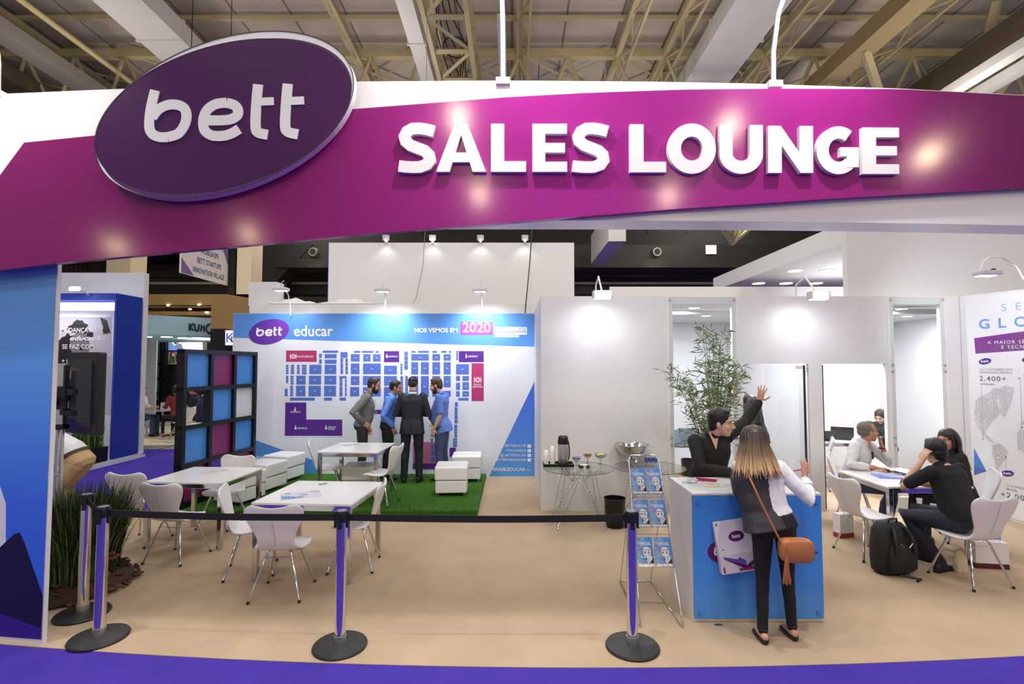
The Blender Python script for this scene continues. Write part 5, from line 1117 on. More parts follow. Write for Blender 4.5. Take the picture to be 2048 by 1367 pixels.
# paper bag hanging on the counter front
t = thing('tote_bag', 'white paper bag with purple oval logo hanging on the blue counter front', 'bag', (1.66, CY0 - .01, .40), 0)
T_ = Matrix.Rotation(R(-8), 4, 'Y'); m = MB(); 
pts = lambda z, w0, w1, d: [T_ @ Vector((x, y, z)) for x, y in ((w0, -.012), (w0, -.012 - d), (w1, -.012 - d), (w1, -.012))]
m.loft([pts(0, .0, .30, .05), pts(.15, -.002, .30, .055), pts(.40, .0, .30, .02)]); m.build('bag_body', M('bag_paper', (222, 218, 226), .55, bump=.3, scale=8), t)
m = MB(); f = lambda x, y, d=0.0: T_ @ Vector((x, -.067 + .035 * max(0, (y - .15) / .25) - d, y))
m.rect(f, .015, .01, .028, .39, .001, 0); m.ellipse(f, .16, .28, .062, .038, .1, .001, .003, 1, 28)
m.flat(f, [(.03, .20), (.03, .12), (.20, .05), (.20, .09)], .001, 2); m.flat(f, [(.03, .12), (.20, .05), (.30, .11), (.30, .08), (.2, .02)], .0015, 1); m.rect(f, .14, .015, .28, .035, .002, 0)
m.text(f, 'bett', .16, .267, .03, .004, 3, .02, 'C'); m.build('bag_print', [M('bag_red', (140, 40, 70), .5), M('plum_print', (92, 28, 96), .3), M('bag_violet', (96, 76, 170), .5), INKWHITE], t)
# ================================================================== bamboo plant behind the counter
def bez(p0, p1, p2, n):
    return [p0 * (1 - s) ** 2 + p1 * 2 * s * (1 - s) + p2 * s * s for s in (i / n for i in range(n + 1))]
bp_ = Vector((2.56, 6.55, 0)); t = thing('potted_bamboo', 'tall airy bamboo plant in a pot before the tall left window', 'plant', bp_)
m = MB(); m.lathe([(.15, 0), (.17, .01), (.2, .34), (.205, .36), (.19, .36), (.17, .3), (.01, .3)], 28); m.build('pot', M('pot_white', (220, 218, 216), .5), t, smooth=40)
rb = random.Random(11); st_ = MB(); lf = MB()
for k in range(19):
    a = rb.uniform(0, 2 * PI); sp_ = rb.uniform(.14, .70); tip = Vector((sp_ * math.cos(a), sp_ * .5 * math.sin(a), 2.40 - 1.05 * sp_ + rb.gauss(0, .09)))
    if k < 3: tip = Vector((-.10 + .1 * k, 0, 2.50 - .06 * k))
    b0 = Vector((rb.uniform(-.06, .06), rb.uniform(-.06, .06), .3)); mid = Vector((tip.x * .3, tip.y * .3, tip.z * .66)); P_ = bez(b0, mid, tip, 12)
    st_.tube(P_, [.006 * (1 - i / 15) + .0015 for i in range(13)], 5)
    for i in range(5, 13):
        for b_ in range(3):
            d = (Vector((rb.gauss(0, 1), rb.gauss(0, .6), rb.uniform(.1, 1.1)))).normalized(); L = rb.uniform(.08, .24) * (1.15 - i / 26); q0 = P_[i]; q1 = q0 + d * L
            st_.tube([q0, q1], .0013, 3)
            for l_ in range(4):
                c = q0.lerp(q1, .25 + .75 * l_ / 3); ld = (d + Vector((rb.gauss(0, .8), rb.gauss(0, .6), rb.gauss(-.15, .6)))).normalized(); ll = rb.uniform(.08, .155); w_ = ld.cross(Vector((rb.gauss(0, .4), 1, rb.gauss(0, .4)))).normalized() * rb.uniform(.0045, .0078)
                lf.add([c, c + ld * ll * .4 + w_, c + ld * ll - Vector((0, 0, .008)), c + ld * ll * .4 - w_], [(0, 1, 2, 3)], rb.randrange(3))
st_.build('stems', M('bamboo_stem', (92, 108, 58), .55), t); lf.build('leaves', [M('bamboo_dark', (70, 90, 44), .5), M('bamboo_mid', (102, 122, 66), .5), M('bamboo_light', (148, 160, 104), .5)], t)
# ================================================================== laptops and papers inside the rooms
def laptop(lab, loc, rz, ang=110, dark=False):
    t = thing('laptop', lab, 'laptop', loc, rz, 'laptops in the meeting rooms'); m = MB(); m.box(-.17, .17, -.12, .12, 0, .016); m.build('base', M('laptop_grey', (70, 72, 76), .4), t, bevel=.003)
    m = MB(); T_ = Matrix.Translation((0, .12, .012)) @ Matrix.Rotation(R(90 - ang), 4, 'X'); m.box(-.17, .17, 0, .008, 0, .23, 0, T_); m.build('lid', BLACK if dark else M('laptop_lid', (52, 54, 58), .4), t, bevel=.003)
    m = MB(); m.box(-.155, .155, -.001, 0, .012, .218, 0, T_); m.build('screen', M('laptop_screen', (96, 104, 112), .2) if not dark else M('screen_off', (12, 12, 14), .2), t)
laptop('open grey laptop on the table behind the bamboo window', fl(1365, 893, .746) + Vector((.02, .1, 0)), R(35)); laptop('second laptop half hidden behind the grey one at the bamboo window', fl(1385, 893, .746) + Vector((.06, .35, 0)), R(-20))
laptop('black laptop standing open behind the right glass door', (5.35, 9.1, .746), R(180), 128, True); laptop('black laptop half hidden behind the head of the man in white shirt', (5.85, 9.2, .746), R(150), 105, True)
def paper_pile(lab, loc, n, w, h, name='paper', grp=None, seed=1, lift=.004):
    r_ = random.Random(seed)
    for i in range(n):
        m = MB(); nx = 5; wv = r_.uniform(-.006, .006); vs = [(-w / 2 + w * a / nx, -h / 2 + h * b, .0006 + .004 * (1 + math.sin(a * 1.3 + i)) * (a / nx) ** 2 + wv * 0) for b in (0, 1) for a in range(nx + 1)]
        m.add(vs, [(a, a + 1, a + nx + 2, a + nx + 1) for a in range(nx)])
        o = m.build(name, M('paper_white', (236, 234, 236), .6), None, (loc[0] + r_.uniform(-.05, .05), loc[1] + r_.uniform(-.05, .05), loc[2] + .001 + i * lift), r_.uniform(-.6, .6))
        s_ = o.modifiers.new('thick', 'SOLIDIFY'); s_.thickness = .0012
        tag(o, '%s, %s in the pile' % (lab, 'lowest second third fourth fifth sixth topmost'.split()[i if i < n - 1 else 6]), 'paper', grp)
paper_pile('white sheet in the pile on the right table', (4.74, 6.22, .745), 6, .21, .297, 'paper_sheet', 'papers on the right table', 3, .009)
flyer('purple and blue catalogue lying by the hand of the man in white', (4.42, 6.10, .745), R(-12), .30, .21, [M('cat_blue', (110, 130, 214), .35), M('cat_pink', (196, 90, 160), .35), M('cat_violet', (150, 110, 190), .35)], 'catalogue', True, .02, 'catalogue', None, M('cat_base', (150, 160, 220), .35))
flyer('printed floor plan sheet at the front edge of the right table', (4.5, 5.78, .745), R(8), .38, .22, [M('plan_blue', (120, 130, 190), .5), M('plan_lilac', (190, 180, 214), .5)], 'floor_plan_sheet', True, .0015, 'sheet')
m = MB(); m.tube([(4.70, 5.98, .757), (4.78, 6.0, .757), (4.9, 6.03, .757)], .012, 6); m.tube([(4.72, 6.02, .757), (4.84, 6.06, .757)], .01, 6); tag(m.build('glasses_case', BLACK), 'small black cloth and strap lying before the paper pile on the right table', 'case')
m = MB(); rr = []
for i in range(8): rr.append([(5.75 + .05 * math.sin(i * 2.1) + x, 8.45 + y, .55 + i * .05) for x, y in ((-.16, -.1), (.16, -.1), (.14, .1), (-.14, .1))])
m.loft(rr); tag(m.build('folded_banner', [M('banner_white', (236, 234, 240), .6, bump=.4, scale=7)], smooth=60), 'folded white printed banner leaning on a chair behind the tall right window', 'banner')
# ================================================================== bags on the floor at the right
t = thing('backpack', 'black backpack standing on the floor before the right table', 'backpack', fl(1796, 1150) + Vector((0, .08, 0)), R(10))
BP = M('backpack_cloth', (24, 24, 26), .75, bump=.4, scale=60)
def sup(cx, cy, w, d, z, n=20, e=3.0): 
    r_ = []
    for i in range(n):
        a = 2 * PI * i / n; c, s = math.cos(a), math.sin(a); r_.append((cx + w * (abs(c) ** (2 / e)) * (1 if c > 0 else -1), cy + d * (abs(s) ** (2 / e)) * (1 if s > 0 else -1), z))
    return r_
m = MB(); m.loft([sup(0, 0, .15, .08, .0), sup(0, 0, .19, .11, .03), sup(0, 0, .2, .12, .15), sup(0, .0, .195, .115, .3), sup(0, .01, .17, .10, .42), sup(0, .02, .12, .07, .485), sup(0, .02, .05, .03, .50)]); m.build('pack_body', BP, t, smooth=60)
m = MB(); m.loft([sup(0, -.12, .11, .015, .04), sup(0, -.125, .15, .045, .08), sup(0, -.125, .15, .05, .2), sup(0, -.11, .13, .03, .29), sup(0, -.10, .09, .01, .31)]); m.build('front_pocket', BP, t, smooth=60)
for sx in (-1, 1):
    m = MB(); m.tube([(sx * .06, -.09, .47), (sx * .09, -.13, .40), (sx * .10, -.165, .26), (sx * .11, -.15, .08)], [.016, .02, .02, .014], 8); m.build('strap', BLACK, t, smooth=60)
m = MB(); m.tube([(-.05, -.02, .49), (-.04, -.03, .53), (.04, -.03, .53), (.05, -.02, .49)], .010, 8); m.build('handle', BLACK, t, smooth=60)
m = MB(); m.tube([(-.06, -.172, .33), (-.02, -.16, .30)], .004, 5); m.tube([(.03, -.172, .29), (.07, -.168, .33)], .004, 5); m.build('zip_pulls', STEEL, t); m = MB(); m.tube([(-.02, -.1, .008), (.1, -.22, .008), (.02, -.25, .008)], .012, 6); m.build('strap_end', BLACK, t)
def shopbag(lab, loc, rz, w, h, d, base, band, name='shopping_bag'):
    t = thing(name, lab, 'bag', loc, rz); m = MB(); m.loft([[(-w / 2, -d / 2, 0), (w / 2, -d / 2, 0), (w / 2, d / 2, 0), (-w / 2, d / 2, 0)], [(-w / 2, -d / 2, h), (w / 2, -d / 2, h), (w / 2, d / 2, h), (-w / 2, d / 2, h)]]); m.build('bag_body', base, t)
    m = MB(); m.box(-w / 2 - .001, w / 2 + .001, -d / 2 - .001, d / 2 + .001, .0, h * .2); m.build('band', band, t)
    m = MB(); m.tube([(-w * .25, -d / 2, h), (-w * .2, -d / 2, h + .09), (w * .2, -d / 2, h + .09), (w * .25, -d / 2, h)], .003, 6); m.build('handle', STEEL, t)
    return t
PB = M('bag_white', (228, 224, 226), .5); RB = M('bag_band_red', (150, 44, 40), .5)
shopbag('white shopping bag with red base under the left chair of the right table', (3.98, 6.28, 0), R(15), .2, .28, .1, PB, RB)
q = shopbag('white bag with dark red base under the chair of the T-shirt man', (4.86, 5.35, 0), R(-8), .3, .26, .11, PB, M('bag_band_wine', (84, 26, 34), .5))
shopbag('blue bag behind the dark red based bag on the floor', (5.02, 5.55, 0), R(5), .26, .36, .09, M('bag_blue', (96, 150, 220), .5), M('bag_blue', (96, 150, 220), .5))
t = thing('cloth_pouch', 'small cream patterned pouch standing on the floor behind the front chair leg', 'pouch', (4.46, 5.22, 0), R(-5))
m = MB(); m.loft([sup(0, 0, .05, .03, 0), sup(0, 0, .062, .04, .03), sup(0, 0, .058, .036, .12), sup(0, 0, .04, .018, .19), sup(0, 0, .038, .01, .215)]); m.build('pouch_body', M('pouch_cream', (214, 196, 172), .8, bump=.4, scale=50, var=.15), t, smooth=60)
m = MB(); m.tube([(-.035, 0, .21), (0, -.01, .235), (.035, 0, .21)], .006, 6); m.build('handle', M('pouch_tan', (180, 140, 96), .7), t)
m = MB(); q = fl(1437, 1249); m.box(-.03, .03, -.012, .012, 0, .004); tag(m.build('tape_piece', M('tape_navy', (60, 70, 110), .6), None, q), 'small dark strip of tape on the carpet before the counter', 'tape')
# ================================================================== people
V = Vector
def remesh(mb, name, mat, parent, vox, it=3, fold=0.0, fscale=.09):
    o = mb.build(name, mat)
    r = o.modifiers.new('r', 'REMESH'); r.mode = 'VOXEL'; r.voxel_size = vox; r.use_smooth_shade = True
    s = o.modifiers.new('s', 'SMOOTH'); s.factor = .5; s.iterations = it
    if fold:
        tx = bpy.data.textures.new('folds', 'CLOUDS'); tx.noise_scale = fscale; tx.noise_depth = 2
        d = o.modifiers.new('d', 'DISPLACE'); d.texture = tx; d.strength = fold; d.mid_level = .5; d.texture_coords = 'LOCAL'
    dg = bpy.context.evaluated_depsgraph_get(); me = bpy.data.meshes.new_from_object(o.evaluated_get(dg)); old = o.data
    o.modifiers.clear(); o.data = me; bpy.data.meshes.remove(old); me.name = name
    if not me.materials: me.materials.append(mat if not isinstance(mat, list) else mat[0])
    me.shade_smooth(); o.parent = parent; return o
def ringe(c, x, y, n=18, e=2.4):
    out = []
    for i in range(n):
        a = 2 * PI * i / n; ca, sa = math.cos(a), math.sin(a)
        out.append(c + x * (abs(ca) ** (2 / e) * (1 if ca > 0 else -1)) + y * (abs(sa) ** (2 / e) * (1 if sa > 0 else -1)))
    return out
def torso(mb, J, k, g, secs, wf=1.0, belly=0.0, dx=0.0, fem=False):
    P_ = [J['pelvis'], J['waist'], J['chest'], (J['shL'] + J['shR']) / 2]
    ax = [(J['hipR'] - J['hipL']).normalized(), None, None, (J['shR'] - J['shL']).normalized()]
    ax[1] = (ax[0] * .67 + ax[3] * .33).normalized(); ax[2] = (ax[0] * .33 + ax[3] * .67).normalized()
    tg = [(P_[1] - P_[0]).normalized(), (P_[2] - P_[0]).normalized(), (P_[3] - P_[1]).normalized(), (P_[3] - P_[2]).normalized()]
    #        spine param, along offset, half width, half depth, forward shift
    D = {'crotch': (0, -.085, .120, .100, 0), 'hip': (0, -.02, .172 + (.006 if fem else 0), .122, -.012), 'hipx': (0, -.13, .185, .130, -.005), 'belt': (.55, 0, .160, .114, 0), 'waist': (1, 0, .150 - (.012 if fem else 0), .108, .008), 'rib': (1.55, 0, .160 - (.01 if fem else 0), .114, .01), 'chest': (2, 0, .172 - (.012 if fem else 0), .118, .012),
         'pit': (2.6, 0, .178, .106, .002), 'sh': (3, -.012, .165, .080, -.008), 'trap': (3, .038, .105, .066, -.012), 'neck': (3, .072, .064, .060, -.008), 'col': (3, .095, .060, .058, 0)}
    rings = []
    for s in secs:
        u, al, w, d, fw = D[s]; i = min(int(u), 2); f = u - i
        c = P_[i].lerp(P_[i + 1], f) if u < 3 else P_[3]; x = ax[i].lerp(ax[i + 1], f).normalized() if u < 3 else ax[3]; t = tg[i].lerp(tg[i + 1], f).normalized() if u < 3 else tg[3]
        y = t.cross(x).normalized(); x = y.cross(t).normalized(); b_ = belly * max(0, 1 - abs(u - 1.0))
        rings.append(ringe(c + t * al * k + y * (fw * k + b_ * .8) + x * dx, x * (w * k * wf + g + b_ * .3), y * (d * k * (wf ** .5) + g + b_)))
    mb.loft(rings)
def limb(mb, pts, rs): mb.tube(pts, rs, 14, 0, False, True)
def hand(mb, wr, d, n, side, k=1.0, curl=.35, spread=.12, thumb=.7):
    d = V(d).normalized(); n = V(n); n = (n - d * n.dot(d)).normalized(); s = d.cross(n) * side
    rings = []
    for a, w, t in ((-.01, .024, .020), (.02, .031, .019), (.055, .040, .0165), (.09, .041, .0135), (.098, .036, .010)):
        rings.append(ringe(wr + d * a * k + n * .004 * k, s * w * k, n * t * k, 12))
    mb.loft(rings)
    for i, (o_, L) in enumerate(((.031, .070), (.0105, .082), (-.0105, .076), (-.031, .060))):
        p = wr + d * .088 * k + s * o_ * k; a = -.1 + (.05 * i); dirn = (d + s * o_ / .03 * spread).normalized(); pts = [p - d * .02 * k, p]
        cu = curl * (1 + .12 * i); ang = 0
        for seg, f in ((.46, .7), (.30, 1.1), (.24, .8)):
            ang += cu * f; q = dirn * math.cos(ang) + n * math.sin(ang); p = p + q * L * seg * k; pts.append(p)
        mb.tube(pts, [.0098 * k, .0095 * k, .009 * k, .0084 * k, .0074 * k], 8, 0, False, True)
    p = wr + d * .022 * k + s * .026 * k; q1 = (d * .55 + s * thumb + n * .35).normalized(); q2 = (d * .85 + s * thumb * .45 + n * .4).normalized()
    mb.tube([p - s * .01 * k, p + q1 * .036 * k, p + q1 * .036 * k + q2 * .032 * k, p + q1 * .036 * k + q2 * .055 * k], [.013 * k, .0115 * k, .0098 * k, .0085 * k], 8, 0, False, True)
def skinmat(name, rgb): return M('skin_' + name, rgb, .5, var=.05, scale=14, spec=.35)
EYEW = M('eye_white', (176, 166, 160), .3); EYED = M('eye_dark', (34, 24, 20), .2)
def person(label, loc, rz=0.0, h=1.75, J=None, yaw=0, pitch=0, roll=0, skin=None, top=None, hem='hip', sleeve=1.0, legs=None, shoe=None, hair=None, beard=None, wf=1.0, belly=0.0, hands=None, vox=.008, fem=False, hstyle='short', group=None, collar=None, cgap=.5, face=True, hem_dx=0, topname='shirt', legname='trousers', fold=.012, bodyfeet=False, garment=None):
    k = h / 1.75; t = thing('person', label, 'person', loc, rz, group); am0 = .85 if fem else 1.0
    D = dict(pelvis=(0, 0, .93), waist=(0, 0, 1.07), chest=(0, 0, 1.26), shL=(-.178, 0, 1.415), shR=(.178, 0, 1.415), head=(0, .035, 1.63), elL=(-.235, -.03, 1.13), wrL=(-.245, .04, .88), elR=(.235, -.03, 1.13), wrR=(.245, .04, .88),
             hipL=(-.092, 0, .92), hipR=(.092, 0, .92), knL=(-.10, .02, .50), knR=(.10, .02, .50), anL=(-.105, -.02, .085), anR=(.105, -.02, .085), toeL=(-.15, 1, 0), toeR=(.15, 1, 0))
    Q = {a: V(b) * (k if not a.startswith('toe') else 1) for a, b in D.items()}
    for a, b in (J or {}).items(): Q[a] = V(b)
    J = Q; hm = J['head']; shm = (J['shL'] + J['shR']) / 2
    HM = Matrix.Translation(hm) @ Matrix.Rotation(R(yaw), 4, 'Z') @ Matrix.Rotation(R(pitch), 4, 'X') @ Matrix.Rotation(R(roll), 4, 'Y') @ Matrix.Scale((k if k > .93 else .93) * 1.10, 4)
    b = MB()
    # head
    b.ell((0, -.014, .036), (.073, .092, .084), 18, 0, HM); b.ell((0, .020, -.030), (.060, .064, .080), 18, 0, HM); b.ell((0, .050, -.092), (.030, .030, .024), 12, 0, HM); b.ell((0, .030, -.075), (.048, .050, .036), 12, 0, HM)
    b.ell((0, .066, .024), (.050, .020, .012), 12, 0, HM)
    for s in (-1, 1): b.ell((s * .036, .056, -.030), (.024, .022, .024), 10, 0, HM); b.ell((s * .075, -.012, -.010), (.009, .019, .032), 10, 0, HM)
    b.tube([HM @ V(p) for p in ((0, .078, .014), (0, .094, -.010), (0, .108, -.030), (0, .094, -.042))], [.009, .0105, .0135, .011], 10, 0, False, True)
    for s in (-1, 1): b.ell((s * .011, .094, -.034), (.008, .010, .008), 8, 0, HM)
    for z, r_ in ((-.058, .007), (-.069, .008)): b.ell((0, .078, z), (.022, .010, r_), 10, 0, HM)
    nk = HM @ V((0, -.022, -.06)); limb(b, [nk, nk.lerp(shm, .5), shm + V((0, 0, .03 * k))], [.054 * k, .052 * k, .062 * k] if not fem else [.045 * k, .044 * k, .054 * k])
    torso(b, J, k, -.012, ['crotch', 'hip', 'belt', 'waist', 'rib', 'chest', 'pit', 'sh', 'trap'], wf * .97, belly, 0, fem)
    am = .9 if fem else 1.0
    for s in 'LR':
        sh, el, wr = J['sh' + s], J['el' + s], J['wr' + s]
        limb(b, [sh, sh.lerp(el, .5), el, el.lerp(wr, .35), wr], [v * k * am for v in (.050, .046, .038, .038, .026)])
        hd = (hands or {}).get(s, {}); d = V(hd.get('d', (wr - el))).normalized(); n = V(hd.get('n', (1 if s == 'L' else -1, .3, 0)))
        sd = 1 if s == 'L' else -1
        hand(b, wr + d * .012, d, n, hd.get('side', sd), k * (.9 if fem else 1), hd.get('curl', .35), hd.get('spread', .12), hd.get('thumb', .7))
        hp, kn, an = J['hip' + s], J['kn' + s], J['an' + s]
        limb(b, [hp, hp.lerp(kn, .5), kn, kn.lerp(an, .3), an], [v * k * (.8 if legs is not None else 1) for v in (.078, .068, .048, .048, .034)])
        td = V(J['toe' + s]).normalized(); limb(b, [an + V((0, 0, -.035 * k)) - td * .04 * k, an + V((0, 0, -.05 * k)) + td * .11 * k], [.030 * k, .024 * k])
    remesh(b, 'body', skin, t, min(vox, .0068), 2)
    # eyes, brows, lips
    if face:
        for s in (-1, 1):
            m = MB(); m.ell((s * .031, .0695, .003), (.0115, .0105, .0062), 12, 0, HM); m.ell((s * .031, .0755, .003), (.0058, .0060, .0056), 10, 1, HM); m.build('eye', [EYEW, EYED], t, smooth=180)
        m = MB()
        for s in (-1, 1): m.tube([HM @ V(p) for p in ((s * .014, .083, .021), (s * .032, .082, .027), (s * .050, .068, .021))], [.0035, .0042, .002], 6)
        m.build('eyebrows', hair or EYED, t, smooth=180)
        m = MB(); m.ell((0, .0865, -.0585), (.021, .0050, .0042), 10, 0, HM); m.ell((0, .0870, -.0675), (.019, .0055, .005), 10, 0, HM); m.build('lips', M('lips', (158, 92, 84), .5), t, smooth=180)
    if hair is not None and hstyle:
        m = MB()
        if hstyle == 'short':
            m.ell((0, -.022, .046), (.081, .096, .086), 20, 0, HM); m.ell((0, -.056, -.032), (.058, .046, .05), 14, 0, HM); m.ell((0, -.050, .0), (.070, .064, .068), 16, 0, HM)
            for s in (-1, 1): m.ell((s * .066, -.006, .028), (.014, .034, .046), 10, 0, HM)
            m.ell((0, .018, .099), (.058, .050, .026), 14, 0, HM)
        elif hstyle == 'crop':
            m.ell((0, -.024, .048), (.078, .092, .080), 20, 0, HM); m.ell((0, -.050, .0), (.069, .062, .066), 16, 0, HM); m.ell((0, .016, .096), (.052, .046, .024), 14, 0, HM)
            for s in (-1, 1): m.ell((s * .068, -.010, .026), (.010, .034, .040), 10, 0, HM)
        elif hstyle == 'receding':
            m.ell((0, -.034, .042), (.0785, .084, .080), 20, 0, HM); m.ell((0, -.055, .0), (.070, .060, .064), 16, 0, HM)
            for s in (-1, 1): m.ell((s * .068, -.010, .018), (.012, .036, .040), 10, 0, HM)
            m.ell((0, .008, .104), (.046, .056, .021), 12, 0, HM)
        else:
            m.ell((0, -.022, .048), (.086, .098, .086), 20, 0, HM); m.ell((0, -.055, .0), (.082, .066, .085), 16, 0, HM)
            for s in (-1, 1): m.ell((s * .074, -.020, -.02), (.018, .050, .085), 12, 0, HM)
        remesh(m, 'hair', hair, t, min(vox, .006), 3, .006, .03)
    if beard is not None:
        m = MB(); m.ell((0, .026, -.078), (.058, .062, .046), 16, 0, HM); m.ell((0, .052, -.098), (.036, .036, .030), 12, 0, HM)
        for s in (-1, 1): m.ell((s * .058, .010, -.045), (.010, .026, .042), 10, 0, HM); m.tube([HM @ V((s * .003, .090, -.050)), HM @ V((s * .030, .078, -.062))], [.006, .008], 6, 0, False, True)
        remesh(m, 'beard', beard, t, min(vox, .006), 2, .004, .02)
    # clothes
    if top is not None:
        m = MB(); secs = ['hipx', 'hip'] if hem == 'long' else ['hip'] if hem == 'hip' else []
        torso(m, J, k, .010, secs + ['belt', 'waist', 'rib', 'chest', 'pit', 'sh', 'trap'], wf, belly, hem_dx, fem); limb(m, [shm + (nk - shm) * -.1, shm.lerp(nk, .42)], [.085 * k * am0, .068 * k * am0])
        for s in 'LR':
            sh, el, wr = J['sh' + s], J['el' + s], J['wr' + s]
            if sleeve > .62: limb(m, [sh + (sh - el).normalized() * .01, sh.lerp(el, .5), el, el.lerp(wr, .4), el.lerp(wr, min(.95, (sleeve - .5) * 2))], [v * k * (am + .08) for v in (.066, .060, .052, .049, .042)])
            else: limb(m, [sh + (sh - el).normalized() * .01, sh.lerp(el, sleeve * .9), sh.lerp(el, sleeve * 1.8)], [v * k * am for v in (.066, .062, .058)])
        remesh(m, topname, top, t, vox, 3, fold, .09)
        if collar is not None:
            m = MB(); x = (J['shR'] - J['shL']).normalized(); up = (nk - shm).normalized(); y = up.cross(x).normalized(); x = y.cross(up)
            c0 = shm.lerp(nk, .34); c1 = c0 + up * .034 * k; n_ = 20; r0, r1 = .068 * k, .064 * k
            A_ = [c0 + x * r0 * math.cos(a) + y * r0 * math.sin(a) for a in (PI / 2 + cgap + i * (2 * PI - 2 * cgap) / n_ for i in range(n_ + 1))]; B_ = [c1 + x * r1 * math.cos(a) + y * r1 * math.sin(a) for a in (PI / 2 + cgap + i * (2 * PI - 2 * cgap) / n_ for i in range(n_ + 1))]
            E_ = [c0 - up * .006 + x * r0 * 1.22 * math.cos(a) + y * r0 * 1.22 * math.sin(a) for a in (PI / 2 + cgap * .8 + i * (2 * PI - 1.6 * cgap) / n_ for i in range(n_ + 1))]
            vs = A_ + B_ + E_; q = n_ + 1; m.add(vs, [(i, i + 1, q + i + 1, q + i) for i in range(n_)] + [(q + i, q + i + 1, 2 * q + i + 1, 2 * q + i) for i in range(n_)])
            o = m.build('collar', collar, t, smooth=60); s_ = o.modifiers.new('thick', 'SOLIDIFY'); s_.thickness = .004
    if legs is not None:
        m = MB(); torso(m, J, k, .004, ['crotch', 'hip', 'belt'], wf, belly * .6, 0, fem)
        for s in 'LR':
            hp, kn, an = J['hip' + s], J['kn' + s], J['an' + s]
            limb(m, [hp, hp.lerp(kn, .45), kn, kn.lerp(an, .35), an + (kn - an).normalized() * .0], [v * k for v in ((.096, .088, .070, .066, .058) if not fem else (.088, .074, .052, .049, .040))])
        remesh(m, legname, legs, t, vox, 3, fold * .8, .1)
    if shoe is not None:
        for s in 'LR':
            an = J['an' + s]; td = V(J['toe' + s]).normalized(); rt = V((0, 0, 1)).cross(td).normalized(); base = V((an.x, an.y, max(0.0, an.z - .085 * k)))
            m = MB(); m.loft([ringe(base + td * a * k + V((0, 0, zc * k)), rt * w * k, V((0, 0, hh * k)), 14, 2.6) for a, w, zc, hh in ((-.075, .020, .040, .034), (-.06, .032, .048, .046), (.0, .036, .05, .048), (.06, .042, .036, .034), (.12, .044, .026, .024), (.165, .034, .022, .018), (.18, .015, .02, .012))])
            sh_ = m.build('shoe', shoe, t, smooth=60)
            m = MB(); m.loft([ringe(base + td * a * k + V((0, 0, z * k)), rt * w * k, td * .0 + V((0, 0, .0)) + rt * 0 + td * 0 + V((0, 0, .006 * k)), 12, 3) for a, w, z in ((-.078, .018, .007), (-.06, .035, .007), (.03, .036, .007), (.11, .046, .007), (.165, .036, .007), (.184, .014, .007))])
            m.build('sole', M('sole_dark', (30, 28, 28), .6), sh_, smooth=60)
    return t, J, HM, k
SKL = skinmat('light', (214, 170, 146)); SKM = skinmat('medium', (200, 150, 124)); SKT = skinmat('tan', (186, 136, 110))
HB = M('hair_black', (26, 22, 22), .45, bump=.5, scale=90); HD = M('hair_dark_brown', (48, 36, 30), .5, bump=.5, scale=90); HG = M('hair_grey', (112, 104, 98), .6, bump=.5, scale=90, var=.2)
BLKC = M('black_cloth', (20, 19, 21), .8, bump=.2, scale=120); JEANS = M('jeans', (62, 78, 110), .8, bump=.25, scale=200, var=.18, vscale=9); NAVYC = M('navy_cloth', (28, 32, 48), .75, bump=.2, scale=150)
LSHOE = M('black_leather', (24, 22, 22), .35); WHC = M('white_cloth', (226, 226, 230), .75, bump=.25, scale=90)
G4 = 'men standing before the floor plan'
# 1 grey shirt
t, J, HM, k = person('man with beard and glasses in a grey shirt, hand on hip at the map', (-2.60, 8.98, .06), R(-72), 1.80, dict(waist=(0, .03, 1.10), chest=(0, .07, 1.29), shL=(-.185, .09, 1.44), shR=(.185, .06, 1.44), head=(0, .20, 1.645), elR=(.33, -.17, 1.20), wrR=(.205, .02, 1.03), elL=(-.24, .06, 1.16), wrL=(-.22, .12, .92)),
    yaw=-8, pitch=-16, skin=SKM, top=M('grey_shirt', (110, 108, 106), .8, bump=.25, scale=120), sleeve=.97, legs=M('charcoal_cloth', (40, 38, 40), .8), shoe=LSHOE, hair=HD, hstyle='crop', beard=HB, hands={'R': dict(d=(-.25, .6, -.55), n=(-1, -.1, .0), curl=.25, spread=.3)}, group=None, collar=M('grey_collar', (120, 118, 116), .8), belly=.02, hem='hip')
m = MB()
for s in (-1, 1): m.tube([HM @ V(p) for p in ((s * .008, .098, .006), (s * .052, .086, .006), (s * .052, .086, -.014), (s * .01, .098, -.014))], .0018, 5, closed=True); m.tube([HM @ V((s * .052, .086, .004)), HM @ V((s * .078, -.01, .004))], .0016, 5)
m.build('glasses', BLACK, t)
m = MB(); c = J['chest']; m.tube([(-.06, .03, 1.55), (-.03, c.y + .15, 1.40), (.02, c.y + .155, 1.20)], .004, 5); m.tube([(.06, .03, 1.55), (.05, c.y + .15, 1.40), (.02, c.y + .155, 1.20)], .004, 5); m.build('lanyard', M('lanyard_white', (214, 214, 222), .6), t)
m = MB(); m.cbox((.03, c.y + .165, 1.13), (.08, .006, .13)); m.build('badge', INKWHITE, t)
# 2 blue shirt
person('man in blue shirt between the grey shirt and the dark suit at the map', (-2.20, 9.16, .06), R(-66), 1.73, dict(chest=(0, .04, 1.25), shL=(-.17, .05, 1.40), shR=(.17, .03, 1.40), head=(0, .14, 1.595), elR=(.225, -.12, 1.12), wrR=(.185, .06, .93)), yaw=-14, pitch=-14, skin=SKT, top=M('blue_shirt', (92, 134, 218), .75, bump=.25, scale=110), sleeve=.98, legs=BLKC, shoe=LSHOE, hair=HB, hstyle='crop', hands={'R': dict(d=(-.1, .35, -.9), n=(-1, 0, 0), curl=.2)}, collar=M('blue_collar', (104, 146, 224), .75), hem='belt')
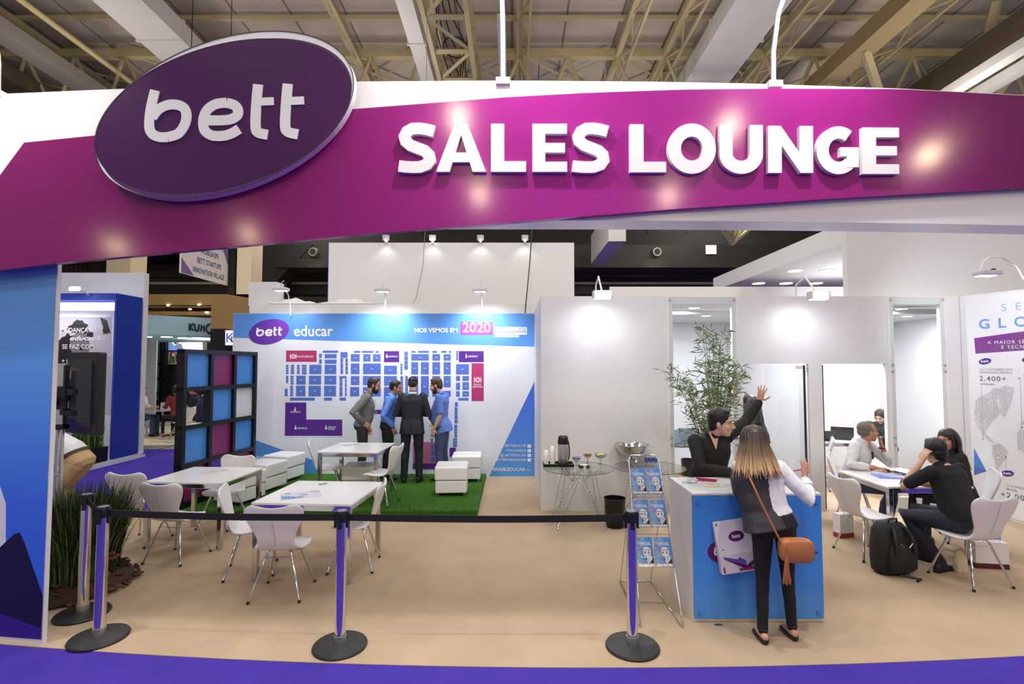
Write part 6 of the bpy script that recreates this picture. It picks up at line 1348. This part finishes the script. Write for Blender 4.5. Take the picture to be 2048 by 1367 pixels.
# 3 suit
t, J, HM, k = person('man in a dark navy suit seen from behind at the map wall', (-1.72, 8.93, .06), R(2), 1.79, dict(chest=(0, .0, 1.29), head=(0, .06, 1.66), elL=(-.285, -.02, 1.14), wrL=(-.13, .22, 1.16), elR=(.285, -.02, 1.14), wrR=(.13, .22, 1.16), anL=(-.13, -.02, .087), anR=(.13, -.02, .087), knL=(-.115, .02, .51), knR=(.115, .02, .51), hipL=(-.10, 0, .94), hipR=(.10, 0, .94)),
    pitch=-18, skin=SKL, top=M('suit_navy', (24, 27, 40), .7, bump=.15, scale=160), sleeve=.98, hem='long', legs=M('suit_navy_trousers', (22, 24, 36), .7), shoe=LSHOE, hair=HB, hstyle='crop', wf=1.12, collar=WHC, topname='jacket')
m = MB(); m.box(-.003, .003, -.158, -.140, .84, 1.02); m.build('jacket_vent', BLACK, t)
# 4 short sleeved blue shirt and jeans
t, J, HM, k = person('bearded man in loose blue shirt and jeans, rightmost at the map wall', (-1.22, 9.12, .06), R(76), 1.78, dict(waist=(0, .04, 1.08), chest=(0, .03, 1.28), shL=(-.185, .0, 1.43), shR=(.185, .02, 1.43), head=(0, .13, 1.635), elL=(-.235, -.05, 1.14), wrL=(-.215, .07, .91), elR=(.24, .06, 1.15), wrR=(.2, .2, 1.0)), yaw=8, pitch=-15, skin=SKL, top=M('blue_work_shirt', (88, 118, 190), .8, bump=.25, scale=110), sleeve=.48, legs=JEANS, shoe=LSHOE, hair=M('hair_brown', (70, 46, 36), .5, bump=.5, scale=90), hstyle='short', beard=M('beard_brown', (72, 44, 34), .6), belly=.05, hem='long', hands={'L': dict(d=(.1, .3, -.9), n=(1, 0, 0), curl=.4)}, collar=M('blue_work_collar', (96, 128, 200), .8))
# 5 man behind the counter
t, J, HM, k = person('young man in a black shirt leaning on the counter and pointing up to the right', (2.00, 5.30, 0), R(180), 1.80, dict(waist=(0, .04, 1.04), chest=(.02, .13, 1.19), shR=(.20, .20, 1.30), shL=(-.15, .10, 1.345), head=(-.035, .26, 1.495), elR=(.215, .38, 1.085), wrR=(-.02, .52, 1.065), elL=(-.40, -.03, 1.47), wrL=(-.575, -.10, 1.665)),
    yaw=62, pitch=-4, roll=4, skin=SKL, top=M('black_shirt', (17, 16, 18), .75, bump=.2, scale=110), sleeve=.98, legs=BLKC, shoe=LSHOE, hair=M('hair_jet', (20, 18, 19), .4, bump=.5, scale=90), hstyle='short', vox=.007, collar=M('black_collar', (22, 21, 23), .7), cgap=1.35,
    hands={'L': dict(d=(-.30, -.05, .95), n=(-.2, .9, .1), curl=-.02, spread=.28, thumb=1.3), 'R': dict(d=(-1, .1, -.05), n=(0, 0, -1), curl=.2)}, hem='hip')
m = MB(); c = (J['shL'] + J['shR']) / 2; f_ = V((.0, .094, .0)); m.add([c + V((-.055, .080, .085)), c + V((.055, .080, .085)), c + V((.0, .128, -.085))], [(0, 1, 2)]); o = m.build('neckline', SKL, t); s_ = o.modifiers.new('thick', 'SOLIDIFY'); s_.thickness = .012
# 6 woman at the counter
PANT = M('black_trousers', (13, 12, 14), .75, bump=.2, scale=120)
WL = V((1.98, 3.96, 0))
t, J, HM, k = person('woman with long ombre blonde hair in white shirt and black trousers at the blue counter', WL, R(2), 1.60, dict(pelvis=(0, 0, .845), waist=(-.02, .02, .97), chest=(-.05, .05, 1.11), shL=(-.215, .07, 1.265), shR=(.09, .05, 1.255), head=(-.095, .10, 1.45), elR=(.262, -.06, 1.03), wrR=(.295, .07, 1.18), elL=(-.12, .29, 1.08), wrL=(.0, .36, 1.07), hipL=(-.085, 0, .83), hipR=(.085, 0, .83), knL=(-.09, .01, .45), knR=(.11, .015, .45), anL=(-.115, -.03, .085), anR=(.13, .01, .085), toeL=(.12, 1, 0), toeR=(.05, 1, 0)),
    yaw=-6, pitch=-10, skin=SKM, top=WHC, sleeve=.93, hem='belt', legs=PANT, shoe=None, hair=None, hstyle=None, fem=True, vox=.007, hands={'R': dict(d=(.12, .12, 1), n=(-.25, 1, -.1), curl=.16, spread=.30, thumb=.8), 'L': dict(d=(.6, .6, -.1), n=(0, 0, -1))}, face=True)
# her hair: locks over the back, dark roots and blonde ends
OMB = MG('ombre_hair', [(0, (240, 214, 172)), (.25, (212, 176, 132)), (.55, (124, 98, 76)), (.8, (78, 62, 52)), (1, (58, 46, 40))], 2, 1.16, 1.56, .42)
m = MB(); m.ell((0, -.022, .046), (.090, .100, .088), 20, 0, HM); m.ell((0, -.055, -.02), (.088, .066, .10), 16, 0, HM); remesh(m, 'hair', OMB, t, .006, 3, .008, .03)
m = MB(); rh = random.Random(4)
for i in range(150):
    a = R(-200 + 220 * rh.random()); sx, sy = math.cos(a), math.sin(a); top_ = HM @ V((sx * .05, sy * .06 - .02, .118 - .03 * rh.random())); mid = HM @ V((sx * .094, sy * .102 - .018, .0)); ln = rh.uniform(.84, 1.0)
    sp = rh.uniform(.95, 1.46); e1 = HM @ V((sx * .105 * sp, sy * .10 - .03, -.13)); e2 = HM @ V((sx * .125 * sp + rh.gauss(0, .012), sy * .115 - .045 + rh.gauss(0, .01), -.29 * ln + .02))
    P_ = []
    for p0, p1, p2, n_ in ((top_, HM @ V((sx * .09, sy * .095 - .02, .08)), mid, 4), (mid, e1, e2, 6)): P_ += bez(p0, p1, p2, n_)[(0 if p0 is top_ else 1):]
    m.tube(P_, [.006] + [.0085] * (len(P_) - 4) + [.007, .005, .002], 5)
m.build('hair_locks', OMB, t, smooth=180)
m = MB(); torso(m, J, k, .022, ['hip', 'belt', 'waist', 'rib', 'chest', 'pit', 'sh', 'trap'], .90, 0, -.066, True); remesh(m, 'vest', M('charcoal_vest', (54, 54, 58), .6, bump=.25, scale=60), t, .007, 3, .014, .12)
for s in 'LR':
    an = J['an' + s]; td = J['toe' + s].normalized(); rt = V((0, 0, 1)).cross(td).normalized(); base = V((an.x, an.y, 0))
    m = MB(); m.loft([ringe(base + td * a + V((0, 0, zc)), rt * w, V((0, 0, hh)), 14, 2.6) for a, w, zc, hh in ((-.055, .012, .026, .020), (-.045, .026, .028, .026), (-.01, .030, .022, .020), (.05, .035, .018, .017), (.10, .037, .018, .017), (.14, .028, .016, .013), (.158, .010, .014, .008))]); m.box(0, 0, 0, 0, 0, 0)
    m.build('shoe', LSHOE, t, smooth=60); m = MB(); m.tube([an + V((.035 * math.cos(a), .035 * math.sin(a), .012)) for a in (i * PI / 8 for i in range(16))], .0045, 6, closed=True); m.build('ankle_strap', LSHOE, t)
m = MB(); w_ = J['wrR']; ad = (J['wrR'] - J['elR']).normalized(); m.tube([w_ - ad * .012 + V((.029 * math.cos(a), .026 * math.sin(a), -.0)) for a in (i * PI / 10 for i in range(20))], .008, 6, closed=True); m.build('wrist_watch', STEEL, t)
m = MB(); m.tube([w_ - ad * .035, w_ - ad * .07], [.041, .046], 16); m.build('cuff', WHC, t, smooth=60)
hd = V((.12, .12, 1)).normalized(); m = MB(); m.tube([w_ + hd * .095 + V((-.012, .006, 0)), w_ + hd * .108 + V((-.012, .006, 0))], .0115, 12); m.build('ring', CHROME, t, smooth=60)
m = MB(); p = WL + w_ + V((-.075, .01, .055)); m.tube([p, p + V((.08, .02, .01))], .0055, 8); m.tube([p + V((-.025, -.006, -.003)), p], [.002, .0055], 8)
tag(m.build('pen', M('pen_magenta', (170, 40, 130), .4)), 'magenta pen in the raised hand of the woman at the counter', 'pen')
# her shoulder bag
TAN = M('tan_leather', (178, 112, 66), .5, bump=.25, scale=150, var=.05)
bg = thing('shoulder_bag', 'tan leather shoulder bag with tassel hanging at the hip of the woman', 'bag', WL + V((.07, -.175, .635)))
m = MB(); m.loft([[(x, y, z) for x, y, z in q] for q in ([(w * math.copysign(abs(math.cos(a)) ** .45, math.cos(a)), y, .085 + hh * math.copysign(abs(math.sin(a)) ** .45, math.sin(a))) for a in (2 * PI * i / 28 for i in range(28))] for y, w, hh in ((-.048, .10, .068), (-.042, .113, .080), (0, .118, .085), (.038, .113, .080), (.044, .10, .068)))]); m.build('bag_body', TAN, bg, smooth=60)
m = MB(); m.tube([(-.10, -.028, .145), (-.05, -.028, .166), (.05, -.028, .166), (.105, -.028, .14)], .004, 6); m.build('zip', M('tan_dark', (120, 74, 44), .5), bg); m = MB(); m.tube([(.115, -.02, .07), (.145, -.02, .075)], .007, 6); m.build('zip_pull', NAVYC, bg)
m = MB()
for i in range(16): a = 2 * PI * i / 16; m.tube([(-.095 + .008 * math.cos(a), -.055 + .008 * math.sin(a), .05), (-.10 + .014 * math.cos(a), -.058 + .014 * math.sin(a), -.03), (-.10 + .026 * math.cos(a) , -.058 + .02 * math.sin(a), -.115 - .01 * (i % 3))], .004, 5)
m.tube([(-.09, -.05, .12), (-.094, -.055, .05)], .007, 6); m.build('tassel', M('tan_tassel', (164, 100, 56), .6), bg)
m = MB(); o0_ = WL - bg.location
rr = []
for p_ in bez(V((-.20, .10, 1.315)), V((-.235, -.11, 1.26)), V((-.16, -.135, 1.06)), 7) + bez(V((-.16, -.135, 1.06)), V((-.10, -.17, .90)), V((-.03, -.20, .75)), 6)[1:]:
    q = p_ + o0_; rr.append(q)
m.tube(rr, .008, 6); m.build('strap', TAN, bg, smooth=60)
m = MB(); m.tube([(.105, .02, .14), (.10, .10, .24), (.06, .20, .34), (-.05, .30, .46)], .003, 6); m.build('front_strap', M('tan_dark', (120, 74, 44), .5), bg, smooth=60)
# 7 person in dark clothes behind the post of the left glass door
person('person in dark grey jacket inside the left glass door, head behind the post', (3.80, 8.05, 0), R(82), 1.86, dict(waist=(0, .02, 1.14), chest=(0, .06, 1.34), shL=(-.19, .08, 1.50), shR=(.19, .08, 1.50), head=(0, .33, 1.65), elL=(-.24, .06, 1.20), wrL=(-.2, .25, 1.05), elR=(.24, .06, 1.20), wrR=(.2, .25, 1.05)), pitch=-25, skin=SKM, top=M('dark_jacket', (30, 31, 33), .75, bump=.2, scale=110), sleeve=.98, hem='long', legs=BLKC, shoe=LSHOE, hair=HB, wf=1.1, topname='jacket')
# 8 seated man in white shirt
def seat_pose(**kw):
    d = dict(pelvis=(0, .0, .56), waist=(0, .02, .70), chest=(0, .06, .88), shL=(-.175, .08, 1.03), shR=(.175, .08, 1.03), head=(0, .14, 1.235), elL=(-.23, .14, .78), wrL=(-.16, .36, .79), elR=(.23, .14, .78), wrR=(.16, .36, .79), hipL=(-.095, .02, .53), hipR=(.095, .02, .53), knL=(-.13, .44, .52), knR=(.13, .44, .52), anL=(-.13, .44, .085), anR=(.13, .44, .085)); d.update(kw); return d
t, J, HM, k = person('grey haired man in white shirt resting his chin on his hand', (4.42, 6.80, 0), R(-138), 1.74, seat_pose(shR=(.18, .11, 1.02), shL=(-.17, .15, 1.03), head=(-.01, .21, 1.205), elR=(.35, .10, .815), wrR=(.20, .33, .79), elL=(-.17, .40, .81), wrL=(-.085, .335, 1.02), chest=(0, .10, .87), anL=(-.13, .36, .085), anR=(.13, .36, .085)), yaw=42, pitch=2, skin=SKT, top=M('white_shirt', (222, 222, 226), .75, bump=.25, scale=90), sleeve=.80, hem='belt', legs=JEANS, shoe=LSHOE, hair=HG, hstyle='receding', vox=.008, hands={'L': dict(d=(.12, -.1, 1), n=(.55, -.75, 0), curl=.75, spread=.05), 'R': dict(d=(-.6, .8, -.05), n=(0, 0, -1), curl=.45)}, collar=M('white_collar', (226, 226, 230), .75), cgap=1.2, belly=.02)
m = MB(); w_ = J['wrL']; m.tube([w_ + V((.032 * math.cos(a), .03 * math.sin(a), -.02)) for a in (i * PI / 10 for i in range(20))], .010, 6, closed=True); m.build('wrist_watch', BLACK, t)
m = MB(); m.ell((-.03, .245, .93), (.02, .012, .03), 10); m.ell((-.03, .25, .88), (.028, .01, .026), 10); m.build('sunglasses', BLACK, t, smooth=60)
m = MB(); c = (J['shL'] + J['shR']) / 2; m.add([c + V((-.04, .075, .08)), c + V((.04, .075, .08)), c + V((-.01, .118, -.08))], [(0, 1, 2)]); o = m.build('neckline', SKT, t); s_ = o.modifiers.new('thick', 'SOLIDIFY'); s_.thickness = .014
# 9 seated man in black T-shirt
person('man in black T-shirt seen from behind leaning his head on his hand', (4.40, 5.08, 0), R(36), 1.78, seat_pose(pelvis=(0, .02, .56), waist=(.02, .05, .70), chest=(.08, .11, .87), shL=(-.08, .22, .985), shR=(.27, .10, .985), head=(.14, .25, 1.165), elL=(-.13, .46, .80), wrL=(-.01, .33, 1.055), elR=(.30, .22, .80), wrR=(.2, .42, .80), knL=(-.15, .44, .53), knR=(.16, .44, .53), anL=(-.02, .20, .085), anR=(.22, .40, .085), toeL=(.9, -.2, 0)), yaw=-38, pitch=-4, roll=-4, skin=SKL, top=M('black_tshirt', (18, 18, 20), .85, bump=.2, scale=130), sleeve=.42, hem='hip', legs=NAVYC, shoe=M('black_sneaker', (30, 30, 32), .6), hair=M('hair_jet', (20, 18, 19), .4, bump=.5, scale=90), vox=.0075, wf=1.08, belly=.015, hands={'L': dict(d=(.3, -.25, .85), n=(.8, -.4, 0), curl=.3)}, topname='t_shirt')
# 10 seated woman in black
t, J, HM, k = person('woman with long dark hair in black sitting beyond the T-shirt man', (5.20, 6.03, 0), R(80), 1.64, seat_pose(shL=(-.155, .08, 1.0), shR=(.155, .08, 1.0), head=(.0, .13, 1.185), elL=(-.24, .08, .76), wrL=(-.10, .28, .74), chest=(0, .06, .86)), yaw=28, pitch=-4, skin=SKM, top=BLKC, sleeve=.62, hem='hip', legs=NAVYC, shoe=LSHOE, hair=M('hair_deep_brown', (42, 30, 27), .4, bump=.5, scale=90), hstyle='long', fem=True)
m = MB(); rh = random.Random(9)
for i in range(70):
    a = R(-190 + 200 * rh.random()); sx, sy = math.cos(a), math.sin(a); P_ = bez(HM @ V((sx * .05, sy * .06 - .02, .11)), HM @ V((sx * .12, sy * .12 - .03, .03)), HM @ V((sx * .10, sy * .105 - .03, -.1)), 5) + bez(HM @ V((sx * .10, sy * .105 - .03, -.1)), HM @ V((sx * .11, sy * .11 - .05, -.2)), HM @ V((sx * .13 + rh.gauss(0, .02), sy * .12 - .07, -.30 + rh.gauss(0, .02))), 4)[1:]
    m.tube(P_, [.007] + [.011] * (len(P_) - 3) + [.007, .003], 5)
m.build('hair_locks', M('hair_deep_brown', (42, 30, 27), .4), t, smooth=180)
# 11 person in the right room
person('dark-haired person in a green and black top sitting inside the right glass room', (6.72, 9.3, 0), R(100), 1.66, seat_pose(head=(0, .12, 1.13), shL=(-.16, .06, .97), shR=(.16, .06, .97)), yaw=20, pitch=-25, skin=SKL, top=M('green_black_top', (28, 40, 36), .8), sleeve=.9, legs=BLKC, hair=HD, hstyle='long', fem=True, vox=.01)
# 12 man bending over at the left
t, J, HM, k = person('man in white top and tan trousers bending down in the left aisle', (-5.50, 6.62, 0), R(98), 1.76, dict(pelvis=(0, .0, .82), waist=(0, .11, .99), chest=(0, .32, 1.10), shL=(-.19, .50, 1.02), shR=(.19, .50, 1.02), head=(0, .72, .96), elL=(-.24, .50, .74), wrL=(-.2, .62, .52), elR=(.24, .50, .74), wrR=(.2, .62, .52), hipL=(-.105, .0, .80), hipR=(.105, .0, .80), knL=(-.16, .26, .47), knR=(.16, .26, .47), anL=(-.13, .0, .085), anR=(.13, .0, .085)), pitch=-60, skin=SKM, top=WHC, sleeve=.42, hem='belt', legs=M('tan_trousers', (200, 166, 120), .8, bump=.3, scale=60), shoe=LSHOE, hair=HD, wf=1.1, belly=.02, topname='t_shirt')
m = MB(); P_, x = J['pelvis'].lerp(J['waist'], .62), V((1, 0, 0)); tt = (J['waist'] - J['pelvis']).normalized(); y = tt.cross(x); m.loft([ringe(P_ + tt * a, x * .198, y * .142, 22) for a in (-.018, .018)]); m.build('belt', M('belt_brown', (66, 48, 38), .5), t, smooth=60)
# 13 person behind the monitor pole
t, J, HM, k = person('person with light brown hair and blue lanyard standing behind the monitor pole', (-7.42, 8.5, 0), R(-150), 1.68, dict(elR=(.25, .05, 1.1), wrR=(.1, .25, 1.1), elL=(-.25, .05, 1.1), wrL=(-.1, .25, 1.1)), skin=SKL, top=M('pale_shirt', (196, 206, 222), .8), sleeve=.95, legs=NAVYC, shoe=LSHOE, hair=M('hair_light', (150, 112, 72), .5), hstyle='short', pitch=-20, vox=.011)
m = MB(); m.tube([(-.07, .06, 1.42), (-.02, .145, 1.2), (0, .15, 1.05)], .006, 5); m.tube([(.07, .06, 1.42), (.02, .145, 1.2), (0, .15, 1.05)], .006, 5); m.build('lanyard', M('lanyard_blue', (60, 110, 200), .6), t)
# 14 person seen through the open cell of the grid
t, J, HM, k = person('person in navy polo with white badge behind the open grid square', (-5.42, 9.1, 0), R(-62), 1.74, dict(elR=(.235, .02, 1.13), wrR=(.12, .25, 1.21), elL=(-.235, .02, 1.13), wrL=(-.10, .27, 1.18)), skin=SKL, top=M('navy_polo', (30, 38, 66), .8), sleeve=.48, legs=M('pale_jeans', (112, 140, 186), .8), shoe=LSHOE, hair=HD, vox=.009)
m = MB(); m.tube([(-.05, .06, 1.48), (.0, .145, 1.32)], .008, 5); m.tube([(.05, .06, 1.48), (.0, .145, 1.32)], .008, 5); m.cbox((0, .155, 1.26), (.07, .006, .11)); m.build('badge', INKWHITE, t)
# 15 visitors on the pale blue stand
def far_seat(lab, loc, rz, **kw): return person(lab, loc, rz, 1.68, seat_pose(), skin=SKM, vox=.012, **kw)
SY = .10
far_seat('woman with black hair in red top sitting on the pale blue stand', (-8.98, 13.9, SY + .05), R(62), top=M('red_top', (126, 34, 34), .8), sleeve=.98, legs=BLKC, shoe=None, hair=HB, hstyle='long', fem=True, legname='skirt')
far_seat('man in a navy T-shirt sitting behind the woman in red', (-8.95, 14.75, SY), R(100), top=NAVYC, sleeve=.45, legs=BLKC, shoe=LSHOE, hair=HD, pitch=-15)
far_seat('person in a white top reaching over the table on the pale blue stand', (-10.35, 14.3, SY), R(-80), top=WHC, sleeve=.7, legs=JEANS, shoe=LSHOE, hair=HB)
for loc, a, lab in (((-8.80, 13.85, SY), 60, 'white shell chair under the woman in the red top'), ((-8.55, 15.0, SY), 100, 'white shell chair under the man in navy on the pale blue stand'), ((-8.30, 14.4, SY), 75, 'empty white shell chair behind the woman in red'), ((-10.3, 14.2, SY), -80, 'white shell chair under the person in white on the pale blue stand')):
    dup(chair0, loc, R(a), lab, 'chairs on the pale blue stand')
t = thing('round_table', 'small round table between the visitors on the pale blue stand', 'table', (-9.68, 14.35, SY)); m = MB(); m.lathe([(.36, .70), (.37, .71), (.36, .72)], 32); m.build('tabletop', M('glass_grey', (150, 156, 156), .15), t, smooth=40); m = MB(); m.lathe([(.2, 0), (.19, .02), (.03, .04), (.03, .70)], 20); m.build('pedestal', CHROME, t, smooth=40)
t = thing('handbag', 'white and blue handbag with dark handle on the small round table', 'bag', (-9.62, 14.4, SY + .722)); m = MB(); m.loft([sup(0, 0, .16, .05, 0), sup(0, 0, .15, .04, .2)]); m.build('bag_body', M('bag_pale', (206, 214, 236), .5), t); m = MB(); m.tube([(-.07, 0, .2), (-.06, 0, .3), (.06, 0, .3), (.07, 0, .2)], .012, 6); m.build('handle', BLACK, t)
t = thing('foot_stool', 'low chrome stool with curved legs before the woman in red', 'stool', fl(322, 868, SY)); m = MB(); m.lathe([(.2, .26), (.22, .28), (.2, .30)], 24); m.build('seat', M('stool_pink', (206, 176, 166), .4), t, smooth=40)
for k_ in range(4):
    a = PI / 4 + k_ * PI / 2; m = MB(); m.tube([(.1 * math.cos(a), .1 * math.sin(a), .26), (.28 * math.cos(a), .28 * math.sin(a), .26), (.34 * math.cos(a), .34 * math.sin(a), .18), (.35 * math.cos(a), .35 * math.sin(a), 0)], .015, 8); m.build('leg', CHROME, t, smooth=60)
